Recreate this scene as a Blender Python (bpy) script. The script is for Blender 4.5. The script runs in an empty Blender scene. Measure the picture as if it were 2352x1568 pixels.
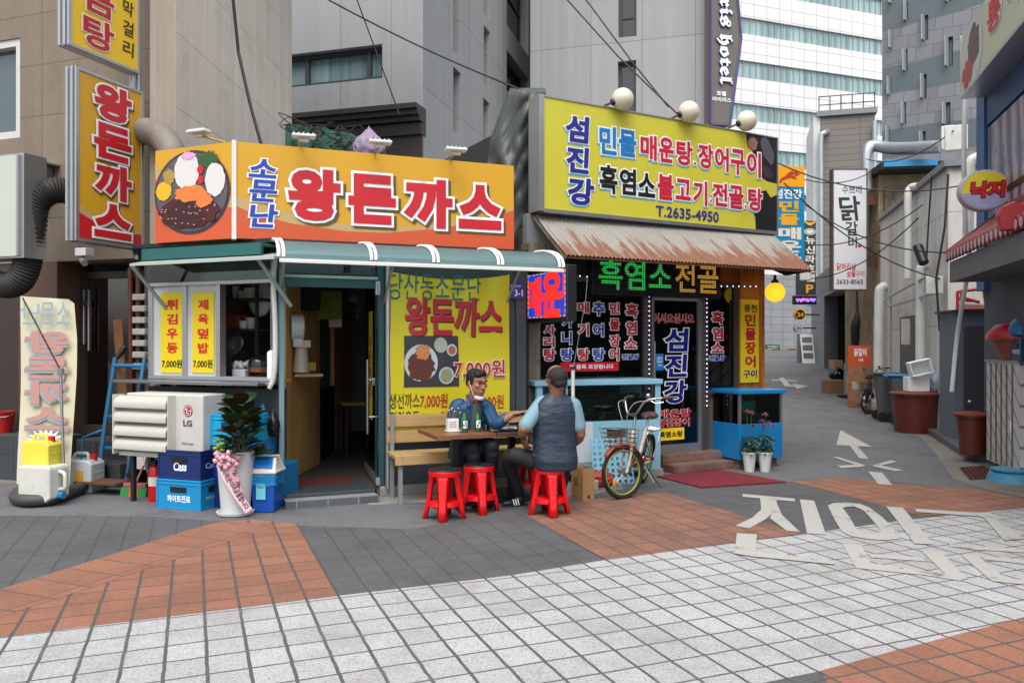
import bpy, bmesh, math, random
from mathutils import Vector, Matrix, Euler
random.seed(7)
R = math.radians
SC = bpy.context.scene
COL = SC.collection
# ---------------------------------------------------------------- camera, sky, sun
cam = bpy.data.cameras.new('camera'); camo = bpy.data.objects.new('camera', cam); COL.objects.link(camo)
H = 1.6
camo.location = (0, 0, H); camo.rotation_euler = (R(90), 0, 0)
cam.sensor_width = 36; cam.lens = 28; cam.shift_y = 0.0013; cam.clip_end = 1000; cam.clip_start = 0.05
SC.camera = camo
W = bpy.data.worlds.new('World'); SC.world = W; W.use_nodes = True
nt = W.node_tree; bg = nt.nodes['Background']
sky = nt.nodes.new('ShaderNodeTexSky'); sky.sky_type = 'NISHITA'; sky.sun_disc = False
sky.sun_elevation = R(58); sky.sun_rotation = R(189); sky.air_density = 1.0; sky.dust_density = 4.0; sky.ozone_density = 0.7
hs = nt.nodes.new('ShaderNodeHueSaturation'); hs.inputs['Saturation'].default_value = 0.35
nt.links.new(sky.outputs[0], hs.inputs['Color']); nt.links.new(hs.outputs[0], bg.inputs[0]); bg.inputs[1].default_value = 0.15
sl = bpy.data.lights.new('sun', 'SUN'); sl.energy = 1.35; sl.angle = R(60); sl.color = (1, 0.97, 0.93)
so = bpy.data.objects.new('sun', sl); COL.objects.link(so)
so.rotation_euler = Vector((0.06, 0.38, -0.92)).to_track_quat('-Z', 'Y').to_euler()
SC.view_settings.view_transform = 'Standard'; SC.view_settings.look = 'None'; SC.view_settings.gamma = 1
SC.view_settings.exposure = 0.72
SC.cycles.max_bounces = 8; SC.cycles.transparent_max_bounces = 16
SC.cycles.use_denoising = True
# ---------------------------------------------------------------- pixel (2352 wide photo) <-> place
F = 1829.3; CX = 1176; CY = 787
def hill(Y): return 0 if Y < 19 else min((Y - 19) * 0.05, 0.75 + (Y - 34) * 0.008 if Y > 34 else 9)
def at(px, py, d): return Vector(((px - CX) / F * d, d, H - (py - CY) / F * d))
def G(px, py, z=0.0):
    d = (H - z) * F / (py - CY)
    if d > 19 and z == 0:
        d = 19
        while (H - hill(d)) * F / d > (py - CY) and d < 120: d += 0.05
        return Vector(((px - CX) / F * d, d, hill(d)))
    return Vector(((px - CX) / F * d, d, z))
class Fr:
    """upright frame: u along, y away from the viewer, z up"""
    def __init__(s, x, y, ang, z=0.0):
        s.o = Vector((x, y, z)); s.a = ang; s.u = Vector((math.cos(ang), math.sin(ang), 0)); s.n = Vector((-math.sin(ang), math.cos(ang), 0))
    def hit(s, px, py, off=0.0):
        r = Vector(((px - CX) / F, 1, -(py - CY) / F)); c = Vector((0, 0, H))
        p0 = s.o + s.n * off
        t = (p0 - c).dot(s.n) / r.dot(s.n); p = c + r * t - s.o
        return p.dot(s.u), p.z
    def U(s, px, off=0.0): return s.hit(px, CY, off)[0]
    def Z(s, px, py, off=0.0): return s.hit(px, py, off)[1]
    def rect(s, x0, y0, x1, y1, off=0.0):
        a = s.hit(x0, y0, off); b = s.hit(x1, y1, off); c = s.hit(x0, y1, off); d = s.hit(x1, y0, off)
        return a[0], (b[1] + c[1]) / 2, b[0], (a[1] + d[1]) / 2
    def w(s, u, y, z): return s.o + s.u * u + s.n * y + Vector((0, 0, z))
    def M(s): return Matrix.Translation(s.o) @ Matrix.Rotation(s.a, 4, 'Z')
    def sub(s, u, y, z, da=0.0):
        p = s.w(u, y, z); return Fr(p.x, p.y, s.a + da, p.z)
def gfr(px, py, ang=0.0, z=0.0):
    p = G(px, py, z); return Fr(p.x, p.y, ang, p.z)
def frd(px, d, ang=0.0, z=0.0): return Fr((px - CX) / F * d, d, ang, z)
# ---------------------------------------------------------------- materials
def lin(h):
    if not isinstance(h, str): return h
    out = []
    for i in (0, 2, 4):
        c = int(h[i:i+2], 16) / 255
        out.append(c / 12.92 if c <= 0.04045 else ((c + 0.055) / 1.055) ** 2.4)
    return tuple(out)
MATS = {}
class NT:
    def __init__(s, m): s.t = m.node_tree; s.b = s.t.nodes['Principled BSDF']
    def n(s, typ, **k):
        x = s.t.nodes.new('ShaderNode' + typ)
        for a, v in k.items():
            if a[0] == '_': x.inputs[int(a[1:])].default_value = v
            else: setattr(x, a, v)
        return x
    def l(s, a, b): s.t.links.new(a, b)
def mixc(N, fac, a, b, mode='MIX'):
    m = N.n('Mix', data_type='RGBA', blend_type=mode)
    for sock, v in ((m.inputs[0], fac), (m.inputs[6], a), (m.inputs[7], b)):
        if hasattr(v, 'links'): N.l(v, sock)
        else: sock.default_value = v if isinstance(v, (int, float)) else (*v, 1)
    return m.outputs[2]
def ramp(N, src, p0, p1, c0=(0, 0, 0), c1=(1, 1, 1)):
    r = N.n('ValToRGB'); r.color_ramp.elements[0].position = p0; r.color_ramp.elements[1].position = p1
    r.color_ramp.elements[0].color = (*c0, 1); r.color_ramp.elements[1].color = (*c1, 1); N.l(src, r.inputs[0]); return r.outputs[0]
def coords(N, rot=0.0, loc=(0, 0, 0), scale=(1, 1, 1), r3=None):
    tc = N.n('TexCoord'); mp = N.n('Mapping'); mp.inputs['Rotation'].default_value = r3 or (0, 0, rot); mp.inputs['Location'].default_value = loc; mp.inputs['Scale'].default_value = scale
    N.l(tc.outputs['Object'], mp.inputs[0]); return mp.outputs[0]
def noise(N, co, scale, detail=3.0, rough=0.6):
    x = N.n('TexNoise'); x.inputs['Scale'].default_value = scale; x.inputs['Detail'].default_value = detail; x.inputs['Roughness'].default_value = rough
    N.l(co, x.inputs['Vector']); return x.outputs['Fac']
def bumpn(N, src, strength=0.3, dist=0.01):
    b = N.n('Bump'); b.inputs['Strength'].default_value = strength; b.inputs['Distance'].default_value = dist
    N.l(src, b.inputs['Height']); N.l(b.outputs[0], N.b.inputs['Normal'])
def newmat(name):
    m = bpy.data.materials.new(name); m.use_nodes = True; return m, NT(m)
def mat(name, col, rough=0.6, metal=0.0, var=0.12, scale=4.0, bump=0.0, bscale=80.0, dirt=None, damt=0.5, dscale=2.0, stretch=(1, 1, 1), spec=0.5, trans=0.0, coat=0.0):
    if name in MATS: return MATS[name]
    m, N = newmat(name); c = lin(col); co = coords(N, scale=stretch)
    base = mixc(N, noise(N, co, scale, 4), tuple(x * (1 - var) for x in c), tuple(min(1, x * (1 + var)) for x in c))
    if dirt:
        base = mixc(N, mixc(N, damt, (0, 0, 0), ramp(N, noise(N, co, dscale, 6, 0.7), 0.48, 0.68)), base, lin(dirt))
    N.l(base, N.b.inputs['Base Color'])
    N.b.inputs['Roughness'].default_value = rough; N.b.inputs['Metallic'].default_value = metal
    N.b.inputs['Specular IOR Level'].default_value = spec; N.b.inputs['Coat Weight'].default_value = coat
    N.b.inputs['Transmission Weight'].default_value = trans
    if bump: bumpn(N, noise(N, co, bscale, 3), bump)
    MATS[name] = m; return m
def glass(name, tint='dfe8e6', refl=0.05, alpha=1.0):
    if name in MATS: return MATS[name]
    m, N = newmat(name); t = N.t; t.nodes.remove(N.b)
    tr = N.n('BsdfTransparent'); tr.inputs[0].default_value = (*[x * alpha for x in lin(tint)], 1)
    gl = N.n('BsdfGlossy'); gl.inputs['Roughness'].default_value = 0.03
    lw = N.n('Fresnel'); lw.inputs[0].default_value = 1.45
    ad = N.n('Math', operation='ADD', use_clamp=True); ad.inputs[1].default_value = refl; N.l(lw.outputs[0], ad.inputs[0])
    ms = N.n('MixShader'); N.l(ad.outputs[0], ms.inputs[0]); N.l(tr.outputs[0], ms.inputs[1]); N.l(gl.outputs[0], ms.inputs[2])
    N.l(ms.outputs[0], t.nodes['Material Output'].inputs[0]); MATS[name] = m; return m
def emit(name, col, strength=1.0):
    if name in MATS: return MATS[name]
    m, N = newmat(name); c = lin(col); N.b.inputs['Base Color'].default_value = (*c, 1)
    N.b.inputs['Emission Color'].default_value = (*c, 1); N.b.inputs['Emission Strength'].default_value = strength
    MATS[name] = m; return m
def wood(name, c0, c1, axis='x', scale=1.0, rough=0.55):
    if name in MATS: return MATS[name]
    m, N = newmat(name); st = {'x': (0.6, 9, 9), 'z': (9, 9, 0.6), 'y': (9, 0.6, 9)}[axis]
    co = coords(N, scale=tuple(s * scale for s in st)); n1 = noise(N, co, 2.2, 6, 0.65)
    co2 = coords(N); kn = ramp(N, noise(N, co2, 9 * scale, 2), 0.66, 0.74)
    base = mixc(N, ramp(N, n1, 0.3, 0.7), lin(c0), lin(c1)); base = mixc(N, mixc(N, 0.6, (0, 0, 0), kn), base, tuple(x * 0.35 for x in lin(c0)))
    N.l(base, N.b.inputs['Base Color']); N.b.inputs['Roughness'].default_value = rough; bumpn(N, n1, 0.15, 0.004); MATS[name] = m; return m
# ---------------------------------------------------------------- mesh building
TXT = {}
def textmesh(s, bev):
    k = (s, round(bev, 4))
    if k in TXT: return TXT[k]
    c = bpy.data.curves.new('t', 'FONT'); c.body = s; c.size = 1; c.dimensions = '2D'; c.fill_mode = 'BOTH'; c.resolution_u = 3
    if bev > 0: c.bevel_depth = bev; c.bevel_resolution = 1
    o = bpy.data.objects.new('t', c); COL.objects.link(o)
    me = bpy.data.meshes.new_from_object(o.evaluated_get(bpy.context.evaluated_depsgraph_get()))
    vs = [tuple(v.co) for v in me.vertices]; fs = [tuple(p.vertices) for p in me.polygons]
    bpy.data.objects.remove(o); bpy.data.meshes.remove(me)
    TXT[k] = (vs, fs); return TXT[k]
class MB:
    def __init__(s): s.v = []; s.f = []
    def add(s, vs, fs, M=None):
        b = len(s.v)
        s.v += [tuple(M @ Vector(v)) if M else tuple(v) for v in vs]; s.f += [tuple(i + b for i in f) for f in fs]; return s
    def quad(s, *p): return s.add(p, [tuple(range(len(p)))])
    def box(s, x0, y0, z0, x1, y1, z1, M=None):
        x0, x1 = min(x0, x1), max(x0, x1); y0, y1 = min(y0, y1), max(y0, y1); z0, z1 = min(z0, z1), max(z0, z1)
        return s.add([(x0, y0, z0), (x1, y0, z0), (x1, y1, z0), (x0, y1, z0), (x0, y0, z1), (x1, y0, z1), (x1, y1, z1), (x0, y1, z1)],
                     [(3, 2, 1, 0), (4, 5, 6, 7), (0, 1, 5, 4), (1, 2, 6, 5), (2, 3, 7, 6), (3, 0, 4, 7)], M)
    def prism(s, poly, h0, h1, axis='z', M=None):
        """poly 2D; axis z: (x,y); axis y: (x,z); axis x: (y,z)"""
        f = {'z': lambda p, h: (p[0], p[1], h), 'y': lambda p, h: (p[0], h, p[1]), 'x': lambda p, h: (h, p[0], p[1])}[axis]
        n = len(poly); vs = [f(p, h0) for p in poly] + [f(p, h1) for p in poly]
        fs = [tuple(range(n - 1, -1, -1)), tuple(range(n, 2 * n))] + [(i, (i + 1) % n, n + (i + 1) % n, n + i) for i in range(n)]
        return s.add(vs, fs, M)
    def tube(s, pts, r, n=8, caps=True, M=None, flat=1.0):
        pts = [Vector(p) for p in pts]; rs = r if isinstance(r, (list, tuple)) else [r] * len(pts)
        vs = []; fs = []; prev = None
        for i, p in enumerate(pts):
            t = (pts[min(i + 1, len(pts) - 1)] - pts[max(i - 1, 0)])
            t = t.normalized() if t.length > 1e-9 else Vector((0, 0, 1))
            if prev is None:
                a = Vector((0, 0, 1)) if abs(t.z) < 0.9 else Vector((1, 0, 0)); x = t.cross(a).normalized()
            else:
                x = (prev - t * prev.dot(t)); x = x.normalized() if x.length > 1e-6 else t.orthogonal().normalized()
            prev = x; y = t.cross(x)
            for k in range(n):
                a = 2 * math.pi * k / n; vs.append(p + (x * math.cos(a) + y * math.sin(a) * flat) * rs[i])
        for i in range(len(pts) - 1):
            for k in range(n):
                a = i * n + k; b = i * n + (k + 1) % n; fs.append((a, b, b + n, a + n))
        if caps: fs.append(tuple(range(n - 1, -1, -1))); m = (len(pts) - 1) * n; fs.append(tuple(range(m, m + n)))
        return s.add([tuple(v) for v in vs], fs, M)
    def lathe(s, prof, n=20, M=None, sq=None):
        vs = []; fs = []
        for r, z in prof:
            for k in range(n):
                a = 2 * math.pi * k / n; x, y = math.cos(a), math.sin(a)
                if sq: q = max(abs(x), abs(y)) ** sq; x, y = x / q, y / q
                vs.append((r * x, r * y, z))
        for i in range(len(prof) - 1):
            for k in range(n):
                a = i * n + k; b = i * n + (k + 1) % n; fs.append((a, b, b + n, a + n))
        if prof[0][0] > 1e-6: fs.append(tuple(range(n - 1, -1, -1)))
        if prof[-1][0] > 1e-6: m = (len(prof) - 1) * n; fs.append(tuple(range(m, m + n)))
        return s.add(vs, fs, M)
    def ball(s, c, r, n=12, m=8, sx=1, sy=1, sz=1, M=None, jit=0.0):
        vs = []; fs = []
        for j in range(m + 1):
            t = math.pi * j / m
            for k in range(n):
                a = 2 * math.pi * k / n; q = r * (1 + (random.uniform(-jit, jit) if jit and 0 < j < m else 0))
                vs.append((c[0] + q * sx * math.sin(t) * math.cos(a), c[1] + q * sy * math.sin(t) * math.sin(a), c[2] - q * sz * math.cos(t)))
        for j in range(m):
            for k in range(n):
                a = j * n + k; b = j * n + (k + 1) % n; fs.append((a, b, b + n, a + n))
        return s.add(vs, fs, M)
    def disc(s, c, r, y, n=28, rz=None):
        rz = rz or r
        return s.add([(c[0] + r * math.cos(2 * math.pi * k / n), y, c[1] + rz * math.sin(2 * math.pi * k / n)) for k in range(n)], [tuple(range(n))])
    def ring(s, c, r0, r1, y, n=28, k0=1.0):
        vs = []; fs = []
        for k in range(n):
            a = 2 * math.pi * k / n
            vs += [(c[0] + r0 * math.cos(a), y, c[1] + k0 * r0 * math.sin(a)), (c[0] + r1 * math.cos(a), y, c[1] + k0 * r1 * math.sin(a))]
            b = 2 * ((k + 1) % n); fs.append((2 * k, 2 * k + 1, b + 1, b))
        return s.add(vs, fs)
    def poly(s, pts, y): return s.add([(p[0], y, p[1]) for p in pts], [tuple(range(len(pts)))])
    def text(s, t, u0, z0, u1, z1, y, bev=0.0, ref=0.0, shear=0.0, vert=False, gap=0.06, mirror=False, M=None, fix=False, rot=False):
        """text filling the rectangle, lying in the plane y; ref: bevel whose extents define the fit"""
        if vert:
            n = len(t); h = (z1 - z0) / n
            for i, ch in enumerate(t):
                if ch == ' ': continue
                s.text(ch, u0, z1 - (i + 1) * h + h * gap / 2, u1, z1 - i * h - h * gap / 2, y, bev, ref, shear, mirror=mirror, M=M, rot=rot)
            return s
        v0, _ = textmesh(t, ref); vs, fs = textmesh(t, bev)
        if not v0: return s
        X0 = min(v[0] for v in v0); X1 = max(v[0] for v in v0); Y0 = min(v[1] for v in v0); Y1 = max(v[1] for v in v0)
        out = []
        for x, yy, z in vs:
            a = (x - X0) / max(X1 - X0, 1e-6); b = (yy - Y0) / max(Y1 - Y0, 1e-6)
            if rot: a, b = b, 1 - a
            if mirror: a = 1 - a
            zz = z0 + b * (z1 - z0)
            out.append((u0 + a * (u1 - u0) + shear * (zz - z0), y - z * 0.004, zz))
        return s.add(out, fs, M)
    def build(s, name, m, parent=None, fr=None, smooth=None, bevel=0.0, sub=0, solid=0.0, at=None, segs=2):
        me = bpy.data.meshes.new(name); off = Vector(at) if at else Vector() if (parent and fr) else (ORG.get(parent.name, Vector()) if parent else Vector())
        me.from_pydata([tuple(Vector(v) - off) for v in s.v], [], s.f); me.validate()
        o = bpy.data.objects.new(name, me); COL.objects.link(o)
        if m: me.materials.append(m)
        bm = bmesh.new(); bm.from_mesh(me)
        bmesh.ops.recalc_face_normals(bm, faces=bm.faces); bm.to_mesh(me); bm.free()
        if parent and fr: o.parent = parent; o.matrix_parent_inverse = WORLD[parent.name].inverted(); o.matrix_basis = Matrix.Translation(fr.w(*off)) @ Matrix.Rotation(fr.a, 4, 'Z'); ORG[o.name] = off; WORLD[o.name] = o.matrix_basis.copy()
        elif parent: o.parent = parent; ORG[o.name] = off; WORLD[o.name] = WORLD.get(parent.name, Matrix())
        elif fr: o.matrix_world = Matrix.Translation(fr.w(*off)) @ Matrix.Rotation(fr.a, 4, 'Z')
        if smooth is not None:
            me.shade_smooth()
            if smooth < 180: me.set_sharp_from_angle(angle=R(smooth))
        if solid: md = o.modifiers.new('s', 'SOLIDIFY'); md.thickness = solid
        if bevel: md = o.modifiers.new('b', 'BEVEL'); md.width = bevel; md.segments = segs; md.limit_method = 'ANGLE'; md.angle_limit = R(40)
        if sub: md = o.modifiers.new('u', 'SUBSURF'); md.levels = sub; md.render_levels = sub; me.shade_smooth()
        return o
ORG = {}; WORLD = {}
def tag(o, label, cat, group=None, kind=None):
    if label: o['label'] = label
    if cat: o['category'] = cat
    if group: o['group'] = group
    if kind: o['kind'] = kind
    return o
def thing(name, label, cat, fr, at=(0, 0, 0), group=None):
    o = bpy.data.objects.new(name, None); COL.objects.link(o); o.empty_display_size = 0.1
    o.matrix_world = Matrix.Translation(fr.w(*at)) @ Matrix.Rotation(fr.a, 4, 'Z')
    ORG[o.name] = Vector(at); WORLD[o.name] = o.matrix_world.copy(); return tag(o, label, cat, group)
def copytree(o, parent=None):
    c = o.copy(); COL.objects.link(c)
    if parent: c.parent = parent
    for ch in list(o.children): copytree(ch, c)
    return c
def place(o, p, rz=0.0, label=None):
    o.matrix_world = Matrix.Translation(p) @ Matrix.Rotation(rz, 4, 'Z')
    if label: o['label'] = label
    return o
def RM(x, y, z, rx=0, ry=0, rz=0): return Matrix.Translation((x, y, z)) @ Euler((R(rx), R(ry), R(rz))).to_matrix().to_4x4()
def arc(p0, p1, sag, n=10):
    p0 = Vector(p0); p1 = Vector(p1); return [p0.lerp(p1, i / n) - Vector((0, 0, sag * 4 * (i / n) * (1 - i / n))) for i in range(n + 1)]
def catmull(pts, n=6):
    pts = [Vector(p) for p in pts]; out = []
    for i in range(len(pts) - 1):
        a = pts[max(i - 1, 0)]; b = pts[i]; c = pts[i + 1]; d = pts[min(i + 2, len(pts) - 1)]
        for k in range(n):
            t = k / n; out.append(0.5 * ((2 * b) + (c - a) * t + (2 * a - 5 * b + 4 * c - d) * t * t + (3 * b - a - 3 * c + d) * t ** 3))
    return out + [pts[-1]]
# ---------------------------------------------------------------- shared materials
M_white = mat('white_paint', 'd8d8d4', 0.5, var=0.05)
M_alu = mat('aluminium', 'b4b6b8', 0.38, 0.85, var=0.08, scale=6)
M_steel = mat('brushed_steel', 'a2a4a6', 0.3, 0.95, var=0.1, scale=10)
M_grey = mat('grey_paint', '7c8083', 0.5, var=0.1)
M_black = mat('black_plastic', '17181a', 0.45, var=0.2)
M_rubber = mat('black_rubber', '121212', 0.75, var=0.25)
M_dark = mat('dark_metal', '2a2c2f', 0.45, 0.3)
M_red = mat('red_plastic', 'd00a14', 0.32, var=0.06)
M_teal = mat('teal_painted_steel', '1f4a50', 0.45, var=0.15)
M_tglass = glass('clear_glass', 'd6e4e0', 0.03)
M_dglass = glass('smoked_glass', '9aa6a6', 0.05)
M_wire = mat('cable_rubber', '1a1a1c', 0.6)
M_pvc = mat('white_pvc', 'cfd0cc', 0.4, var=0.08, dirt='8a857a', damt=0.35)
T_red = mat('print_red', 'c81428', 0.45, var=0.03); T_blue = mat('print_blue', '1a2f86', 0.45, var=0.03); T_white = mat('print_white', 'e8ecee', 0.45, var=0.02)
T_black = mat('print_black', '16161a', 0.5, var=0.05); T_cyan = mat('print_cyan', '0a74b8', 0.45, var=0.03); T_yel = mat('print_yellow', 'f0d414', 0.5, var=0.05)
# ---------------------------------------------------------------- ground
TA = R(21.8)
def tilemat(name, col, joint, dark=None, jw=0.008, spots=None, samt=0.4, var=0.16, fade=0.0, speck=0.5, ang=TA, bw=0.197, bh=0.231):
    m, N = newmat(name)
    o = G(390, 1418.5); co = coords(N, rot=-ang)
    # phase: shift so that a joint crossing falls on the measured crossing
    ca, sa = math.cos(-ang), math.sin(-ang); ox = ca * o.x - sa * o.y; oy = sa * o.x + ca * o.y
    sub = N.n('VectorMath', operation='SUBTRACT'); N.l(co, sub.inputs[0]); sub.inputs[1].default_value = (ox % bw, oy % bh, 0); sq = 0.8
    wob = N.n('TexNoise'); wob.inputs['Scale'].default_value = 9; N.l(co, wob.inputs['Vector'])
    wm = N.n('VectorMath', operation='SCALE'); wm.inputs[3].default_value = 0.012; N.l(wob.outputs['Color'], wm.inputs[0])
    ad = N.n('VectorMath', operation='ADD'); N.l(sub.outputs[0], ad.inputs[0]); N.l(wm.outputs[0], ad.inputs[1])
    br = N.n('TexBrick', offset=0.0, squash=1.0); br.inputs['Scale'].default_value = 1; br.inputs['Brick Width'].default_value = bw * sq; br.inputs['Row Height'].default_value = bh
    br.inputs['Mortar Size'].default_value = jw; br.inputs['Mortar Smooth'].default_value = 0.25
    c = lin(col); br.inputs['Color1'].default_value = (*[x * (1 - var) for x in c], 1); br.inputs['Color2'].default_value = (*[min(1, x * (1 + var * 0.6)) for x in c], 1)
    br.inputs['Mortar'].default_value = (*lin(joint), 1); mpx = N.n('Mapping'); mpx.inputs['Scale'].default_value = (sq, 1, 1); N.l(ad.outputs[0], mpx.inputs[0]); N.l(mpx.outputs[0], br.inputs['Vector'])
    base = br.outputs['Color']
    raw = coords(N)
    sp = ramp(N, noise(N, raw, 72, 4, 0.8), 0.5, 0.62)
    base = mixc(N, mixc(N, speck, (0, 0, 0), sp), base, lin(dark or joint))
    big = ramp(N, noise(N, raw, 1.3, 8, 0.8), 0.47, 0.7)
    if spots: base = mixc(N, mixc(N, samt, (0, 0, 0), big), base, lin(spots))
    N.l(base, N.b.inputs['Base Color']); N.b.inputs['Roughness'].default_value = 0.85; N.b.inputs['Specular IOR Level'].default_value = 0.25
    mu = N.n('Math', operation='MULTIPLY'); N.l(br.outputs['Fac'], mu.inputs[0]); mu.inputs[1].default_value = -1.0
    ad2 = N.n('Math', operation='MULTIPLY_ADD'); N.l(noise(N, raw, 140, 2), ad2.inputs[0]); ad2.inputs[1].default_value = 0.35; N.l(mu.outputs[0], ad2.inputs[2])
    bumpn(N, ad2.outputs[0], 0.6, 0.006); return m
def asphalt(name, c0, c1, spots):
    m, N = newmat(name); co = coords(N)
    b = mixc(N, noise(N, co, 0.7, 6, 0.7), lin(c0), lin(c1)); b = mixc(N, mixc(N, 0.7, (0, 0, 0), ramp(N, noise(N, co, 75, 4, 0.85), 0.52, 0.68)), b, lin(spots))
    b = mixc(N, mixc(N, 0.5, (0, 0, 0), ramp(N, noise(N, co, 1.7, 7, 0.8), 0.52, 0.68)), b, lin('343436'))
    N.l(b, N.b.inputs['Base Color']); N.b.inputs['Roughness'].default_value = 0.9; N.b.inputs['Specular IOR Level'].default_value = 0.25
    bumpn(N, noise(N, co, 170, 2, 0.7), 0.7, 0.006); return m
mb = MB(); nx, ny = 30, 130
xs = [-60 + 120 * i / nx for i in range(nx + 1)]
ys = [-60 + 10 * i for i in range(6)] + [i * 1.0 for i in range(0, 70)] + [75, 100, 160, 300]
for y in ys:
    for x in xs: mb.v.append((x * (1 if y < 70 else 4), y, hill(max(y, 0))))
n1 = nx + 1
for j in range(len(ys) - 1):
    for i in range(nx): mb.f.append((j * n1 + i, j * n1 + i + 1, (j + 1) * n1 + i + 1, (j + 1) * n1 + i))
tag(mb.build('ground', asphalt('asphalt', '505053', '707072', '929294'), smooth=180), None, None, None, 'structure')
def sheet(name, pts, m, lv):
    mb = MB(); mb.quad(*[Vector((p.x, p.y, 0.0016 * lv)) for p in (G(*q) for q in pts)]); return tag(mb.build(name, m), None, None, None, 'structure')
sheet('stamped_paving', [(-500, 1180), (350, 1186), (640, 1205), (950, 1215), (1160, 1165), (1400, 1128), (1515, 1108), (1800, 1110), (1830, 1102), (2060, 1106), (2300, 1135), (2700, 1175), (3200, 1900), (-1400, 1900)],
      tilemat('grey_stamped', '515153', '434346', '78787a', jw=0.0065, var=0.08, speck=0.45, spots='3a3a3c', samt=0.6), 1)
OR = tilemat('orange_stamped', '8f6350', '4e5050', '54433a', var=0.14, speck=0.5, spots='634c42', samt=0.7)
OR2 = tilemat('orange_stamped_worn', '866050', '504c4a', '4f443e', var=0.14, speck=0.55, spots='574a44', samt=0.8, jw=0.007)
WH = tilemat('white_stamped', 'a9a9aa', '505052', '58585a', var=0.1, speck=0.6, spots='77756f', samt=0.6)
def dense(pts, n=6):
    out = []
    for i in range(len(pts)):
        a = pts[i]; b = pts[(i + 1) % len(pts)]; out += [(a[0] + (b[0] - a[0]) * k / n, a[1] + (b[1] - a[1]) * k / n) for k in range(n)]
    return out
sheet('white_paving', [(-700, 1545), (0, 1463.5), (775, 1368.5), (1176, 1321), (1391, 1286), (1866, 1223.6), (2066, 1196), (2176, 1184), (2352, 1167), (2600, 1143), (2600, 1345), (2352, 1418), (2051, 1496), (1886, 1541), (1760, 1567), (1400, 1660), (900, 1800), (-900, 1800)], WH, 2)
sheet('orange_paving', [(-300, 1440), (0, 1353.5), (250, 1276), (435, 1216), (525, 1195), (580, 1194), (640, 1198), (684, 1203), (775, 1368.5), (0, 1463.5), (-400, 1510)], OR, 3)
q0 = G(0, 1391); q1 = G(470, 1241); sa = math.atan2(q1.y - q0.y, q1.x - q0.x)
sheet('orange_border_paving', [(-300, 1440), (0, 1354.5), (250, 1277), (435, 1217), (525, 1197), (632, 1209), (400, 1285), (250, 1337), (0, 1418), (-300, 1520)], tilemat('orange_soldier', '8f6350', '4e5050', '54433a', var=0.06, speck=0.5, spots='634c42', samt=0.7, ang=sa, bw=0.26, bh=0.5, jw=0.006), 4)
sheet('orange_paving', [(1211, 1184), (1391, 1286), (1841, 1226), (1526, 1131), (1446, 1136), (1330, 1152)], OR2, 3)
sheet('orange_paving', [(1816, 1106), (1876, 1099), (1926, 1097), (2126, 1116), (2271, 1127), (2352, 1145), (2430, 1158.5), (2352, 1167), (2176, 1184), (2116, 1184.5)], OR, 3)
sheet('orange_paving', [(1886, 1541), (2051, 1496), (2352, 1418), (2600, 1345), (2900, 1800), (2000, 1800)], OR, 3)
# concrete patches by the shop fronts
M_conc = mat('concrete', '8a8781', 0.85, var=0.2, scale=3, bump=0.4, bscale=60, dirt='5a564f', damt=0.6)
sheet('pavement', [(846, 1160), (1000, 1152), (1110, 1130), (1060, 1095), (870, 1105), (830, 1140)], M_conc, 1.5)
sheet('pavement', [(-200, 1112), (50, 1110), (250, 1120), (360, 1140), (430, 1100), (0, 1070), (-200, 1068)], mat('dusty_concrete', '77726a', 0.9, var=0.25, scale=5, bump=0.4, dirt='4a4640'), 1.5)
sheet('pavement', [(2105, 996), (2160, 1005), (2225, 1062), (2352, 1100), (2500, 1140), (2500, 1190), (2352, 1142), (2270, 1124), (2190, 1100), (2165, 1062), (2140, 1030)], MATS['dusty_concrete'], 1.5)
# white road paint
def c2(p): return (1176 + p[0] * 0.5, 1033.6 + p[1] * 0.5)
def c7(p): return (1722.7 + p[0] * 0.5125, 344.5 + p[1] * 0.5125)
M_road, N = newmat('road_paint'); co = coords(N); wn = N.n('Math', operation='MULTIPLY_ADD'); N.l(noise(N, co, 45, 4, 0.8), wn.inputs[0]); wn.inputs[1].default_value = 0.45; N.l(noise(N, co, 3.5, 5, 0.7), wn.inputs[2])
N.l(mixc(N, ramp(N, wn.outputs[0], 0.82, 0.92), lin('a3a29d'), lin('5c5c5d')), N.b.inputs['Base Color']); N.b.inputs['Roughness'].default_value = 0.85; bumpn(N, noise(N, co, 120, 2), 0.4, 0.005)
def marking(pieces, f, lv=5):
    mb = MB()
    for i, pc in enumerate(pieces):
        mb.quad(*[Vector((p.x, p.y, hill(p.y) + 0.0016 * lv + 0.0002 * i)) for p in (G(*f(q)) for q in pc)])
    return tag(mb.build('road_marking', M_road), None, None, None, 'structure')
oo = [(1450, 258), (1475, 246), (1540, 243), (1600, 250), (1640, 266), (1700, 310), (1785, 395), (1778, 411), (1720, 418), (1640, 413), (1560, 400), (1515, 378), (1480, 320)]
oi = [(1518, 268), (1540, 263), (1572, 263), (1595, 270), (1620, 285), (1650, 318), (1695, 372), (1690, 381), (1660, 387), (1632, 385), (1600, 377), (1580, 362), (1550, 310)]
ring = [[oo[i], oo[(i + 1) % 13], oi[(i + 1) % 13], oi[i]] for i in range(13)]
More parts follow.
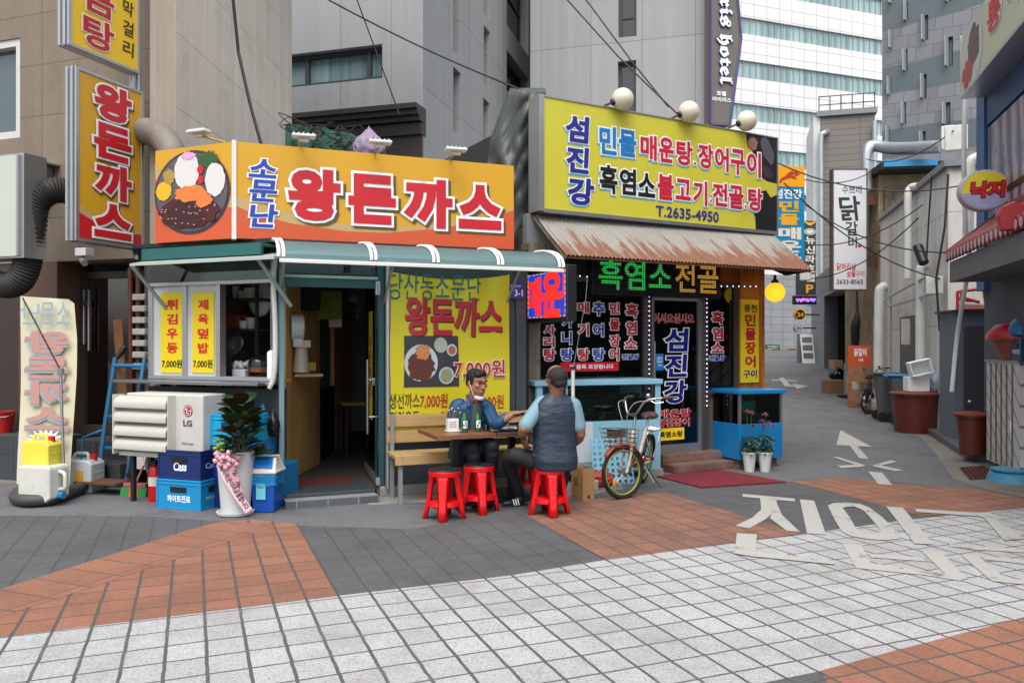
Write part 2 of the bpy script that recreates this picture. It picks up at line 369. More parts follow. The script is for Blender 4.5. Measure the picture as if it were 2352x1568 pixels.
marking([[(1058, 203), (1300, 225), (1298, 238), (1060, 216)], [(1140, 222), (1218, 232), (1206, 282), (1165, 320), (1090, 361), (1025, 350), (1105, 312), (1145, 275)], [(1214, 240), (1240, 300), (1322, 378), (1262, 373), (1185, 315)],
         [(1322, 228), (1388, 235), (1443, 391), (1355, 385)]] + ring + [[(1718, 262), (1795, 268), (1937, 438), (1850, 434)], [(1850, 273), (2130, 291), (2175, 310), (1860, 288)], [(2115, 290), (2195, 291), (2250, 325), (2352, 412), (2260, 420), (2170, 316)],
         [(1033, 386), (1125, 392), (1118, 470), (1480, 514), (1486, 531), (1100, 493), (1022, 480)]], c2)
marking([[(1518, 433), (1605, 438), (1660, 545), (1580, 545)], [(1640, 480), (1890, 497), (1900, 514), (1650, 497)], [(1655, 522), (1930, 562), (2080, 590), (2060, 604), (1900, 578), (1590, 546)], [(1880, 465), (1970, 470), (2094, 597), (2010, 592)],
         [(2010, 434), (2350, 458), (2352, 474), (2120, 460), (2012, 446)], [(2062, 485), (2140, 490), (2292, 612), (2205, 606)], [(2150, 488), (2400, 512), (2400, 532), (2170, 506)], [(2235, 588), (2400, 606), (2400, 626), (2255, 612)]], c2)
marking([[(405, 1256), (548, 1332), (387, 1323)], [(448, 1327), (482, 1329), (532, 1385), (490, 1383)]], c7)
marking([[(370, 1377), (395, 1377), (512, 1412), (485, 1416)], [(392, 1416), (500, 1409), (515, 1420), (410, 1427)], [(548, 1414), (632, 1391), (658, 1399), (565, 1421)], [(553, 1419), (580, 1413), (688, 1436), (650, 1441)], [(530, 1442), (592, 1447), (638, 1503), (575, 1499)]], c7)
marking([[(98, 1029), (212, 1033), (212, 1037), (98, 1034)], [(130, 1021), (150, 1021), (180, 1053), (200, 1057), (192, 1048), (260, 1059), (212, 1071), (203, 1062), (155, 1058)]], c7)
# ---------------------------------------------------------------- large buildings
def wallmat(name, col, joint, bw, bh, jw=0.006, var=0.06, bump=0.3, bscale=120, off=0.0, dirt=None, damt=0.4, rough=0.85, streak=0.25):
    if name in MATS: return MATS[name]
    m, N = newmat(name); co = coords(N, r3=(R(-90), 0, 0))
    br = N.n('TexBrick', offset=off, squash=1.0); br.inputs['Scale'].default_value = 1; br.inputs['Brick Width'].default_value = bw; br.inputs['Row Height'].default_value = bh
    br.inputs['Mortar Size'].default_value = jw; br.inputs['Mortar Smooth'].default_value = 0.1
    c = lin(col); br.inputs['Color1'].default_value = (*[x * (1 - var) for x in c], 1); br.inputs['Color2'].default_value = (*[x * (1 + var) for x in c], 1); br.inputs['Mortar'].default_value = (*lin(joint), 1)
    N.l(co, br.inputs['Vector']); base = br.outputs['Color']
    st = coords(N, scale=(3, 3, 0.12)); base = mixc(N, streak, base, mixc(N, ramp(N, noise(N, st, 1.5, 5, 0.7), 0.35, 0.7), tuple(x * 0.45 for x in c), tuple(min(1, x * 1.25) for x in c)))
    raw = coords(N)
    if dirt: base = mixc(N, mixc(N, damt, (0, 0, 0), ramp(N, noise(N, raw, 0.9, 6, 0.7), 0.5, 0.7)), base, lin(dirt))
    N.l(base, N.b.inputs['Base Color']); N.b.inputs['Roughness'].default_value = rough
    if bump: bumpn(N, noise(N, raw, bscale, 3), bump, 0.01)
    MATS[name] = m; return m
def holed(mb, u0, u1, z0, z1, holes, y=0.0, dep=0.15):
    """front face of a wall with rectangular holes and their reveals"""
    us = sorted({u0, u1, *[min(max(h[k], u0), u1) for h in holes for k in (0, 2)]}); zs = sorted({z0, z1, *[min(max(h[k], z0), z1) for h in holes for k in (1, 3)]})
    for i in range(len(us) - 1):
        for j in range(len(zs) - 1):
            a, b, c, d = us[i], us[i + 1], zs[j], zs[j + 1]; mu, mz = (a + b) / 2, (c + d) / 2
            if any(h[0] < mu < h[2] and h[1] < mz < h[3] for h in holes): continue
            mb.quad((a, y, c), (b, y, c), (b, y, d), (a, y, d))
    for h in holes:
        a, c, b, d = h
        mb.quad((a, y, c), (b, y, c), (b, y + dep, c), (a, y + dep, c)); mb.quad((a, y, d), (b, y, d), (b, y + dep, d), (a, y + dep, d))
        mb.quad((a, y, c), (a, y, d), (a, y + dep, d), (a, y + dep, c)); mb.quad((b, y, c), (b, y, d), (b, y + dep, d), (b, y + dep, c))
    return mb
def window(par, fr, h, y, m, fm, fw=0.06, mull=(), name='window', t=0.04, rails=()):
    a, c, b, d = h
    p = MB().box(a, y, c, b, y + 0.02, d).build(name, m, par, fr)
    f = MB(); f.box(a, y - t, c, a + fw, y - 0.002, d).box(b - fw, y - t, c, b, y - 0.002, d).box(a + fw, y - t, c, b - fw, y - 0.002, c + fw).box(a + fw, y - t, d - fw, b - fw, y - 0.002, d)
    for u in mull: f.box(u - fw / 2, y - t, c + fw, u + fw / 2, y - 0.003, d - fw)
    for z in rails: f.box(a + fw, y - t + 0.004, z - fw / 2, b - fw, y - 0.003, z + fw / 2)
    f.build('frame', fm, p); return p
M_pane = mat('window_pane', '46565a', 0.06, var=0.3, scale=0.5, spec=1.0)
M_pdark = mat('dark_window_pane', '1c2224', 0.08, var=0.3, scale=0.8, spec=0.8)
M_frm = mat('dark_window_frame', '3a3c3e', 0.5)
# left brown building
FW = Fr(-5.79, 9.66, R(-18.7)); uK = FW.U(405); K = FW.w(uK, 0, 0); FL = Fr(K.x, K.y, R(89.0))
M_brown = wallmat('brown_stucco', '857869', '5a5047', 2.6, 0.62, 0.006, 0.04, 0.6, 90, dirt='5d5348')
M_light = wallmat('light_stucco', 'e6dbce', '8f8578', 50, 0.85, 0.004, 0.03, 0.6, 90, dirt='8d8174', damt=0.35)
M_gran = mat('red_granite', '5d4236', 0.35, var=0.45, scale=60)
M_gran2 = mat('dark_granite', '39302d', 0.3, var=0.35, scale=50)
lb = thing('corner_building', 'brown stucco corner building with a glass entrance behind the yellow lightbox signs', 'building', FW, (uK - 2, 0, 0))
wz = FW.rect(2, 90, 46, 318); hole = (FW.U(-70), wz[1], wz[2], wz[3])
aL = FW.U(136); aR = FW.U(332); aT = FW.Z(230, 596); plL = FW.U(48)
w = MB(); holed(w, -5, uK, aT, 9.5, [hole], 0, 0.16); w.quad((-5, 0, 9.5), (uK, 0, 9.5), (uK + 1.2, 5, 9.5), (-5, 5, 9.5)); w.quad((-5, 0, aT), (uK, 0, aT), (uK, 1.5, aT), (-5, 1.5, aT)); w.build('wall', M_brown, lb)
window(lb, FW, hole, 0.12, M_pane, mat('white_frame', 'c8c8c4', 0.5), 0.09, t=0.1)
MB().box(0, -0.004, 0, 4.42, 0.3, 9.5).build('side_wall', M_light, lb, FL)
MB().box(-5, 0.02, 0, plL, 0.5, aT).build('granite_pier', M_gran2, lb)
MB().box(plL, -0.03, 0.3, aL, 0.5, aT - 0.003).build('granite_pier', M_gran, lb)
MB().box(aR, 0, 0, uK, 0.5, aT - 0.002).build('pier', M_brown, lb)
ent = MB(); ent.box(aL, 1.3, 0, aR, 1.34, aT).box(aL - 0.04, 0.5, 0, aL, 1.34, aT).box(aR, 0.5, 0, aR + 0.04, 1.34, aT).box(aL, 0.0, 0.02, aR, 1.3, 0.3); ent.build('entrance_hall', mat('dim_interior', '7d817d', 0.8, var=0.3), lb)
gd = MB(); a, c, b, d = FW.rect(176, 640, 300, 975, 0.35); gd.box(a, 0.35, c, b, 0.37, d).box(aL, 0.33, c, a - 0.03, 0.35, d)
gd.build('glass_door', glass('entrance_glass', 'a4b4ac', 0.13), lb)
hd = MB(); u = FW.U(206, 0.3); hd.tube([(u, 0.29, FW.Z(206, 805, 0.3)), (u, 0.29, FW.Z(206, 665, 0.3))], 0.018)
u2 = FW.U(192, 0.3); hd.tube([(u2, 0.31, FW.Z(192, 790, 0.3)), (u2, 0.31, FW.Z(192, 665, 0.3))], 0.018); hd.tube([(u2, 0.3, FW.Z(192, 697, 0.3)), (u, 0.3, FW.Z(206, 697, 0.3))], 0.03); hd.build('handle', M_steel, lb, smooth=40)
fr_ = MB(); fr_.box(aL - 0.01, 0.3, 0.3, aL + 0.07, 0.4, aT - 0.01).box(aL + 0.07, 0.3, d, aR, 0.4, d + 0.08).box(aL + 0.07, 0.3, c - 0.12, aR, 0.4, c)
fr_.build('door_frame', mat('bronze_frame', '4c443e', 0.4, 0.5), lb)
st = MB(); z1 = FW.Z(60, 1000, -0.35); st.box(-5, -0.38, 0, FW.U(130, -0.35), 0, z1).box(FW.U(130, -0.35) + 0.01, -0.1, 0, aR, 0.4, z1 * 0.9).box(FW.U(170, -0.1), -0.36, 0, aR, -0.1, z1 * 0.5)
st.build('step', wallmat('dark_step_tile', '3c4044', '23262a', 0.6, 0.3, 0.006, 0.15, 0.2), lb, bevel=0.01)
# grey building with ribbon window
E1 = at(972, 787, 16); EL = Fr(E1.x, E1.y, R(-16.4)); ER = Fr(E1.x, E1.y, R(75.0))
M_gp = wallmat('grey_stone_panel', 'a0a3a5', '76787a', 1.15, 30, 0.008, 0.05, 0.2, 60, streak=0.16)
M_gp2 = wallmat('grey_stone_panel_side', '9fa1a2', '6f7173', 1.5, 2.25, 0.008, 0.04, 0.2, 60, streak=0.15)
gb = thing('grey_office_building', 'grey stone clad building with one wide ribbon window above a dark cornice', 'building', EL, (-3, 0, 0))
r = EL.rect(850, 103, 878, 181); h1 = (EL.U(560), r[1], r[2], r[3]); r0 = EL.rect(850, -140, 878, -60); h0 = (h1[0], r0[1], h1[2], r0[3])
w = MB(); holed(w, -14, 0, 0, 20, [h1, h0], 0, 0.3); w.build('wall', M_gp, gb)
for h in (h1, h0):
    window(gb, EL, h, 0.22, wallmat('green_grey_glass', '7f979c', '5d7378', 1.1, 9, 0.05, 0.3, 0, streak=0.5, rough=0.08) if h is h1 else M_pane, M_frm, 0.09, [EL.U(697), EL.U(840)], t=0.08)
b = MB(); zc = EL.Z(965, 249); zb = EL.Z(965, 270)
for k, (dz, dy) in enumerate(((0, 0.42), (0.1, 0.34), (0.2, 0.24), (0.32, 0.14))): b.box(-14, -dy, zc - dz - 0.1 if k < 3 else zc - 0.55, 0.02, 0.1, zc - dz)
b.build('cornice', mat('black_stone', '3c3a3b', 0.5, var=0.2), gb)
MB().box(EL.U(878), -0.06, 0, 0.0, -0.004, zc - 0.55).build('granite_wall', mat('brown_granite', '4a4341', 0.4, var=0.25, scale=20), gb)
MB().box(-14, -0.08, 2.5, EL.U(878) - 0.01, -0.004, zc - 0.78).build('dark_slab', mat('near_black_wall', '1c1c1d', 0.8), gb)  # solid near-black slab on the wall below the cornice, no hole behind it
for px in (782, 843, 892, 908)[:3]:
    u = EL.U(px); z = zc - 0.66
    MB().add([(u - 0.16, -0.06, z), (u, -0.06, z + 0.14), (u + 0.16, -0.06, z), (u, -0.06, z - 0.14), (u, -0.17, z)], [(0, 1, 4), (1, 2, 4), (2, 3, 4), (3, 0, 4)]).build('diamond_boss', M_grey, gb)
sw = []
for px0, px1, ya, yb in ((1041, 1059, -150, 126), (1041, 1058, 161, 308), (1111, 1125, 66, 201), (1110, 1124, 231, 344), (1111, 1125, -110, 40), (1164, 1214, -120, 95), (1164, 1214, 150, 240)):
    a, c, b_, d = ER.rect(px0, ya, px1, yb); sw.append((a, c, b_, d))
w = MB(); holed(w, 0, 10, 0, 20, sw, 0, 0.35); w.build('side_wall', M_gp2, gb, ER)
for h in sw: window(gb, ER, h, 0.3, M_pdark, M_frm, 0.07, rails=[h[1] + (h[3] - h[1]) * 0.45])
w = MB(); w.box(-14, 0.4, 19.9, -0.3, 8, 20.2); w.build('roof', M_conc, gb)
# second grey building (hotel)
H2 = frd(1218, 21.5, R(-16)); 
hb = thing('hotel_building', 'grey stone hotel with narrow vertical windows behind the yellow eel restaurant sign', 'building', H2, (3, 0, 0))
hw = [H2.rect(1420, -60, 1462, 85), H2.rect(1419, 140, 1461, 262)]
hR = H2.U(1640)
w = MB(); holed(w, 0, hR, 0, 24, hw, 0, 0.3); w.build('wall', wallmat('hotel_stone', 'a3a5a5', '7d7f80', 1.35, 3.15, 0.012, 0.05, 0.2, 50, streak=0.16), hb)
for h in hw: window(hb, H2, h, 0.22, M_pdark, M_frm, 0.08, rails=[h[1] + (h[3] - h[1]) * 0.35])
MB().box(hR - 0.2, 0.004, 0, hR, 9, 24).build('side_wall', M_gp2, hb); MB().box(0, 0.004, 0, 0.2, 9, 24).build('side_wall', M_gp2, hb)
# white ribbon-window tower
WB = frd(1690, 64, R(20))
wb = thing('white_office_tower', 'white tiled office tower with long bands of pale green windows', 'building', WB, (8, 0, 0))
uW = WB.U(2080); strips = []
zs_ = [WB.Z(1706, y) for y in (39.0, 77.5)]; per = WB.Z(1706, 39.5) - WB.Z(1706, 139)
for k in range(-1, 8): 
    a = zs_[1] - k * per; b = zs_[0] - k * per
    if a > 7.5: strips.append((-6, a, uW, b))
M_wt = wallmat('white_tile', 'f6f6f7', '9c9ca2', 1.25, 1.0, 0.02, 0.05, 0.0, streak=0.04, rough=0.4)
w = MB(); holed(w, -6, uW, 7.2, 45, strips, 0, 0.2); w.build('wall', M_wt, wb)
M_rib = wallmat('pale_green_glass', 'a3c2c2', 'c0caca', 0.62, 30, 0.03, 0.35, 0, streak=0.3, rough=0.15)
for h in strips:
    p = MB().box(h[0], 0.18, h[1], h[2], 0.2, h[3]).build('ribbon_window', M_rib, wb)
    f = MB()
    for i in range(int((h[2] - h[0]) / 0.62)): f.box(h[0] + 0.62 * i - 0.03, 0.1, h[1], h[0] + 0.62 * i + 0.03, 0.178, h[3])
    f.build('mullion', M_alu, p)
MB().box(-6, -0.1, 0, uW, 0.1, 7.18).build('base_wall', wallmat('grey_metal_panel', '9b9ea1', '6d7073', 1.15, 0.62, 0.02, 0.06, 0, rough=0.5, streak=0.15), wb)
# slate tower
SB = frd(2026, 46, R(-47))
m, N = newmat('slate_cladding'); co = coords(N, r3=(R(-90), 0, 0)); sk = N.n('Mapping'); sk.inputs['Rotation'].default_value = (0, 0, R(5)); N.l(co, sk.inputs[0])
br = N.n('TexBrick', offset=0.5); br.inputs['Scale'].default_value = 1; br.inputs['Brick Width'].default_value = 0.9; br.inputs['Row Height'].default_value = 0.75; br.inputs['Mortar Size'].default_value = 0.015
br.inputs['Color1'].default_value = (*lin('85878c'), 1); br.inputs['Color2'].default_value = (*lin('74767b'), 1); br.inputs['Mortar'].default_value = (*lin('55575b'), 1); N.l(sk.outputs[0], br.inputs['Vector'])
wv = N.n('TexWave', wave_type='BANDS', bands_direction='Y'); wv.inputs['Scale'].default_value = 0.085; wv.inputs['Distortion'].default_value = 1.2; wv.inputs['Detail Scale'].default_value = 1.2; N.l(co, wv.inputs['Vector'])
base = mixc(N, mixc(N, 0.85, (0, 0, 0), ramp(N, wv.outputs['Fac'], 0.56, 0.6)), br.outputs['Color'], lin('566266')); N.l(base, N.b.inputs['Base Color']); N.b.inputs['Roughness'].default_value = 0.45
sb = thing('slate_tower', 'dark slate clad tower with small tilted windows rising behind the alley', 'building', SB, (3, 0, 0))
sh = []
for x0, y0, x1, y1 in ((520, 20, 560, 205), (690, 150, 755, 390), (375, 300, 405, 470), (915, 360, 995, 640), (510, 480, 555, 690), (680, 720, 740, 950), (360, 750, 395, 920), (495, 990, 540, 1200), (345, 1220, 380, 1390), (890, 990, 970, 1200), (670, 1270, 730, 1420), (375, -60, 405, 40), (915, -80, 990, 20)):
    sh.append(SB.rect(1952.3 + x0 * 0.238, y0 * 0.238, 1952.3 + x1 * 0.238, y1 * 0.238))
w = MB(); holed(w, 0, 9, 0, 45, sh, 0, 0.25); w.box(0, 0.3, 0, 0.3, 6, 45); w.build('wall', m, sb)
for h in sh:
    p = window(sb, SB, h, 0.2, mat('green_pane', '5f7573', 0.1, var=0.3), M_frm, 0.1, name='window')
    u = h[0] + 0.1; MB().box(u, -0.35, h[1], u + 0.06, 0.1, h[3]).build('open_sash', mat('pale_sash', '9ca3a0', 0.3), p)
# ---- right side of the alley
AL = Fr(8.46, 17.5, R(-105.3))
M_st = wallmat('grey_render', 'dad6d0', 'aaa59f', 40, 1.9, 0.012, 0.03, 0.5, 70, dirt='9b958c', damt=0.5, streak=0.3)
u0 = AL.U(2022); u1 = AL.U(2178)
aw = thing('alley_house', 'grey rendered building with white drain pipes along the alley', 'building', AL, (1, 0, 0))
MB().box(u0, 0, 0, u1, 3.5, 4.55).build('wall', M_st, aw)
MB().box(u0, -0.08, 4.555, u1 + 0.08, 3.5, 4.66).build('parapet', M_grey, aw)
MB().box(AL.U(2068), -0.012, 0.5, AL.U(2105), -0.002, 2.15).build('door', mat('old_door', '5d5b5a', 0.6, var=0.3), aw)
AN = frd(2012, 19.6, R(-8)); za = AN.Z(2100, 400); dw = thing('shaded_annex', 'dirty beige annex under a dark overhanging roof above the grey alley wall', 'building', AN, (1, 1, 0))
ua, ub = AN.U(2018), AN.U(2235); MB().box(ua, 0, 0, ub, 3, za).build('wall', mat('dirty_beige', '9c8a6c', 0.9, var=0.25, scale=1.5, dirt='5d5040', damt=0.8, dscale=0.8), dw)
MB().box(ua - 0.15, -0.7, za + 0.004, ub + 0.3, 3.2, za + 0.16).build('roof', mat('dark_roof', '1f2021', 0.8), dw); MB().box(ua - 0.1, -0.73, za + 0.05, ua + 1.1, -0.702, za + 0.2).build('blue_fascia', mat('faded_blue', '2d7fae', 0.6), dw)
us0 = AL.U(1985)
dk = thing('pipe_wall_building', 'dark building covered with ducts and pipes behind the white vertical sign', 'building', AL, (u0 - 4, 0, 0))
MB().box(us0, 0.1, 0, u0 - 0.004, 3, 5.4).build('wall', mat('stained_brown', '6d6052', 0.9, var=0.35, scale=2, dirt='2c2722', damt=0.8), dk)
gl_, gr_ = AL.U(1871), us0 - 0.004
gz = 4.3
g1 = AL.U(1893); g2 = AL.U(1968)
gg = thing('garage_building', 'grey building with a dark garage opening at the far end of the alley', 'building', AL, (g1, 0, 0))
w = MB(); holed(w, gl_ - 1.5, gr_, 0, gz, [(g1, 0, g2, 3.4)], 0, 0.5); w.box(gl_ - 1.5, 0.01, gz, gr_, 4, gz + 0.1); w.build('wall', wallmat('garage_wall', '8a898a', '575657', 3, 1.2, 0.01, 0.05, 0.3), gg)
w = MB(); w.box(g1, 3, 0.3, g2, 3.1, 3.4).box(g1, 0.5, 3.38, g2, 3, 3.4).box(g1 - 0.1, 0.5, 0.3, g1, 3, 3.4).box(g2, 0.5, 0.3, g2 + 0.1, 3, 3.4); w.build('garage_interior', mat('dark_interior', '1d1c1b', 0.9), gg)
BB = frd(1871, 38, R(-15.6)); uB = BB.U(2009); zB = BB.Z(1885, 259)
bb = thing('siding_building', 'tall taupe building with ribbed siding and roof railing behind the alley signs', 'building', BB, (2, 0, 0))
MB().box(0.25, 0, 3.5, uB, 4, zB - 0.2).build('wall', wallmat('taupe_siding', '7c7873', '6a6662', 60, 0.3, 0.03, 0.03, 0, streak=0.1), bb)
MB().box(0.1, -0.15, zB - 0.2, uB + 0.1, 4, zB + 0.05).build('roof_edge', M_grey, bb)
MB().box(-0.05, 0.01, 3.5, 0.248, 4, zB - 0.21).build('corner_trim', M_pvc, bb)
rl = MB()
for k in range(2): rl.tube([(0.2, 0, zB + 0.35 + 0.4 * k), (uB, 0, zB + 0.35 + 0.4 * k)], 0.025, 5)
for k in range(6): rl.tube([(0.2 + (uB - 0.2) * k / 5, 0, zB), (0.2 + (uB - 0.2) * k / 5, 0, zB + 0.78)], 0.025, 5)
rl.build('railing', M_dark, bb)
def spiral(name, label, pts, r, fr=None, m=None, cat='duct', group=None):
    P = catmull(pts, 14 if m else 10); mb = MB(); rs = [r * (1 + (0.1 if m else 0.04) * (i % 2)) for i in range(len(P))]; mb.tube(P, rs, 12)
    return tag(mb.build(name, m or M_galv, None, Fr(0, 0, 0), smooth=60, at=P[0]), label, cat, group)
M_galv = mat('galvanised_duct', 'b4bcc2', 0.35, 0.7, var=0.12, scale=3)
spiral('exhaust_duct', 'slim galvanised duct running up the left corner of the taupe siding building', [at(1885, 640, 37.6), at(1885, 500, 37.6), at(1885, 400, 37.6), at(1885, 320, 37.6), at(1893, 306, 37.6), at(1902, 303, 37.9)], 0.13)
spiral('exhaust_duct', 'slim galvanised duct running up the right edge of the taupe siding building', [at(2009, 420, 37), at(2009, 350, 37), at(2009, 300, 37), at(2009, 278, 37)], 0.11)
spiral('exhaust_duct', 'fat silver duct bending over the alley roof towards the rooftop unit', [at(1990, 440, 19.8), at(1990, 400, 19.8), at(1990, 360, 19.8), at(1996, 340, 19.8), at(2010, 335, 19.8), at(2040, 340, 19.5), at(2080, 341, 19), at(2165, 337, 18)], 0.145)
spiral('exhaust_duct', 'galvanised duct behind the lower half of the white vertical sign', [at(1992, 710, 21), at(1992, 600, 20.6), at(1992, 500, 20.3), at(1991, 445, 20)], 0.12)
# ---------------------------------------------------------------- first restaurant (cutlet shop)
FA = Fr(-1.395, 8.34, R(21.5)); FK = Fr(-3.94, 8.63, R(-22.2)); FS = Fr(-2.72, 7.82, R(21.5)); FSW = Fr(-3.676, 8.21, R(-22.2))
uC = FA.U(640); uR = FA.U(1206); kR = 1.735
M_tl = mat('pale_teal_frame', '6f8d95', 0.45, var=0.1); M_tealf = mat('teal_fascia', '1d5a58', 0.45, var=0.15, dirt='39504c')
M_dint = mat('dim_room_wall', 'a8a498', 0.85, var=0.15); M_floor = mat('dark_floor', '45413e', 0.7, var=0.3)
M_pine = wood('pine_board', 'a87844', 'd4ab72', 'z', 0.5); M_pinex = wood('pine_plank', '9a7c50', 'b8996a', 'x', 0.7)
s1 = thing('cutlet_restaurant', 'small corner restaurant with teal frames, serving window and open doorway under an orange sign', 'restaurant', FA, ((uC + uR) / 2, 0, 0))
def part(mb, name, m, par=None, **k): return mb.build(name, m, par or s1, **k)
zt = 2.58
dL, dR = FA.U(652), FA.U(866); zh = FA.Z(760, 650)
part(MB().box(uC, -0.06, 0, dL, 0.1, zt), 'corner_post', M_tl, bevel=0.006)
part(MB().box(dL, -0.02, zh - 0.045, dR, 0.08, zh + 0.045).box(dL, 0, zh + 0.25, dR, 0.1, zt), 'door_lintel', M_teal)
part(MB().box(dL, -0.03, zh + 0.046, dR, 0.05, zh + 0.075), 'trim_strip', mat('pale_green_trim', '8fae9f', 0.4))
part(MB().box(dL, 0.03, zh + 0.076, dR, 0.035, zh + 0.249), 'transom_window', M_dglass)
part(MB().box(dL + 0.42, 0.1, zh + 0.08, dL + 0.72, 0.12, zh + 0.24), 'green_panel', mat('green_panel', '0f6a5a', 0.5))
part(MB().box(dR, -0.03, 0.1, dR + 0.07, 0.1, zt), 'door_jamb', M_teal)
part(MB().tube([(dR + 0.1, -0.07, 0.08), (dR + 0.1, -0.07, zt - 0.1)], 0.028, 10), 'steel_pole', M_alu, smooth=40)
part(MB().box(dR + 0.07, 0, 0.1, uR - 0.12, 0.12, zt).box(uR - 0.12, -0.03, 0.1, uR, 0.12, zt - 0.005), 'wall_panel', mat('slate_blue_panel', '3d474d', 0.5, var=0.1))
part(MB().box(dR + 0.02, -0.06, 0, uR, 0.15, 0.1), 'footing', M_conc, bevel=0.01)
stp = MB().box(dL - 0.02, -0.36, 0, dR - 0.06, 0.3, 0.075); part(stp, 'door_step', wallmat('grey_step_tile', '50565a', '8a8c8c', 0.3, 0.08, 0.006, 0.15, 0.2), bevel=0.005)
part(MB().box(dL, -0.2, 0.077, dR - 0.06, 0.3, 0.11), 'threshold', mat('wet_tile', '3b4246', 0.35, var=0.2), bevel=0.005)
# room
def flocal(v): d = v - FA.o; return Vector((d.dot(FA.u), d.dot(FA.n), v.z))
dp = 5.6
part(MB().box(uC, 0.1, 0.05, uR, dp, 0.08), 'room_floor', M_floor)
kk = flocal(FK.w(0.1, 0.13, 0)); part(MB().prism([(kk.x, kk.y), (uC, 0.11), (uR, 0.11), (uR, dp), (uC - 1.3, dp)], zt - 0.03, zt), 'room_ceiling', mat('pale_ceiling', 'b5b2aa', 0.8))
part(MB().box(uR - 0.1, 0.12, 0.08, uR - 0.02, dp, zt - 0.03), 'room_side_wall', M_dint)
part(MB().box(uC - 0.1, dp - 0.1, 0.08, uR - 0.1, dp, zt - 0.03), 'room_back_wall', mat('blue_grey_wall', '8797a2', 0.8))
def panel(mb, a, b, z0, z1, t=0.06):
    a = flocal(a); b = flocal(b); d = (b - a); d.z = 0; d.normalize(); n = Vector((-d.y, d.x, 0)) * t
    mb.prism([(a.x, a.y), (b.x, b.y), (b.x + n.x, b.y + n.y), (a.x + n.x, a.y + n.y)], z0, z1); return mb
pA, pB = at(657, 800, 8.75), at(735, 800, 10.05); part(panel(MB(), pA, pB, 0.08, 2.3), 'plank_wall', M_pine)
pC, pD = at(768, 800, 11.2), at(806, 800, 12.4); part(panel(MB(), pC, pD, 0.08, 2.3), 'plank_wall', M_pine)
part(panel(MB(), at(735, 800, 10.06), at(768, 800, 11.19), 0.08, 1.0), 'service_counter', mat('dark_counter', '221d1a', 0.5))
part(panel(MB(), at(735, 800, 10.06), at(768, 800, 11.19), 2.0, 2.3), 'beam', M_pine)
part(MB().box(0, 1.35, 0.08, 0.06, 5, 2.5, Matrix.Translation((uC - 1.2, 0, 0))), 'kitchen_back_wall', mat('kitchen_dark_wall', '76797a', 0.6, var=0.3))
# kitchen front
k = MB(); k.box(0, 0, 0.0, kR, 0.12, FK.Z(480, 890)); part(k, 'kitchen_base_wall', mat('dark_base_panel', '33393b', 0.6, var=0.2), fr=FK)
kz0, kz1 = FK.Z(480, 872), FK.Z(480, 655); o0, o1 = FK.U(510), FK.U(623)
k = MB(); f = 0.04; kl = FK.U(348)
k.box(kl, -0.05, kz0, kR - 0.06, 0.05, kz0 + f).box(kl, -0.05, kz1, kR - 0.06, 0.05, kz1 + f)
for px in (352, 430, 507): u = FK.U(px); k.box(u - 0.028, -0.045, kz0 + f, u + 0.028, 0.045, kz1)
k.box(FK.U(628), -0.045, kz0 + f, kR - 0.06, 0.045, zt); part(k, 'serving_window_frame', M_alu, fr=FK, bevel=0.004)
k = MB(); k.box(FK.U(355), -0.02, kz0 + f, FK.U(427), 0.0, kz1).box(FK.U(433), -0.02, kz0 + f, FK.U(504), 0.0, kz1); part(k, 'sash_panel', mat('pale_panel', 'b9bcbb', 0.5), fr=FK)
for i, (x0, x1, t) in enumerate(((370, 422, '튀김우동'), (442, 492, '제육덮밥'))):
    a, c, b, d = FK.rect(x0, 672, x1, 856, -0.025)
    p = part(MB().box(a, -0.03, c, b, -0.022, d), 'menu_sheet', mat('sheet_yellow', 'dcc408', 0.5, var=0.02), fr=FK)
    w = b - a; MB().text(t, a + w * 0.27, c + (d - c) * 0.22, b - w * 0.24, d - (d - c) * 0.06, -0.033, 0.035, 0.035, vert=True, gap=0.28).build('lettering', mat('menu_red', 'cc1020', 0.5), p, FK)
    MB().text('7,000원', a + w * 0.06, c + (d - c) * 0.06, b - w * 0.06, c + (d - c) * 0.165, -0.033, 0.02).build('price_lettering', T_black, p, FK)
k = MB(); k.box(FK.U(312), -0.3, kz0 - 0.035, kR - 0.02, 0.05, kz0 - 0.004); part(k, 'counter_ledge', M_steel, fr=FK, bevel=0.006)
k = MB(); k.box(kl - 0.05, -0.02, kz1 + f, kR - 0.06, 0.0, zt); part(k, 'upper_glass', glass('teal_glass', '8fb8b4', 0.06), fr=FK)
for cx in (412, 476):
    p = part(MB().ring((FK.U(cx, 0.04), FK.Z(cx, 628, 0.04)), 0.0, 0.125, 0.04).box(FK.U(cx) - 0.14, 0.06, FK.Z(cx, 628) - 0.14, FK.U(cx) + 0.14, 0.08, FK.Z(cx, 628) + 0.14), 'vent_fan', M_black, fr=FK)
    b = MB(); c = (FK.U(cx, 0.02), FK.Z(cx, 628, 0.02))
    for q in range(5): a = q * 1.257; b.quad((c[0], 0.03, c[1]), (c[0] + 0.1 * math.cos(a), 0.02, c[1] + 0.1 * math.sin(a)), (c[0] + 0.1 * math.cos(a + 0.6), 0.036, c[1] + 0.1 * math.sin(a + 0.6)))
    b.build('blade', M_dark, p, FK)
part(MB().box(FK.U(555), 0.1, kz1 + 0.06, FK.U(583), 0.25, zt - 0.12), 'teal_tub', mat('teal_plastic', '0f8c86', 0.4), fr=FK)
k = MB(); fo = -0.3; a = FK.U(325, fo); b = kR + 0.02; z0, z1 = FK.Z(480, 590, fo), FK.Z(480, 563, fo); k.box(a, fo, z0, b, fo + 0.04, z1).box(a, fo + 0.04, z1 - 0.03, b, 0.1, z1).box(a, fo + 0.04, z0, a + 0.03, 0.1, z1 - 0.031); part(k, 'fascia', M_tealf, fr=FK)
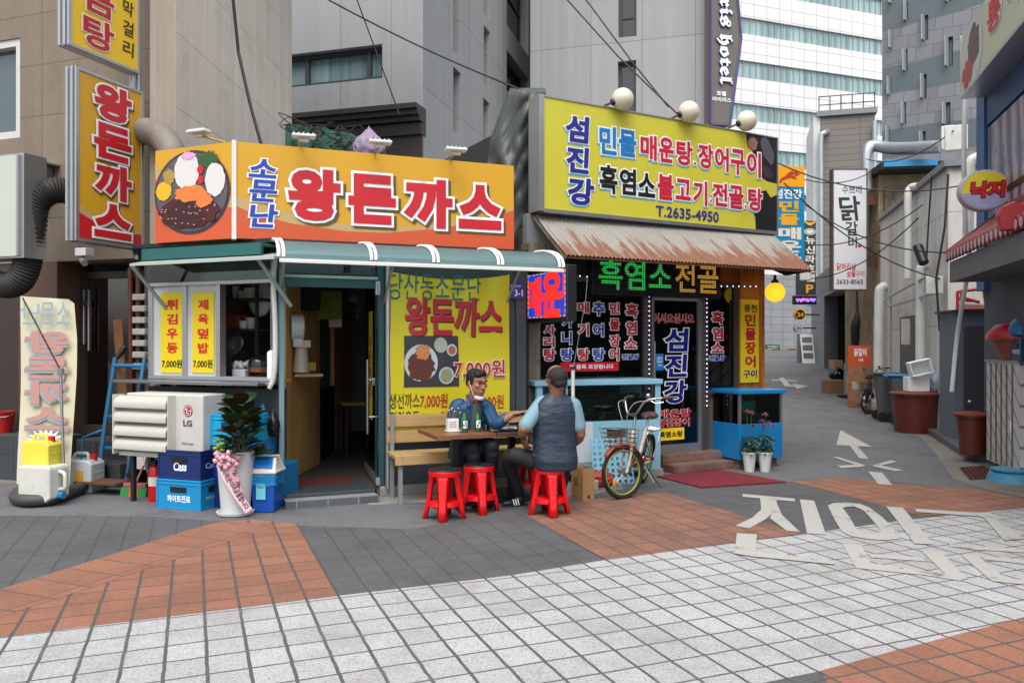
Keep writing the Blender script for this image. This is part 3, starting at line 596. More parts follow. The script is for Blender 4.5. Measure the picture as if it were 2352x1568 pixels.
k = MB(); zz = FK.Z(480, 602, -0.45); k.prism([(-0.45, zz), (0.0, zz + 0.1), (0.0, zz + 0.125), (-0.45, zz + 0.025)], FK.U(298, -0.45), FK.U(630, -0.45), 'x'); part(k, 'small_awning', mat('awning_sheet', 'a7b0aa', 0.4, var=0.1), fr=FK)
for px in (310, 600):
    u = FK.U(px, -0.35); k = MB().tube([(u, -0.4, zz + 0.02), (u + 0.1, -0.03, zz - 0.42)], 0.02, 6)
    part(k, 'awning_bracket', mat('pale_green_steel', '8a9c94', 0.5), fr=FK)
k = MB(); kx = FK.U(632, -0.1); k.tube(catmull([(kx, -0.1, zt - 0.15), (kx - 0.02, -0.1, 2.2), (kx, -0.1, 1.8), (kx, -0.1, 1.45), (kx - 0.02, -0.1, 1.25), (kx - 0.06, -0.12, 1.15)], 5), 0.026, 8)
part(k, 'wrapped_pipe', M_pvc, fr=FK, smooth=60)
# roof (flat, with trim under the sign)
r = MB(); k0 = flocal(FK.w(0.05, -0.26, 0)); r.prism([(k0.x, k0.y), (uC - 0.1, -0.1), (uR, -0.1), (uR, dp + 0.2), (uC - 1.6, dp + 0.2)], zt + 0.01, zt + 0.05); part(r, 'roof', M_dark)
# canopy of bent glass sheet
def arcp(t, y0=-0.05, y1=-0.72, z0=2.6, z1=2.375): a = t * math.pi / 2; return (y0 + (y1 - y0) * math.sin(a), z1 + (z0 - z1) * math.cos(a) ** 0.9 if t < 1 else z1)
cu0, cu1 = FA.U(641, -0.7), FA.U(1290, -0.7)
cn = thing('glass_canopy', 'curved pale glass canopy with white ribs over the doorway and yellow banner', 'awning', FA, ((cu0 + cu1) / 2, -0.4, 2.4))
mb = MB(); n = 10
for i in range(n):
    a, b = arcp(i / n), arcp((i + 1) / n); mb.quad((cu0, a[0], a[1]), (cu1, a[0], a[1]), (cu1, b[0], b[1]), (cu0, b[0], b[1]))
CANOPY, N = newmat('canopy_sheet'); tr = N.n('BsdfTransparent'); tr.inputs[0].default_value = (*lin('b4d6d4'), 1); tl_ = N.n('BsdfTranslucent'); tl_.inputs[0].default_value = (*lin('9cc4c6'), 1); N.b.inputs['Base Color'].default_value = (*lin('8fb4b8'), 1); N.b.inputs['Roughness'].default_value = 0.15
mx = N.n('MixShader'); mx.inputs[0].default_value = 0.5; N.l(N.b.outputs[0], mx.inputs[1]); N.l(tr.outputs[0], mx.inputs[2]); m2_ = N.n('MixShader'); m2_.inputs[0].default_value = 0.3; N.l(mx.outputs[0], m2_.inputs[1]); N.l(tl_.outputs[0], m2_.inputs[2]); N.l(m2_.outputs[0], N.t.nodes['Material Output'].inputs[0])
mb.build('sheet', CANOPY, cn, smooth=180)
for px in (644, 855, 997, 1144, 1283):
    u = FA.U(px, -0.65); rb = MB()
    for du in (-0.022, 0.022): rb.tube([(u + du, arcp(i / 10)[0] - 0.012, arcp(i / 10)[1] + 0.012) for i in range(11)], 0.017, 6)
    rb.build('rib', M_white, cn, smooth=60)
MB().box(cu0, -0.745, 2.35, cu1, -0.715, 2.372).box(cu0, -0.755, 2.335, cu1, -0.725, 2.347).build('front_rail', M_white, cn)
br = MB()
for px in (652, 900, 1190): u = FA.U(px, -0.4); br.tube([(u, -0.5, 2.42), (u, -0.02, 2.0)], 0.014, 6)
br.build('strut', M_alu, cn)
# main sign board
def blob(mb, cx, cz, rx, rz, y, n=26, jit=0.08, rot=0.0, seed=0):
    rg = random.Random(seed + int(cx * 1000)); pts = []
    for q in range(n):
        a = 2 * math.pi * q / n; k = 1 + rg.uniform(-jit, jit); x, z = rx * k * math.cos(a), rz * k * math.sin(a)
        pts.append((cx + x * math.cos(rot) - z * math.sin(rot), y, cz + x * math.sin(rot) + z * math.cos(rot)))
    return mb.add(pts, [tuple(range(n))])
def sheetmat(name, col): 
    if name in MATS: return MATS[name]
    m, N = newmat(name); co = coords(N, scale=(1, 0, 0)); wv = N.n('TexWave'); wv.inputs['Scale'].default_value = 22; N.l(co, wv.inputs['Vector'])
    N.l(mixc(N, mixc(N, 0.12, (0, 0, 0), wv.outputs['Fac']), lin(col), tuple(x * 0.6 for x in lin(col))), N.b.inputs['Base Color']); N.b.inputs['Roughness'].default_value = 0.4; MATS[name] = m; return m
S_y = sheetmat('sign_amber', 'd09c20'); S_o = sheetmat('sign_orange', 'c9552c'); S_b = mat('sign_beige', 'bb9c68', 0.45, var=0.03); S_sh = mat('print_shadow', '5f4a20', 0.5)
sa, sc, sb_, sd = FS.rect(540, 325, 1180, 545); sd = FS.hit(540, 325)[1]; sc = FS.hit(540, 547)[1]; sb_ = FS.U(1180)
sg = thing('restaurant_sign', 'long orange and amber restaurant sign with huge red white-edged letters above the glass canopy', 'sign', FS, ((sa + sb_) / 2, 0, sc))
sg_p = MB().box(0, 0, sc, sb_, 0.14, sd).build('panel', S_y, sg)
def c3(p): return (574.2 + p[0] * 0.3663, p[1] * 0.3663)
top = [FS.hit(*c3(p)) for p in ((-90, 1230), (0, 1255), (160, 1312), (500, 1392), (860, 1428), (1150, 1412), (1400, 1370), (1657, 1308))]
bot = [FS.hit(*c3(p)) for p in ((-90, 1290), (0, 1330), (250, 1400), (600, 1450), (860, 1460), (1200, 1432), (1450, 1388), (1657, 1318))]
mb = MB(); mb.poly([(0.0, top[0][1])] + top[1:-1] + [(sb_, top[-1][1])] + [(sb_, sc)] + [(0.0, sc)], -0.003); mb.build('wave_band', S_b, sg_p)
mb = MB(); mb.poly([(0.0, bot[0][1])] + bot[1:-1] + [(sb_, bot[-1][1])] + [(sb_, sc)] + [(0.0, sc)], -0.006); mb.build('orange_field', S_o, sg_p)
Wt, Rt, Sh = MB(), MB(), MB()
for ch, b in zip('왕돈까스', ((215, 1045, 583, 1402), (598, 1080, 928, 1422), (938, 1110, 1282, 1446), (1288, 1145, 1588, 1456))):
    a = FS.rect(*c3(b[:2]), *c3(b[2:]))
    Sh.text(ch, a[0] + 0.03, a[1] - 0.025, a[2] + 0.03, a[3] - 0.025, -0.010, 0.105, 0.105); Wt.text(ch, *a, -0.014, 0.105, 0.105); Rt.text(ch, *a, -0.020, 0.055, 0.105)
Sh.build('letter_shadow', S_sh, sg_p); Wt.build('letter_outline', T_white, sg_p); Rt.build('lettering', mat('sign_red', 'c01824', 0.4, var=0.02), sg_p)
Wt, Bt = MB(), MB()
for ch, b in zip('소문난', ((566, 363, 637, 411), (566, 411, 637, 466), (566, 466, 637, 525))):
    a = FS.rect(*b); Wt.text(ch, *a, -0.012, 0.08, 0.08, 0.12); Bt.text(ch, *a, -0.018, 0.03, 0.08, 0.12)
Wt.build('small_outline', T_white, sg_p); Bt.build('small_lettering', mat('sign_blue', '1c3fa6', 0.4), sg_p)
MB().box(-0.03, -0.015, sc - 0.01, 0.012, 0.14, sd + 0.01).build('corner_trim', M_white, sg)
# wing with the printed dish
wL = FSW.U(357); wR = (FS.o - FSW.o).dot(FSW.u) - 0.032; wz0, wz1 = sc, sd
wg = thing('dish_sign', 'orange sign panel printed with a dark plate of rice and sauced cutlet', 'sign', FSW, ((wL + wR) / 2, 0, wz0))
wp = MB().box(wL, 0, wz0, wR, 0.14, wz1).build('panel', S_y, wg)
ww = wR - wL; wh = wz1 - wz0
def W2(cx, cy): return wL + (cx - 975) / (1465 - 975) * ww, wz1 - (cy - 915) / (1510 - 915) * wh
MB().poly([(wL, wz0), (wR, wz0), W2(1465, 1250), W2(1200, 1180), W2(1010, 1060), (wL, W2(975, 990)[1])], -0.003).build('beige_field', S_b, wp)
MB().poly([(wL, wz0), (wR, wz0), W2(1465, 1320), W2(1200, 1260), W2(1010, 1150), (wL, W2(975, 1090)[1])], -0.006).build('orange_field', S_o, wp)
c = W2(1215, 1205)
MB().disc(c, ww * 0.492, -0.010, 40, wh * 0.445).build('plate_rim', mat('plate_dark', '3a3136', 0.4, var=0.3), wp)
MB().disc(c, ww * 0.462, -0.014, 40, wh * 0.415).build('plate', mat('plate_grey', '5a5058', 0.4, var=0.35, scale=12), wp)
def food(nm, cx, cy, rx, ry, col, y, jit=0.1, var=0.4, sc_=40, rot=0.0):
    q = W2(cx, cy); blob(MB(), q[0], q[1], rx / 490 * ww, ry / 595 * wh, y, 30, jit, rot).build(nm, mat('food_' + nm + col, col, 0.5, var=var, scale=sc_), wp)
food('greens', 1320, 1010, 62, 50, '2e5424', -0.018, 0.25); food('rice', 1190, 1070, 78, 118, 'd6d2d0', -0.021, 0.05, 0.12); food('rice', 1367, 1140, 62, 105, 'd6d2d0', -0.021, 0.05, 0.12)
food('radish', 1200, 975, 40, 25, 'd8a0c8', -0.024, 0.3); food('pickle', 1040, 1185, 52, 58, 'dcb014', -0.021, 0.08); food('potato', 1075, 1095, 38, 50, 'a88a3c', -0.021, 0.15)
food('tomato', 1278, 1070, 20, 28, 'c21a1a', -0.026, 0.05, 0.1); food('tomato', 1280, 1135, 18, 26, 'c21a1a', -0.026, 0.05, 0.1)
food('cutlet', 1200, 1330, 185, 100, '4a1810', -0.026, 0.12, 0.5, 30, 0.0); food('sauce', 1185, 1340, 120, 85, '3a0f12', -0.029, 0.15, 0.3); food('shreds', 1215, 1215, 100, 50, 'e07a3a', -0.032, 0.15); food('shreds', 1300, 1265, 52, 45, 'e07a3a', -0.0325, 0.2)
for q in range(26): food('glaze', 1010 + random.random() * 370, 1290 + random.random() * 130, 6, 4, 'b9909a', -0.034, 0.2)
# floodlights
def flood(label, head, foot, rz):
    f = Fr(head.x, head.y, rz); t = thing('floodlight', label, 'floodlight', f, (0, 0, head.z), 'led floodlights above the restaurant sign')
    z = head.z
    b = MB(); b.box(-0.115, -0.07, z - 0.012, 0.115, 0.05, z + 0.016); b.build('lamp_head', M_white, t, bevel=0.01)
    b = MB()
    for q in range(5): b.box(-0.1 + q * 0.045, -0.05, z + 0.017, -0.09 + q * 0.045, 0.04, z + 0.032)
    b.box(-0.05, -0.02, z - 0.05, 0.05, 0.03, z - 0.013); b.build('heat_sink', M_pvc, t)
    MB().quad((-0.105, -0.065, z - 0.0135), (0.105, -0.065, z - 0.0135), (0.105, 0.045, z - 0.0135), (-0.105, 0.045, z - 0.0135)).build('lens', mat('lamp_lens', 'd9d6c0', 0.3), t)
    l = f.M().inverted() @ foot; a = MB(); a.tube([(0, 0, z - 0.03), (l.x, l.y, l.z)], 0.012, 6); a.build('arm', mat('brassy_steel', '9b8344', 0.5, 0.4), t)
flood('white floodlight on a slanted arm above the printed dish panel', at(458, 304, 8.0), at(520, 328, 7.9), R(-22))
flood('white floodlight above the small blue letters of the orange sign', at(698, 314, 7.85), at(688, 336, 8.1), R(15))
flood('white floodlight over the middle of the long orange sign', at(873, 328, 8.05), at(858, 352, 8.35), R(15))
flood('white floodlight near the tarpaulin end of the orange sign', at(1047, 345, 8.4), at(1030, 370, 8.7), R(15))
# open glass door
h0 = at(868, 800, 8.3); h1 = at(841, 800, 9.42); DF = Fr(h1.x, h1.y, math.atan2(h0.y - h1.y, h0.x - h1.x)); dl = (h0 - h1).length
gd = thing('glass_door', 'open frameless glass door with long steel handles swung into the restaurant doorway', 'door', DF, (dl, 0, 0.1))
dz1 = 2.22
MB().box(0, -0.006, 0.2, dl, 0.006, dz1).build('pane', glass('green_edge_glass', 'a8c4b8', 0.03), gd)
MB().box(0, -0.02, 0.12, dl, 0.02, 0.198).box(dl - 0.12, -0.022, dz1 - 0.12, dl, 0.022, dz1 + 0.02).build('rail', M_alu, gd)
hb_ = MB(); ux = dl * 0.72
for yy in (-0.07, 0.07): hb_.tube([(ux, yy, 0.62), (ux, yy, 1.42)], 0.017, 8)
for zz_ in (0.8, 1.2): hb_.tube([(ux, -0.07, zz_), (ux, 0.07, zz_)], 0.011, 6)
hb_.build('handle', M_steel, gd, smooth=40)
MB().box(ux - 0.06, -0.03, 1.14, ux + 0.06, 0.03, 1.22).build('lock', M_steel, gd, bevel=0.01)
stk = MB().box(dl * 0.32, -0.0095, 0.75, dl * 0.62, -0.0085, 1.95).box(dl * 0.32, 0.0085, 0.75, dl * 0.62, 0.0095, 1.95).build('sticker', mat('sticker_yellow', 'd8c01c', 0.5, var=0.05), gd)
for yy, mi in ((-0.012, False), (0.012, True)): MB().text('왕돈까스', dl * 0.36, 1.0, dl * 0.58, 1.7, yy, 0.03, 0.03, vert=True, gap=0.2, mirror=mi).build('lettering', T_red, stk)
# vinyl banner
bn = thing('vinyl_banner', 'large wrinkled yellow vinyl banner with red prices hung behind the dining tables', 'banner', FA, (FA.U(1030), -0.1, 0.65))
by = -0.09; b0, b1 = FA.U(888, by), FA.U(1170, by); bz0, bz1 = FA.Z(1030, 990, by), FA.Z(1030, 626, by)
def wav(u, z): s = (u - b0) / (b1 - b0); t = (z - bz0) / (bz1 - bz0); return 0.014 * math.sin(7 * s * math.pi * (0.3 + t * 0.35) + 1.5 * t) * (0.3 + t) + 0.010 * math.sin(30 * (s - 0.15 * t)) * max(0, t - 0.55) * 2.2 + 0.012 * math.sin(9 * t + 3 * s)
mb = MB(); nx_, nz_ = 60, 60
for j in range(nz_ + 1):
    for i in range(nx_ + 1):
        s, t = i / nx_, j / nz_; u = b0 + (b1 - b0) * s; z = bz0 + (bz1 - bz0) * t + (0.03 * 4 * s * (1 - s) * -1 if t > 0.99 else 0) - 0.04 * t * 4 * s * (1 - s) * max(0, t - 0.8) * 5
        mb.v.append((u, by + wav(u, z) - 0.0, z))
for j in range(nz_):
    for i in range(nx_): a = j * (nx_ + 1) + i; mb.f.append((a, a + 1, a + nx_ + 2, a + nx_ + 1))
cl = mb.build('cloth', mat('banner_yellow', 'cdbf1c', 0.45, var=0.05), bn, smooth=180)
def onbanner(m):
    m.v = [(v[0], by + wav(v[0], v[2]) + (v[1] - by), v[2]) for v in m.v]; return m
def btext(nm, t, px, m, bev, dy=-0.008, sh=0.0, dx=0, dz=0, ref=None):
    a = FA.rect(*px, by); onbanner(MB().text(t, a[0] + dx, a[1] + dz, a[2] + dx, a[3] + dz, by + dy, bev, bev if ref is None else ref, sh)).build(nm, m, cl)
T_dt = mat('banner_teal_ink', '1f6276', 0.5); T_dr = mat('banner_red_ink', 'b01c2e', 0.5); T_dg = mat('banner_dark_ink', '2b2430', 0.5)
btext('headline_lettering', '당산동소문난', (893, 628, 1102, 690), T_dt, 0.0)
btext('letter_shadow', '왕돈까스', (930, 683, 1152, 772), T_dg, 0.035, -0.007, 0, 0.01, -0.012); btext('lettering', '왕돈까스', (930, 683, 1152, 772), T_dr, 0.035, -0.013)
a = FA.rect(928, 771, 1053, 888, by)
def sub_grid(a, dy, n=10):
    m = MB()
    for j in range(n + 1):
        for i in range(n + 1): u = a[0] + (a[2] - a[0]) * i / n; z = a[1] + (a[3] - a[1]) * j / n; m.v.append((u, by + wav(u, z) + dy, z))
    for j in range(n):
        for i in range(n): q = j * (n + 1) + i; m.f.append((q, q + 1, q + n + 2, q + n + 1))
    return m
sub_grid(a, -0.006).build('dish_photo', mat('photo_charcoal', '33353a', 0.5, var=0.3, scale=6), cl)
pw, ph_ = a[2] - a[0], a[3] - a[1]
def bd(nm, cx, cz, r, m, dy, jit=0.0): onbanner(blob(MB(), a[0] + pw * cx, a[1] + ph_ * cz, pw * r, ph_ * r * 1.2, by + dy, 30, jit)).build(nm, m, cl)
M_pl = mat('photo_plate', 'b8c2c8', 0.4, var=0.1); M_kt = mat('photo_cutlet', '5a2c20', 0.5, var=0.35, scale=30)
bd('plate_print', 0.3, 0.47, 0.3, M_pl, -0.010); bd('cutlet_print', 0.3, 0.4, 0.24, M_kt, -0.013, 0.12); bd('salad_print', 0.33, 0.68, 0.13, mat('photo_salad', 'c07a4a', 0.5, var=0.5, scale=40), -0.0145, 0.2)
bd('bowl_print', 0.66, 0.82, 0.125, mat('photo_bowl', 'a9aba0', 0.4), -0.010); bd('bowl_print', 0.87, 0.72, 0.1, M_pl, -0.011); bd('kimchi_print', 0.87, 0.72, 0.07, mat('photo_kimchi', 'b05a48', 0.5, var=0.4, scale=30), -0.0135, 0.1)
bd('bowl_print', 0.76, 0.22, 0.14, M_pl, -0.011); bd('soup_print', 0.76, 0.22, 0.115, mat('photo_soup', '8d8a6c', 0.5, var=0.4, scale=30), -0.0135, 0.05)
btext('price_outline', '7,000원', (1040, 824, 1159, 872), T_white, 0.05, -0.016); btext('price_lettering', '7,000원', (1040, 824, 1159, 872), T_dr, 0.02, -0.021, ref=0.05)
btext('menu_lettering', '생선까스', (895, 903, 964, 938), T_dg, 0.005); btext('price_lettering', '7,000원', (965, 903, 1027, 938), T_dr, 0.015)
btext('menu_lettering', '튀김우동', (895, 944, 964, 975), T_dg, 0.005); btext('price_lettering', '7,000원', (965, 944, 1027, 975), T_dr, 0.015); btext('price_lettering', '7,000원', (1092, 906, 1156, 940), T_dr, 0.01)
# address plate
a = FA.rect(1168, 645, 1205, 686, -0.04)
ap = thing('address_plate', 'small blue house number plate beside the yellow banner', 'sign', FA, (a[0], -0.04, a[1])); ap_ = MB().prism([(a[0], a[1]), (a[2], a[1]), (a[2], a[3] - 0.03), ((a[0] + a[2]) / 2, a[3]), (a[0], a[3] - 0.03)], -0.05, -0.035, 'y').build('plate', mat('plate_blue', '1d3d86', 0.4), ap)
MB().text('3-1', a[0] + 0.07, a[1] + 0.03, a[2] - 0.03, a[1] + 0.1, -0.053, 0.02).text('당산로', a[0] + 0.02, a[1] + 0.125, a[2] - 0.05, a[1] + 0.155, -0.053, 0.0).build('lettering', T_white, ap_)

# things inside the doorway
def inside(name, label, cat, px, py, d, mb, m, **k): p = at(px, py, d); return tag(mb.build(name, m, None, Fr(p.x, p.y, FA.a, p.z), **k), label, cat)
DSP = mat('dispenser_white', 'b9c0c2', 0.4)
inside('paper_dispenser', 'round white paper towel dispenser on the plank wall inside the doorway', 'dispenser', 681, 752, 9.0, MB().tube([(-0.07, -0.05, 0), (0.07, -0.05, 0)], 0.145, 22).box(-0.05, -0.12, -0.22, 0.06, 0.0, -0.12), DSP, bevel=0.015)
wd_ = MB(); wd_.box(-0.08, -0.1, 0.16, 0.09, 0.06, 0.24); wd_.lathe([(0.095, -0.12), (0.075, 0.08), (0.07, 0.17)], 18); inside('water_dispenser', 'beige drink dispenser on the small wooden ledge inside the doorway', 'dispenser', 692, 830, 9.0, wd_, mat('beige_plastic', 'a8a494', 0.4), smooth=40)
inside('wall_ledge', 'small pine ledge on the plank wall inside the doorway', 'ledge', 704, 858, 9.05, MB().box(-0.14, -0.1, -0.03, 0.17, 0.1, 0.0), M_pinex)
inside('sanitiser_bottle', 'clear pump bottle with a red label beyond the wooden ledge', 'bottle', 729, 848, 10.0, MB().lathe([(0.04, -0.02), (0.042, 0.12), (0.015, 0.17), (0.012, 0.2), (0, 0.2)], 14), mat('red_label_bottle', 'a83030', 0.3), smooth=50)
inside('yellow_box', 'small yellow box beside the beige drink dispenser', 'box', 715, 845, 9.6, MB().box(-0.05, -0.03, -0.03, 0.05, 0.05, 0.07), mat('sticker_yellow', 'd8c01c'))
inside('towel', 'olive green cloth hanging from the ceiling inside the doorway', 'towel', 757, 702, 9.6, MB().box(-0.15, -0.03, -0.17, 0.15, 0.03, 0.18), mat('olive_cloth', '5f6a2a', 0.9, var=0.4, scale=14, bump=0.8, bscale=12), bevel=0.02)
for i, (px, lb_) in enumerate(((684, 'black jacket hanging above the paper dispenser inside the doorway'), (716, 'dark jacket hanging next to the olive cloth inside the doorway'))): inside('jacket', lb_, 'jacket', px, 690, 9.3, MB().box(-0.1, -0.05, -0.12, 0.1, 0.05, 0.16), mat('black_cloth', '17181b', 0.9, var=0.3), bevel=0.03)
fn = thing('wall_fan', 'grey wall fan high up inside the doorway', 'fan', Fr(*at(825, 695, 10.6).xy, FA.a, at(825, 695, 10.6).z)); b = MB()
for k_ in range(4): b.tube([((0.05 + 0.04 * k_) * math.cos(2 * math.pi * q / 24), -0.06, (0.05 + 0.04 * k_) * math.sin(2 * math.pi * q / 24)) for q in range(25)], 0.003, 4, False)
for k_ in range(16): a_ = k_ * math.pi / 8; b.tube([(0.03 * math.cos(a_), -0.07, 0.03 * math.sin(a_)), (0.17 * math.cos(a_), -0.05, 0.17 * math.sin(a_))], 0.002, 4)
b.build('grille', M_steel, fn); b = MB()
for k_ in range(3): a_ = k_ * 2.09; b.quad((0, -0.03, 0), (0.15 * math.cos(a_), -0.045, 0.15 * math.sin(a_)), (0.15 * math.cos(a_ + 0.9), -0.02, 0.15 * math.sin(a_ + 0.9)))
b.build('blade', mat('fan_blue', '6f8ba0', 0.4), fn); MB().tube([(0, 0.0, 0), (0, 0.12, -0.05), (0.02, 0.2, -0.2)], 0.035, 10).build('motor', M_grey, fn, smooth=50)
for px, py, lb_ in ((717, 720, 'white menu notes pinned above the service counter'), (770, 733, 'white paper notes on the second plank wall')): inside('paper_note', lb_, 'note', px, py, 10.2, MB().box(-0.08, -0.004, -0.1, 0.08, 0.0, 0.12), T_white)
q = FA.sub((dL + dR) / 2, 0.45, 0.085); tag(MB().box(-0.42, -0.12, 0, 0.3, 0.25, 0.025).build('entrance_mat', mat('dark_red_mat', '5a1018', 0.95, var=0.3, bump=0.5), None, q), 'dark red mat just inside the restaurant doorway', 'mat')
tb_ = thing('indoor_table', 'wooden table deep inside the cutlet restaurant behind the glass door', 'table', FA.sub(FA.U(835, 3.0), 3.0, 0.08)); MB().box(-0.35, -0.3, 0.66, 0.5, 0.3, 0.7).build('table_top', M_pinex, tb_)
for x, y in ((-0.3, -0.25), (0.42, -0.25), (-0.3, 0.22), (0.42, 0.22)): MB().box(x, y, 0, x + 0.04, y + 0.04, 0.66).build('leg', M_black, tb_)
# ---------------------------------------------------------------- second restaurant (river fish)
F2 = Fr(2.19, 10.3, R(28)); FS2 = Fr(0.363, 9.1, R(29.8))
def c5(p): return (1205.9 + p[0] * .3662, 574.2 + p[1] * .3662)
def c6(p): return (1177.1 + p[0] * .3112, 172.3 + p[1] * .3112)
def r2(fr, f, x0, yt, yb, x1, yr=None, off=0.0):
    """rectangle on a frame's plane from its left edge's two corners and its right edge"""
    a = fr.hit(*f((x0, yt)), off); b = fr.hit(*f((x0, yb)), off); return a[0], b[1], fr.U(f((x1, 0))[0], off), a[1]
M_oldwood = wood('weathered_wood', '57493c', '8d8073', 'z', 1.0, 0.8); M_orwood = wood('varnished_wood', '7a4214', 'a8641f', 'x', 0.8, 0.4); M_orz = wood('varnished_post', '7a4214', 'b5711f', 'z', 0.8, 0.4)
M_brz = mat('brown_aluminium', '5b5450', 0.4, 0.5)
v0, v1 = F2.U(1222), F2.U(1760); zs2 = 2.62
s2 = thing('fish_restaurant', 'old restaurant with dark glazed front of red and blue lettering below a rusty awning', 'restaurant', F2, ((v0 + v1) / 2, 0, 0))
def p2(mb, name, m, par=None, **k): return mb.build(name, m, par or s2, **k)
p2(MB().box(F2.U(1208), -0.08, 0, F2.U(1233), 0.12, 2.75), 'wooden_post', M_oldwood)
p2(MB().box(F2.U(1217, -0.084), -0.086, 1.86, F2.U(1231, -0.084), -0.081, 2.2), 'peeling_paint', T_white)
w1a, w1b = F2.U(1236), F2.U(1474); da, db = F2.U(1492), F2.U(1608); w2a, w2b = F2.U(1622), F2.U(1684)
gz0, gz1 = 0.98, 2.33; zd0 = 0.2
f = MB()
for a, b in ((F2.U(1474), F2.U(1492)), (F2.U(1608), F2.U(1622)), (w2b, w2b + 0.05)): f.box(a, -0.05, 0.12, b, 0.06, gz1)
f.box(w1a - 0.02, -0.05, gz1, w2b + 0.05, 0.06, gz1 + 0.06).box(w1a - 0.02, -0.05, gz0 - 0.06, w1b, 0.06, gz0).box(w2a, -0.05, gz0 - 0.06, w2b, 0.06, gz0)
p2(f, 'shopfront_frame', M_brz, bevel=0.004)
M_shopg = glass('shop_glass', '6f7a7c', 0.035)
win1 = p2(MB().box(w1a, -0.008, gz0, w1b, 0.0, gz1), 'window', M_shopg); win2 = p2(MB().box(w2a, -0.008, gz0, w2b, 0.0, gz1), 'window', M_shopg)
door = p2(MB().box(da + 0.05, -0.008, zd0 + 0.1, db - 0.05, 0.0, 2.14), 'door', M_shopg)
MB().box(da, -0.03, zd0, da + 0.05, 0.02, 2.26).box(db - 0.05, -0.03, zd0, db, 0.02, 2.26).box(da + 0.05, -0.03, zd0, db - 0.05, 0.02, zd0 + 0.1).build('door_frame', M_alu, door)
MB().box(da + 0.05, -0.03, 2.14, db - 0.05, 0.02, 2.26).build('header', mat('pale_grey_header', 'a2a3a5', 0.4), door)
MB().tube([(da + 0.03, -0.06, 1.1), (da + 0.03, -0.06, 1.62)], 0.014, 8).build('handle', M_steel, door)
for a, b in ((w1a, w1b), (w2a, w2b + 0.05)): p2(MB().box(a, 0, 0, b, 0.1, gz0 - 0.06), 'lower_wall', mat('shop_lower_wall', '5b5049', 0.7))
p2(MB().box(F2.U(1690), -0.09, 0, F2.U(1745), 0.1, 2.62), 'corner_post', M_orz)
p2(MB().box(F2.U(1285), -0.02, gz1 + 0.06, F2.U(1690), 0.1, 3.0), 'timber_header', M_orwood)
p2(MB().box(F2.U(1210), 0.0, gz1 + 0.06, F2.U(1285) - 0.002, 0.1, 3.1), 'tin_cladding', M_grey)
p2(MB().box(w1a, -0.035, gz1 + 0.07, F2.U(1360), -0.022, 2.6), 'upper_panel', M_dark)
d2 = 4.5
M_in2 = mat('dim_brown_interior', '4a3e36', 0.8, var=0.4, scale=1.2)
p2(MB().box(v0, 0.1, 0.1, v1, d2, 0.12), 'room_floor', M_floor); p2(MB().box(v0, d2, 0, v1, d2 + 0.1, 2.9), 'back_wall', M_in2)
p2(MB().box(v0 - 0.04, 0.12, 0, v0 + 0.02, d2, 2.95).box(v1 - 0.05, 0.1, 0, v1, d2, 2.99), 'side_wall', M_in2)
p2(MB().box(v0, 0.1, 2.75, v1, d2, 2.8), 'room_ceiling', M_in2); p2(MB().box(v0, 0.35, 3.0, v1 - 0.2, d2, 4.25), 'attic', mat('dark_tarp_wall', '33393a', 0.7))
p2(MB().box(F2.U(1425, 1.0), 1.0, 2.45, F2.U(1480, 1.0), 1.08, 2.49), 'tube_lamp', emit('tube_light', 'dfe8ff', 14))
# things on the floor inside
def intable(u, y):
    t = MB(); t.box(u, y, 0.84, u + 0.9, y + 0.7, 0.88)
    for a, b in ((0.05, 0.05), (0.82, 0.05), (0.05, 0.62), (0.82, 0.62)): t.box(u + a, y + b, 0.12, u + a + 0.04, y + b + 0.04, 0.84)
    return tag(t.build('indoor_table', mat('dim_table', '6a4a2c', 0.5), None, F2, at=(u + 0.45, y, 0.12)), None, 'table')
intable(F2.U(1300), 1.6)['label'] = 'dim wooden table inside the fish restaurant behind its wide window'
fg = thing('drinks_fridge', 'dark glass drinks fridge standing inside behind the glazed door', 'fridge', F2, (F2.U(1590), 2.2, 0.12))
a = F2.U(1580, 2.0); MB().box(a, 2.0, 0.12, a + 0.75, 2.6, 1.9).build('cabinet', mat('fridge_navy', '1d2c4a', 0.4), fg); MB().text('Cass', a + 0.06, 1.35, a + 0.4, 1.5, 1.992, 0.03, shear=0.1).build('lettering', T_white, fg)
# letters on the glass
def deco(par, fr, f, boxes, m, off=-0.012, b1=0.09, b0=0.035, sh=0.0, name='lettering', om=None):
    Wt, Ct = MB(), MB()
    for t, x0, yt, yb, x1 in boxes:
        a = r2(fr, f, x0, yt, yb, x1, off=off); Wt.text(t, *a, off, b1, b1, sh); Ct.text(t, *a, off - 0.005, b0, b1, sh)
    Wt.build(name + '_outline', om or T_white, par); Ct.build(name, m, par)
DR = mat('decal_red', 'b01226', 0.4, var=0.02); DB = mat('decal_blue', '1c3c9c', 0.4, var=0.02); DN = mat('decal_navy', '10187a', 0.4, var=0.02)
deco(win1, F2, c5, [('사', 112, 465, 537, 192), ('리', 112, 540, 612, 190), ('탕', 112, 613, 700, 195), ('메', 325, 322, 398, 406), ('기', 325, 455, 542, 405), ('탕', 328, 612, 696, 406),
     ('민', 527, 325, 405, 596), ('물', 527, 425, 505, 596), ('장', 525, 528, 608, 598), ('어', 523, 612, 697, 594), ('흑', 626, 330, 428, 712), ('염', 628, 440, 532, 704), ('소', 620, 540, 622, 704)], DR)
deco(win1, F2, c5, [('가', 228, 405, 490, 302), ('니', 225, 505, 595, 298), ('탕', 222, 612, 700, 304), ('추', 420, 318, 415, 503), ('어', 422, 455, 546, 498), ('탕', 422, 612, 698, 503), ('전골.탕', 605, 650, 690, 717)], DB, name='blue_lettering')
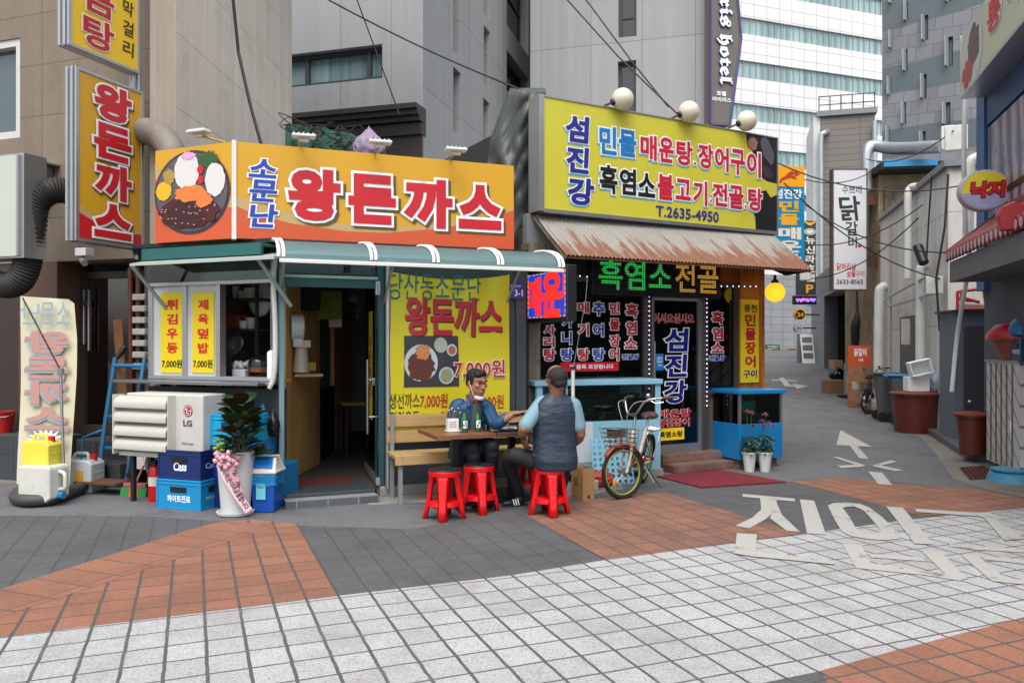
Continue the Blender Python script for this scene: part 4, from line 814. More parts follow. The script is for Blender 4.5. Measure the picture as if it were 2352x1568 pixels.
a = r2(F2, c5, 222, 706, 764, 588, off=-0.02); pl = p2(MB().box(a[0], -0.025, a[1], a[2], -0.012, a[3]), 'red_notice', T_red, bevel=0.012)
MB().text('전 품목 포장됩니다', a[0] + 0.12, a[1] + 0.03, a[2] - 0.09, a[3] - 0.025, -0.03, 0.02).build('lettering', T_white, pl); 
deco(door, F2, c5, [('어서오십시오', 803, 393, 458, 1063), ('매운탕', 838, 1000, 1058, 1042), ('풍천장어', 830, 1060, 1116, 1036)], DR, b1=0.06)
deco(door, F2, c5, [('섬', 858, 483, 642, 1023), ('진', 862, 648, 803, 1018), ('강', 856, 812, 968, 1012)], DN, b1=0.075, b0=0.035, sh=0.08, name='large_lettering')
a = r2(F2, c5, 838, 1120, 1196, 999, off=-0.02); pl = MB().box(a[0], -0.018, a[1], a[2], -0.012, a[3]).build('yellow_notice', T_yel, door); MB().text('흑염소탕', a[0] + 0.02, a[1] + 0.04, a[2] - 0.03, a[3] - 0.04, -0.022, 0.03).build('lettering', T_black, pl)
deco(win2, F2, c5, [('흑', 1166, 380, 468, 1248), ('염', 1170, 478, 568, 1245), ('소', 1164, 575, 648, 1248)], DR); deco(win2, F2, c5, [('전골.탕', 1152, 658, 697, 1256)], DB, name='blue_lettering')
a = r2(F2, c5, 815, 650, 755, 867, off=-0.05); pl = p2(MB().box(a[0], -0.055, a[1], a[2], -0.05, a[3]), 'blue_sticker', T_cyan); MB().text('CESCO', a[0] + 0.02, a[3] - 0.11, a[2] - 0.02, a[3] - 0.04, -0.059, 0.01).text('Member', a[0] + 0.04, a[3] - 0.16, a[2] - 0.03, a[3] - 0.12, -0.059, 0.0).build('lettering', T_white, pl)
# basket of plants in the small window
bk = thing('wicker_basket', 'wicker basket of green leaves on the sill of the narrow window', 'basket', F2, (F2.U(1650), 0.2, gz0)); bkm = MB()
MB().lathe([(0.13, gz0), (0.18, gz0 + 0.24), (0.17, gz0 + 0.24), (0.12, gz0 + 0.02)], 16, Matrix.Translation((F2.U(1648), 0.25, 0))).build('basket', mat('wicker', '6d6250', 0.8, var=0.5, scale=60), bk)
lf = MB()
for q in range(24): lf.ball((F2.U(1652) + random.uniform(-0.12, 0.14), 0.2 + random.uniform(-0.08, 0.1), gz0 + random.uniform(0.12, 0.36)), 0.028, 6, 4)
lf.build('foliage', mat('pale_leaf', '5e7a3a', 0.5, var=0.4, scale=15), bk)
# steps
st = MB(); a, b = F2.U(1500), F2.U(1668); st.box(a, -0.42, 0, b, 0.06, 0.1).box(a, -0.2, 0.1, b, 0.06, 0.2); p2(st, 'step', mat('brown_stone_step', '6a4a40', 0.5, var=0.25, scale=12, dirt='8c8078'), bevel=0.01)
# corrugated awning
m, N = newmat('rusty_tin'); co = coords(N); st_ = coords(N, scale=(9, 0.4, 1.1)); sx = N.n('SeparateXYZ'); N.l(co, sx.inputs[0])
mr = N.n('MapRange'); mr.inputs[1].default_value = 3.0 - 2.6; mr.inputs[2].default_value = -0.05; N.l(sx.outputs[2], mr.inputs[0])
sm = N.n('Math', operation='MULTIPLY_ADD'); N.l(mr.outputs[0], sm.inputs[0]); sm.inputs[1].default_value = 0.34; N.l(noise(N, st_, 1.6, 5, 0.7), sm.inputs[2])
sm2 = N.n('Math', operation='MULTIPLY_ADD'); N.l(noise(N, co, 0.9, 3), sm2.inputs[0]); sm2.inputs[1].default_value = 0.35; N.l(sm.outputs[0], sm2.inputs[2])
rs = ramp(N, sm2.outputs[0], 0.8, 0.92)
base = mixc(N, rs, mixc(N, noise(N, co, 3, 4), lin('787670'), lin('928f88')), mixc(N, noise(N, co, 14, 4), lin('5e3420'), lin('84593e')))
N.l(base, N.b.inputs['Base Color']); N.b.inputs['Roughness'].default_value = 0.6; N.b.inputs['Metallic'].default_value = 0.15; M_tin = m
ta, tb = F2.U(1222, -0.02), F2.U(1775, -0.05); tn = thing('tin_awning', 'rusty corrugated tin awning below the big yellow restaurant sign', 'awning', F2, ((ta + tb) / 2, -0.4, 2.6))
zt0, zt1 = 3.13, 2.55; mb = MB(); nw = int((tb - ta) / 0.0135)
for i in range(nw + 1):
    u = ta + (tb - ta) * i / nw; h = 0.012 * (1, 0.0, -1, 0)[i % 4]
    for y, z in ((0.0, zt0), (-0.37, (zt0 + zt1) / 2 - 0.01), (-0.74, zt1)): mb.v.append((u, y - h * 0.6, z + h * 0.8))
for i in range(nw):
    for j in range(2): a = i * 3 + j; mb.f.append((a, a + 1, a + 4, a + 3))
mb.build('sheet', M_tin, tn, smooth=180)
MB().prism([(0.0, zt0 - 0.02), (0.02, zt0 - 0.06), (-0.72, zt1 - 0.045), (-0.735, zt1 - 0.02)], ta + 0.01, ta + 0.03, 'x').build('rafter', M_oldwood, tn); MB().prism([(0.0, zt0 - 0.02), (0.0, zt0 - 0.5), (-0.3, zt1 - 0.045), (-0.735, zt1 - 0.02)], tb - 0.03, tb - 0.01, 'x').build('end_board', M_dark, tn)
MB().prism([(0.0, zt0 - 0.025), (-0.735, zt1 - 0.02), (-0.735, zt1 - 0.035), (0.0, zt0 - 0.045)], ta + 0.04, tb - 0.04, 'x').build('lining', mat('dark_wood_lining', '4b2e18', 0.7, var=0.3), tn)
# big yellow sign
sa = FS2.hit(*c6((230, 160))); sz0 = FS2.hit(*c6((235, 985)))[1]; su1 = FS2.U(c6((1950, 0))[0]); sz1 = sa[1]
yg = thing('eel_restaurant_sign', 'large yellow lightbox sign with rows of blue, red and black letters over the tin awning', 'sign', FS2, (su1 / 2, 0, sz0))
yp = MB().box(0, 0, sz0, su1, 0.22, sz1).build('panel', mat('sign_lemon', 'c6bf3c', 0.4, var=0.04, scale=1.2, dirt='a89c3c', damt=0.35, dscale=1.2), yg)
MB().box(-0.07, -0.012, sz0 - 0.03, 0.0, 0.22, sz1 + 0.02).box(0, -0.012, sz0 - 0.045, su1 + 0.02, 0.22, sz0).box(0, -0.012, sz1, su1 + 0.02, 0.22, sz1 + 0.015).box(su1, -0.012, sz0, su1 + 0.02, 0.22, sz1).build('casing', M_alu, yg)
M_cyn = mat('outline_cyan', '4fb3cc', 0.4)
def deco2(boxes, m, nm, b1=0.085, b0=0.032, sh=0.0):
    Sh_, Wt, Ct = MB(), MB(), MB()
    for t, x0, yt, yb, x1 in boxes:
        a = r2(FS2, c6, x0, yt, yb, x1); Sh_.text(t, a[0] - 0.004, a[1] - 0.016, a[2] - 0.004, a[3] - 0.016, -0.004, b1, b1, sh); Wt.text(t, *a, -0.008, b1, b1, sh); Ct.text(t, *a, -0.014, b0, b1, sh)
    Sh_.build(nm + '_shadow', M_cyn, yp); Wt.build(nm + '_outline', T_white, yp); Ct.build(nm, m, yp)
deco2([('섬', 368, 275, 492, 562), ('진', 375, 508, 720, 564), ('강', 385, 738, 958, 600)], mat('sign_indigo', '272a84', 0.4), 'name_lettering', 0.08, 0.04, 0.06)
deco2([('민', 628, 358, 588, 772), ('물', 772, 385, 604, 918)], mat('sign_sky', '0f74b8', 0.4), 'blue_lettering')
deco2([('매', 932, 425, 628, 1068), ('운', 1070, 442, 648, 1192), ('탕', 1198, 468, 668, 1330), ('장', 1358, 492, 690, 1482), ('어', 1482, 515, 712, 1598), ('구', 1600, 530, 740, 1716), ('이', 1718, 552, 755, 1836)], mat('sign_crimson', 'c21a38', 0.4), 'red_lettering')
deco2([('흑', 630, 645, 878, 778), ('염', 778, 672, 888, 915), ('소', 915, 705, 905, 1056)], mat('sign_black', '17191b', 0.4), 'black_lettering')
deco2([('불', 1058, 715, 925, 1192), ('고', 1192, 750, 925, 1318), ('기', 1318, 765, 965, 1440), ('전', 1462, 780, 970, 1588), ('골', 1586, 800, 990, 1706), ('탕', 1728, 820, 1005, 1846)], MATS['sign_crimson'], 'red_lettering')
deco2([('.', 1326, 630, 672, 1358), ('.', 1446, 905, 950, 1474), ('.', 1702, 945, 990, 1730)], MATS['sign_crimson'], 'dot', 0.2, 0.07)
a = r2(FS2, c6, 1058, 964, 1040, 1518); MB().text('T.2635-4950', *a, -0.008, 0.02).build('phone_lettering', mat('sign_indigo', '272a84'), yp)
M_eel = mat('print_eel', '1f1d24', 0.4, var=0.6, scale=8); a0 = FS2.hit(*c6((1720, 450)))
u = lambda x: FS2.U(c6((x, 0))[0])
e = MB(); e.poly([(u(1722), sz1 - 0.002), (su1 - 0.002, sz1 - 0.002), (su1 - 0.002, FS2.hit(*c6((1945, 800)))[1]), FS2.hit(*c6((1880, 785))), FS2.hit(*c6((1820, 745))), FS2.hit(*c6((1790, 640))), FS2.hit(*c6((1770, 560))), FS2.hit(*c6((1735, 530)))], -0.003); e.build('eel_photo', M_eel, yp)
for cx, cy, rx, ry, m_, ro in ((1770, 505, 40, 50, mat('print_fin', '9a6a5a', 0.5, var=0.5, scale=20), 0.3), (1880, 560, 45, 110, mat('print_eel_sheen', '55525e', 0.4, var=0.4), 0.5), (1880, 720, 50, 40, mat('print_eel_head', '3c3034', 0.4, var=0.5), -0.4)):
    q = FS2.hit(*c6((cx, cy))); blob(MB(), q[0], q[1], rx * 0.0022, ry * 0.0018, -0.0055, 20, 0.1, ro).build('eel_print', m_, yp)
e = MB(); e.poly([(su1 - 0.002, sz0 + 0.002), (u(1795), sz0 + 0.002), FS2.hit(*c6((1790, 1050))), FS2.hit(*c6((1755, 960))), FS2.hit(*c6((1730, 900))), FS2.hit(*c6((1800, 870))), FS2.hit(*c6((1870, 850))), FS2.hit(*c6((1905, 905))), (su1 - 0.002, FS2.hit(*c6((1950, 885)))[1])], -0.003); e.build('goat_photo', mat('print_goat', '141416', 0.5, var=0.5, scale=6), yp)
# globe lamps on the sign
M_globe = mat('opal_globe', 'd8d0bc', 0.3, var=0.08, scale=3, dirt='8a806a', damt=0.25, dscale=3)
def globe(label, px, py, r, name='globe_lamp'):
    c = at(px, py, FS2.w(FS2.U(px), -0.12, 0).y); f = Fr(c.x, c.y, FS2.a); rr = r / F * c.y
    t = thing(name, label, 'lamp', f, (0, 0, c.z), 'globe lamps along the sign')
    MB().ball((0, 0, c.z), rr, 24, 16).build('globe', M_globe, t, smooth=180)
    a = MB(); a.tube([(-rr * 0.93, 0.04, c.z - rr * 0.35), (-0.36, 0.16, c.z - rr * 1.25)], 0.014, 6); a.build('arm', mat('rusty_iron', '5a3a2a', 0.8), t)
    MB().tube([(-rr * 1.06, 0.03, c.z - rr * 0.4), (-rr * 0.86, 0.02, c.z - rr * 0.33)], 0.04, 10).build('collar', M_dark, t)
globe('white globe lamp nearest the tarpaulin on top of the yellow sign', 1430, 228, 25.5); globe('middle white globe lamp of the three on the yellow sign', 1582, 257, 24.5); globe('white globe lamp above the eel picture on the yellow sign', 1715, 278, 23.2)
c = at(1780, 671, 10.55); f = Fr(c.x, c.y, F2.a); yl = thing('yellow_lamp', 'glowing yellow globe lamp hanging under the awning corner', 'lamp', f, (0, 0, c.z)); rr = 22.5 / F * 10.55
m, N = newmat('glowing_globe'); N.b.inputs['Base Color'].default_value = (*lin('e8a820'), 1); N.b.inputs['Emission Color'].default_value = (*lin('ffc02a'), 1); N.b.inputs['Emission Strength'].default_value = 0.75
MB().ball((0, 0, c.z), rr, 24, 16).build('globe', m, yl, smooth=180); MB().lathe([(0.05, c.z + rr * 0.9), (0.05, c.z + rr * 1.15), (0.02, c.z + rr * 1.3), (0.02, c.z + rr * 1.75)], 12).build('fitting', M_dark, yl)
# led header sign
dotm = {}
def ledmat(name, col, st, pitch, rows=False):
    if name in MATS: return MATS[name]
    m, N = newmat(name); co = coords(N, r3=(R(-90), 0, 0), scale=(1, 1, 1)); vo = N.n('TexVoronoi', voronoi_dimensions='2D'); vo.inputs['Scale'].default_value = 1 / pitch; vo.inputs['Randomness'].default_value = 0
    if rows: mp = N.n('Mapping'); mp.inputs['Scale'].default_value = (0.0, 1, 1); N.l(co, mp.inputs[0]); co = mp.outputs[0]
    N.l(co, vo.inputs['Vector']); k = ramp(N, vo.outputs['Distance'], 0.3, 0.42, (1, 1, 1), (0, 0, 0))
    N.l(mixc(N, k, (0.01, 0.01, 0.01), lin(col)), N.b.inputs['Emission Color']); N.b.inputs['Emission Strength'].default_value = st; N.b.inputs['Base Color'].default_value = (0.01, 0.01, 0.012, 1); MATS[name] = m; return m
hoff = -0.12; ha = F2.U(1360, hoff); hb2 = F2.U(1655, hoff); hz0, hz1 = F2.Z(1500, 681, hoff), F2.Z(1500, 592, hoff)
hs_ = thing('led_header_sign', 'black dot matrix board with green and amber letters tucked under the tin awning', 'led sign', F2, ((ha + hb2) / 2, hoff, hz0))
hp = MB().box(ha, hoff, hz0, hb2, hoff + 0.08, hz1).build('board', M_black, hs_, bevel=0.006)
zA, zB_ = F2.Z(1500, 667, hoff), F2.Z(1500, 602, hoff)
MB().text('흑염소', F2.U(1376, hoff), zA, F2.U(1540, hoff), zB_, hoff - 0.006, 0.02).build('green_lettering', ledmat('led_green', '2fe060', 0.55, 0.024), hp)
MB().text('전골', F2.U(1552, hoff), zA, F2.U(1648, hoff), zB_, hoff - 0.006, 0.02).build('amber_lettering', ledmat('led_amber', 'f0b040', 0.55, 0.024), hp)
# projecting led sign
pe = at(1299, 787, 8.3); pf = at(1213, 787, 9.1); FLD = Fr(pf.x, pf.y, math.atan2(pe.y - pf.y, pe.x - pf.x)); lw_ = (pe - pf).length; lz0, lz1 = 1.6 + (787 - 726) / F * 8.3, 1.6 + (787 - 618) / F * 8.3
lg = thing('led_sign', 'projecting led board with red letters on blue between the two restaurants', 'led sign', FLD, (lw_ / 2, 0.06, lz0))
lp = MB().box(-0.03, 0.005, lz0 - 0.05, lw_ + 0.02, 0.125, lz1 + 0.05).build('casing', M_black, lg, bevel=0.01)
MB().box(0, -0.0, lz0, lw_, 0.004, lz1).build('screen', ledmat('led_blue_rows', '1f49e8', 0.6, 0.016, True), lg)
LR = ledmat('led_red_rows', 'ff2a1a', 0.95, 0.016, True)
MB().text('매', 0.02, lz0 + 0.03, lw_ * 0.36, lz1 - 0.06, -0.005, 0.05).text('운', lw_ * 0.42, lz0 + 0.02, lw_ * 0.9, lz1 - 0.02, -0.005, 0.05).box(lw_ * 0.94, -0.006, lz0 + 0.2, lw_ * 0.985, -0.003, lz1 - 0.02).build('lettering', LR, lg)
bm = [ledmat('led_pink', 'ff40c0', 1.0, 0.013), ledmat('led_greenb', '30ff60', 1.0, 0.013), ledmat('led_violet', '7050ff', 1.0, 0.013), ledmat('led_yel', 'f0e040', 1.0, 0.013)]
for q in range(4):
    b = MB()
    for i in range(20):
        if i % 4 == q: b.box(lw_ * i / 20, -0.005, lz0, lw_ * (i + 1) / 20, -0.002, lz0 + 0.013).box(lw_ * i / 20, -0.005, lz1 - 0.013, lw_ * (i + 1) / 20, -0.002, lz1)
        if i % 4 == q and i < 16: b.box(0, -0.0055, lz0 + 0.03 * i + 0.015, 0.013, -0.0025, lz0 + 0.03 * i + 0.045).box(lw_ - 0.013, -0.0055, lz0 + 0.03 * i + 0.015, lw_, -0.0025, lz0 + 0.03 * i + 0.045)
    b.build('border_light', bm[q], lg)
MB().tube([(0.3, 0.06, lz1 + 0.04), (0.3, 0.06, lz1 + 0.35)], 0.02, 6).build('bracket', M_dark, lg)
# fairy lights round the glazed front
def fairy(label, pts, n):
    P = [Vector(p) for p in pts]; L = [0]
    for a, b in zip(P, P[1:]): L.append(L[-1] + (b - a).length)
    t = thing('fairy_lights', label, 'fairy lights', F2, tuple(P[0]), 'strings of tiny white lights on the shopfront'); MB().tube(P, 0.004, 4).build('cord', M_wire, t)
    b = MB()
    for i in range(n):
        s = L[-1] * (i + 0.5) / n
        for k_ in range(len(P) - 1):
            if L[k_] <= s <= L[k_ + 1]: q = P[k_].lerp(P[k_ + 1], (s - L[k_]) / (L[k_ + 1] - L[k_])); b.ball((q.x, q.y - 0.012, q.z), 0.0085, 6, 4)
    b.build('bulbs', emit('led_white', 'c9c4ff', 1.8), t)
ul, ur = F2.U(1483), F2.U(1615)
fairy('string of tiny white lights running down the frame between the wide window and the door', [(ul, -0.06, 2.33), (ul, -0.06, 1.0)], 22)
fairy('string of tiny white lights down the frame beside the narrow lettered window', [(ur, -0.06, 2.33), (ur, -0.06, 0.75)], 26)
fairy('string of tiny white lights across the top of the glazed front', [(F2.U(1300), -0.06, 2.4), (F2.U(1480), -0.07, 2.35), (F2.U(1560), -0.07, 2.33), (F2.U(1740, -0.1), -0.11, 2.36)], 30)
# vertical yellow board on the post
a = F2.rect(1700, 687, 1741, 880, -0.1); vb = thing('vertical_board', 'narrow yellow board with red vertical lettering on the varnished corner post', 'sign', F2, ((a[0] + a[2]) / 2, -0.1, a[1]))
z0, z1 = F2.Z(1720, 878, -0.1), F2.Z(1720, 688, -0.1); vp = MB().box(a[0], -0.115, z0, a[2], -0.095, z1).build('board', mat('board_yellow', 'd4ba1a', 0.45, var=0.05), vb); w = a[2] - a[0]; h = z1 - z0
MB().text('풍천', a[0] + w * 0.17, z1 - h * 0.15, a[2] - w * 0.12, z1 - h * 0.06, -0.119, 0.02).build('black_lettering', T_black, vp)
MB().text('민물장어', a[0] + w * 0.22, z0 + h * 0.17, a[2] - w * 0.18, z1 - h * 0.165, -0.119, 0.035, 0.035, 0.0, vert=True, gap=0.12).build('lettering', DR, vp)
MB().text('구이', a[0] + w * 0.12, z0 + h * 0.06, a[2] - w * 0.15, z0 + h * 0.15, -0.119, 0.03, shear=0.1).build('blue_lettering', DN, vp)
# tarpaulin over the roof side
def ip(tab, t):
    for (a, x), (b, y) in zip(tab, tab[1:]):
        if a <= t <= b: return x + (y - x) * (t - a) / (b - a)
    return tab[-1][1]
tl = [(205, 1172), (225, 1168), (270, 1150), (330, 1128), (420, 1113), (500, 1108), (578, 1106)]; tr = [(205, 1252), (225, 1250), (290, 1240), (370, 1232), (480, 1222), (578, 1215)]
mb = MB(); nz_, nx_ = 40, 24
for j in range(nz_ + 1):
    y = 208 + (578 - 208) * j / nz_
    for i in range(nx_ + 1):
        s = i / nx_; px = ip(tl, y) * (1 - s) + ip(tr, y) * s; d = 9.75 - 0.25 * math.sin(math.pi * s) - 0.1 * s + 0.07 * abs(math.sin(7 * s + 2.5 * math.sin(j * 0.16))) + 0.06 * abs(math.sin(5 * s - j * 0.17 + 1)) - 0.06 + 0.02 * math.sin(23 * s + j * 0.7) + (0.5 if j == 0 else 0)
        mb.v.append(at(px, y, d))
for j in range(nz_):
    for i in range(nx_): q = j * (nx_ + 1) + i; mb.f.append((q, q + 1, q + nx_ + 2, q + nx_ + 1))
tp = mb.build('tarpaulin', mat('green_grey_tarp', '454b4a', 0.5, var=0.15, scale=3, dirt='343635'), None, Fr(0, 0, 0), smooth=180, at=at(1160, 578, 9.7), solid=-0.03)
tag(tp, 'dark green grey tarpaulin bundled over the roof beside the yellow sign', 'tarpaulin')
# ---------------------------------------------------------------- left side: lightboxes, ducts, things on the ground
FH = Fr(*( (328 - CX) / F * 8.95, 8.95), R(71.3))
def c1(p): return (p[0] * .3661, p[1] * .3661)
hz0, hz1 = 1.6 + (787 - 575) / F * 8.95, 1.6 + (787 - 212) / F * 8.95
hg = thing('lightbox_sign', 'tall projecting lightbox with four big red letters stacked on amber, lower of the two boxes', 'sign', FH, (0, 0, hz0))
def lbox(g, u0, u1, z0, z1, face):
    MB().box(u0, 0.004, z0, u1, 0.13, z1).build('casing', M_alu, g, bevel=0.006)
    f = MB(); w = 0.035
    f.box(u0 - 0.01, -0.015, z0, u0 + w, 0.0035, z1).box(u1 - w, -0.015, z0, u1 + 0.01, 0.0035, z1).box(u0 + w, -0.015, z0, u1 - w, 0.0035, z0 + w).box(u0 + w, -0.015, z1 - w, u1 - w, 0.0035, z1)
    f.box(u0 - 0.022, 0.02, z0, u0 - 0.0005, 0.05, z1).box(u0 - 0.022, 0.085, z0, u0 - 0.0005, 0.115, z1); f.build('frame', M_alu, g, bevel=0.004)
    return MB().box(u0 + w, -0.006, z0 + w, u1 - w, 0.003, z1 - w).build('face', face, g)
fc = lbox(hg, -0.9, 0, hz0, hz1, S_y); w = 0.9; h = hz1 - hz0
MB().poly([(-0.865, hz0 + 0.036), (-0.036, hz0 + 0.036), (-0.036, hz0 + 0.115 * h), (-0.3, hz0 + 0.115 * h), (-0.6, hz0 + 0.14 * h), (-0.865, hz0 + 0.215 * h)], -0.010).build('beige_field', S_b, fc)
MB().poly([(-0.865, hz0 + 0.036), (-0.036, hz0 + 0.036), (-0.036, hz0 + 0.095 * h), (-0.3, hz0 + 0.09 * h), (-0.6, hz0 + 0.11 * h), (-0.865, hz0 + 0.165 * h)], -0.013).build('red_field', mat('sign_red', 'd21f2c'), fc)
Sh_, Wt, Rt = MB(), MB(), MB()
for i, ch in enumerate('왕돈까스'):
    z1_ = hz1 - h * (0.03 + 0.236 * i); b = (-0.72, z1_ - h * 0.232, -0.16, z1_)
    Sh_.text(ch, b[0] + 0.02, b[1] - 0.02, b[2] + 0.02, b[3] - 0.02, -0.016, 0.1, 0.1); Wt.text(ch, *b, -0.02, 0.1, 0.1); Rt.text(ch, *b, -0.026, 0.05, 0.1)
Sh_.build('letter_shadow', S_sh, fc); Wt.build('letter_outline', T_white, fc); Rt.build('lettering', mat('sign_red', 'd21f2c'), fc)
tz0 = 1.6 + (787 - 172) / F * 8.9
tg = thing('lightbox_sign', 'yellow projecting lightbox with red and thin black lettering, upper of the two boxes', 'sign', FH, (0, 0, tz0))
fc = lbox(tg, -0.99, -0.06, tz0, tz0 + 1.9, mat('sign_yolk', 'e6bd1a', 0.4, var=0.03))
for i, ch in enumerate('탕곰'):
    z0 = tz0 + 0.07 + 0.36 * i; b = (-0.84, z0, -0.4, z0 + 0.34); MB().text(ch, *b, -0.012, 0.07, 0.07).build('letter_outline', mat('outline_cream', 'e8dcc0'), fc); MB().text(ch, *b, -0.018, 0.025, 0.07).build('lettering', mat('sign_dark_red', 'b3202e'), fc)
MB().text('막걸리', -0.3, tz0 + 0.12, -0.15, tz0 + 0.78, -0.012, 0.01, 0.01, 0.06, vert=True, gap=0.25).build('black_lettering', T_black, fc)
MB().tube([(-0.08, 0.07, hz1), (-0.08, 0.07, tz0)], 0.03, 8).tube([(0.0, 0.07, hz0 - 0.1), (0.0, 0.07, tz0 + 2)], 0.03, 8).build('post', M_alu, hg)
# pale box at the far edge
PB_ = Fr(*( (2 - CX) / F * 8.6, 8.6), R(-18.7)); a, b = PB_.U(-60), PB_.U(38); z0, z1 = PB_.Z(20, 588), PB_.Z(20, 357)
pb = thing('pale_sign_box', 'pale greenish white sign box with metal sides on the brown wall', 'sign', PB_, ((a + b) / 2, 0, z0))
MB().box(a, 0, z0, b, 0.02, z1).build('face', mat('pale_green_face', 'b9c2b4', 0.4, var=0.05), pb); MB().box(a, 0.022, z0 - 0.02, b + 0.08, 0.3, z1 + 0.02).box(b + 0.002, -0.01, z0, b + 0.03, 0.02, z1).build('casing', M_alu, pb)
# ducts
M_flex = mat('black_flexible_duct', '2a2825', 0.7, var=0.3, scale=3); M_gflex = mat('grey_flexible_duct', '7a736a', 0.6, var=0.15)
spiral('flexible_duct', 'fat black corrugated duct hanging beside the pale sign box', [at(205, 452, 8.95), at(160, 440, 8.9), at(115, 440, 8.8), at(82, 470, 8.75), at(72, 540, 8.75), at(64, 600, 8.75), at(48, 640, 8.75), at(20, 655, 8.8), at(-20, 648, 8.9)], 0.135, None, M_flex)
spiral('flexible_duct', 'grey ribbed duct emerging behind the stacked red letter lightbox', [at(325, 304, 9.0), at(340, 302, 8.9), at(370, 316, 8.75), at(395, 350, 8.6), at(400, 400, 8.6), at(398, 460, 8.6)], 0.135, None, M_gflex)
MB_ = MB(); z = FW.Z(120, 405); u = FW.U(117)
MB_.box(u - 0.2, -0.35, z + 0.1, u + 0.15, 0, z + 0.13).box(u - 0.12, -0.3, z - 0.15, u + 0.06, -0.02, z + 0.1)
tag(MB_.build('vent_hood', M_gflex, None, FW, at=(u, -0.2, z), bevel=0.01), 'small metal vent hood on the brown wall above the black duct', 'vent')
cc = thing('security_camera', 'grey bullet security camera under the red letter lightbox', 'camera', FW, (FW.U(192, -0.4), -0.4, FW.Z(192, 600, -0.4)))
u, z = FW.U(192, -0.4), FW.Z(192, 600, -0.4); MB().tube([(u - 0.07, -0.36, z + 0.03), (u + 0.08, -0.46, z - 0.03)], 0.035, 12).build('body', mat('camera_grey', '6c6e70', 0.4), cc, smooth=40); MB().box(u - 0.11, -0.42, z + 0.06, u + 0.05, -0.3, z + 0.15).build('bracket', M_pvc, cc, bevel=0.008)
# gas pipes and meter by the kitchen corner
gp = thing('gas_pipe', 'red brown gas pipes with a grey meter between the glass entrance and serving window', 'pipe', FW, (FW.U(312, -0.05), -0.05, 0.3))
b = MB()
for px, m_ in ((300, 0), (318, 0)): u = FW.U(px, -0.1); b.tube([(u, -0.1, 0.3), (u, -0.1, 2.45)], 0.03, 8)
b.build('pipe', mat('red_brown_pipe', '5e2f24', 0.6, var=0.3), gp, smooth=60)
b = MB(); u = FW.U(325, -0.1)
for k in range(7): z = 1.3 + k * 0.13; b.box(u - 0.08, -0.16, z, u + 0.1, -0.1, z + 0.07)
b.build('meter', mat('old_meter', 'a5a29a', 0.5, var=0.3), gp, bevel=0.01)
def stick(name, label, cat, pts, w, m):
    b = MB(); b.tube(pts, w, 4); return tag(b.build(name, m, None, Fr(0, 0, 0), at=pts[0]), label, cat)
p0 = G(283, 1062); stick('wooden_batten', 'rough brown timber batten leaning upright by the glass entrance', 'timber', [at(285, 1020, 8.9), at(280, 900, 8.95), at(270, 735, 9.05)], 0.05, wood('rough_batten', '6a4526', '93683c', 'z'))
# hand truck
ht = thing('hand_truck', 'rusty blue steel hand truck leaning by the outdoor unit', 'hand truck', frd(258, 8.62, R(-15), 0.0), (0, 0, 0)); ht.scale = (1.2, 1.2, 1.28)
hf = None; b = MB()
for x in (-0.16, 0.16): b.tube([(x, 0.0, 0.1), (x, 0.1, 0.6), (x * 1.02, 0.22, 1.12)], 0.02, 8)
b.tube([(-0.165, 0.2, 1.05), (0.165, 0.2, 1.05)], 0.018, 8)
for z in (0.35, 0.62): b.tube([(-0.16, 0.04 + z * 0.1, z), (0.16, 0.04 + z * 0.1, z)], 0.014, 6)
for x in (-0.2, 0.2): b.tube([(x * 0.85, 0.06, 0.5), (x * 1.3, -0.06, 0.45), (x * 1.3, -0.1, 0.2), (x * 0.85, -0.02, 0.14)], 0.013, 6)
b.build('frame', mat('worn_blue_paint', '1f6f9c', 0.5, var=0.25, scale=8, dirt='5b3a28', damt=0.7, dscale=6), ht, smooth=60)
b = MB(); b.tube([(-0.18, 0.24, 1.1), (-0.12, 0.3, 1.22)], 0.026, 8).tube([(0.18, 0.24, 1.1), (0.22, 0.3, 1.2)], 0.026, 8); b.build('grip', M_black, ht, smooth=60)
b = MB(); b.box(-0.22, -0.22, 0.085, 0.22, 0.02, 0.1).box(-0.2, -0.02, 0.1, -0.17, 0.01, 0.4).box(0.17, -0.02, 0.1, 0.2, 0.01, 0.4); b.build('toe_plate', mat('rusty_plate', '5b3a2a', 0.8, var=0.4, scale=15), ht)
for x in (-0.2, 0.2): MB().tube([(x - 0.025, 0.08, 0.1), (x + 0.025, 0.08, 0.1)], 0.1, 16).build('wheel', M_rubber, ht, smooth=40)
# banner on a pole with its water base
bf = gfr(118, 1160, R(-12)); sn = thing('banner_stand', 'cream feather banner seen from behind with mirrored letters on a grey tube base', 'banner', bf, (0, 0, 0))
BFr = Fr(*at(108, 787, 8.4).xy, R(-8)); 
def bx(y): return ip([(679, 47), (780, 47), (900, 45), (1000, 43), (1110, 40)], y), ip([(685, 171), (770, 178), (860, 177), (950, 172), (1050, 163), (1110, 158)], y)
mb = MB(); n1_, n2_ = 16, 44
for j in range(n2_ + 1):
    y = 680 + 430 * j / n2_; xl, xr = bx(y)
    for i in range(n1_ + 1):
        s = i / n1_; u, z = BFr.hit(xl + (xr - xl) * s, y + 7 * s); mb.v.append((u, 0.012 * math.sin(3 * s + 4 * j / n2_) + 0.006 * math.sin(11 * s - 9 * j / n2_), z))
for j in range(n2_):
    for i in range(n1_): a = j * (n1_ + 1) + i; mb.f.append((a, a + 1, a + n1_ + 2, a + n1_ + 1))
clo = mb.build('cloth', mat('cream_cloth', 'cdc8ac', 0.8, var=0.04), sn, fr=BFr, smooth=180)
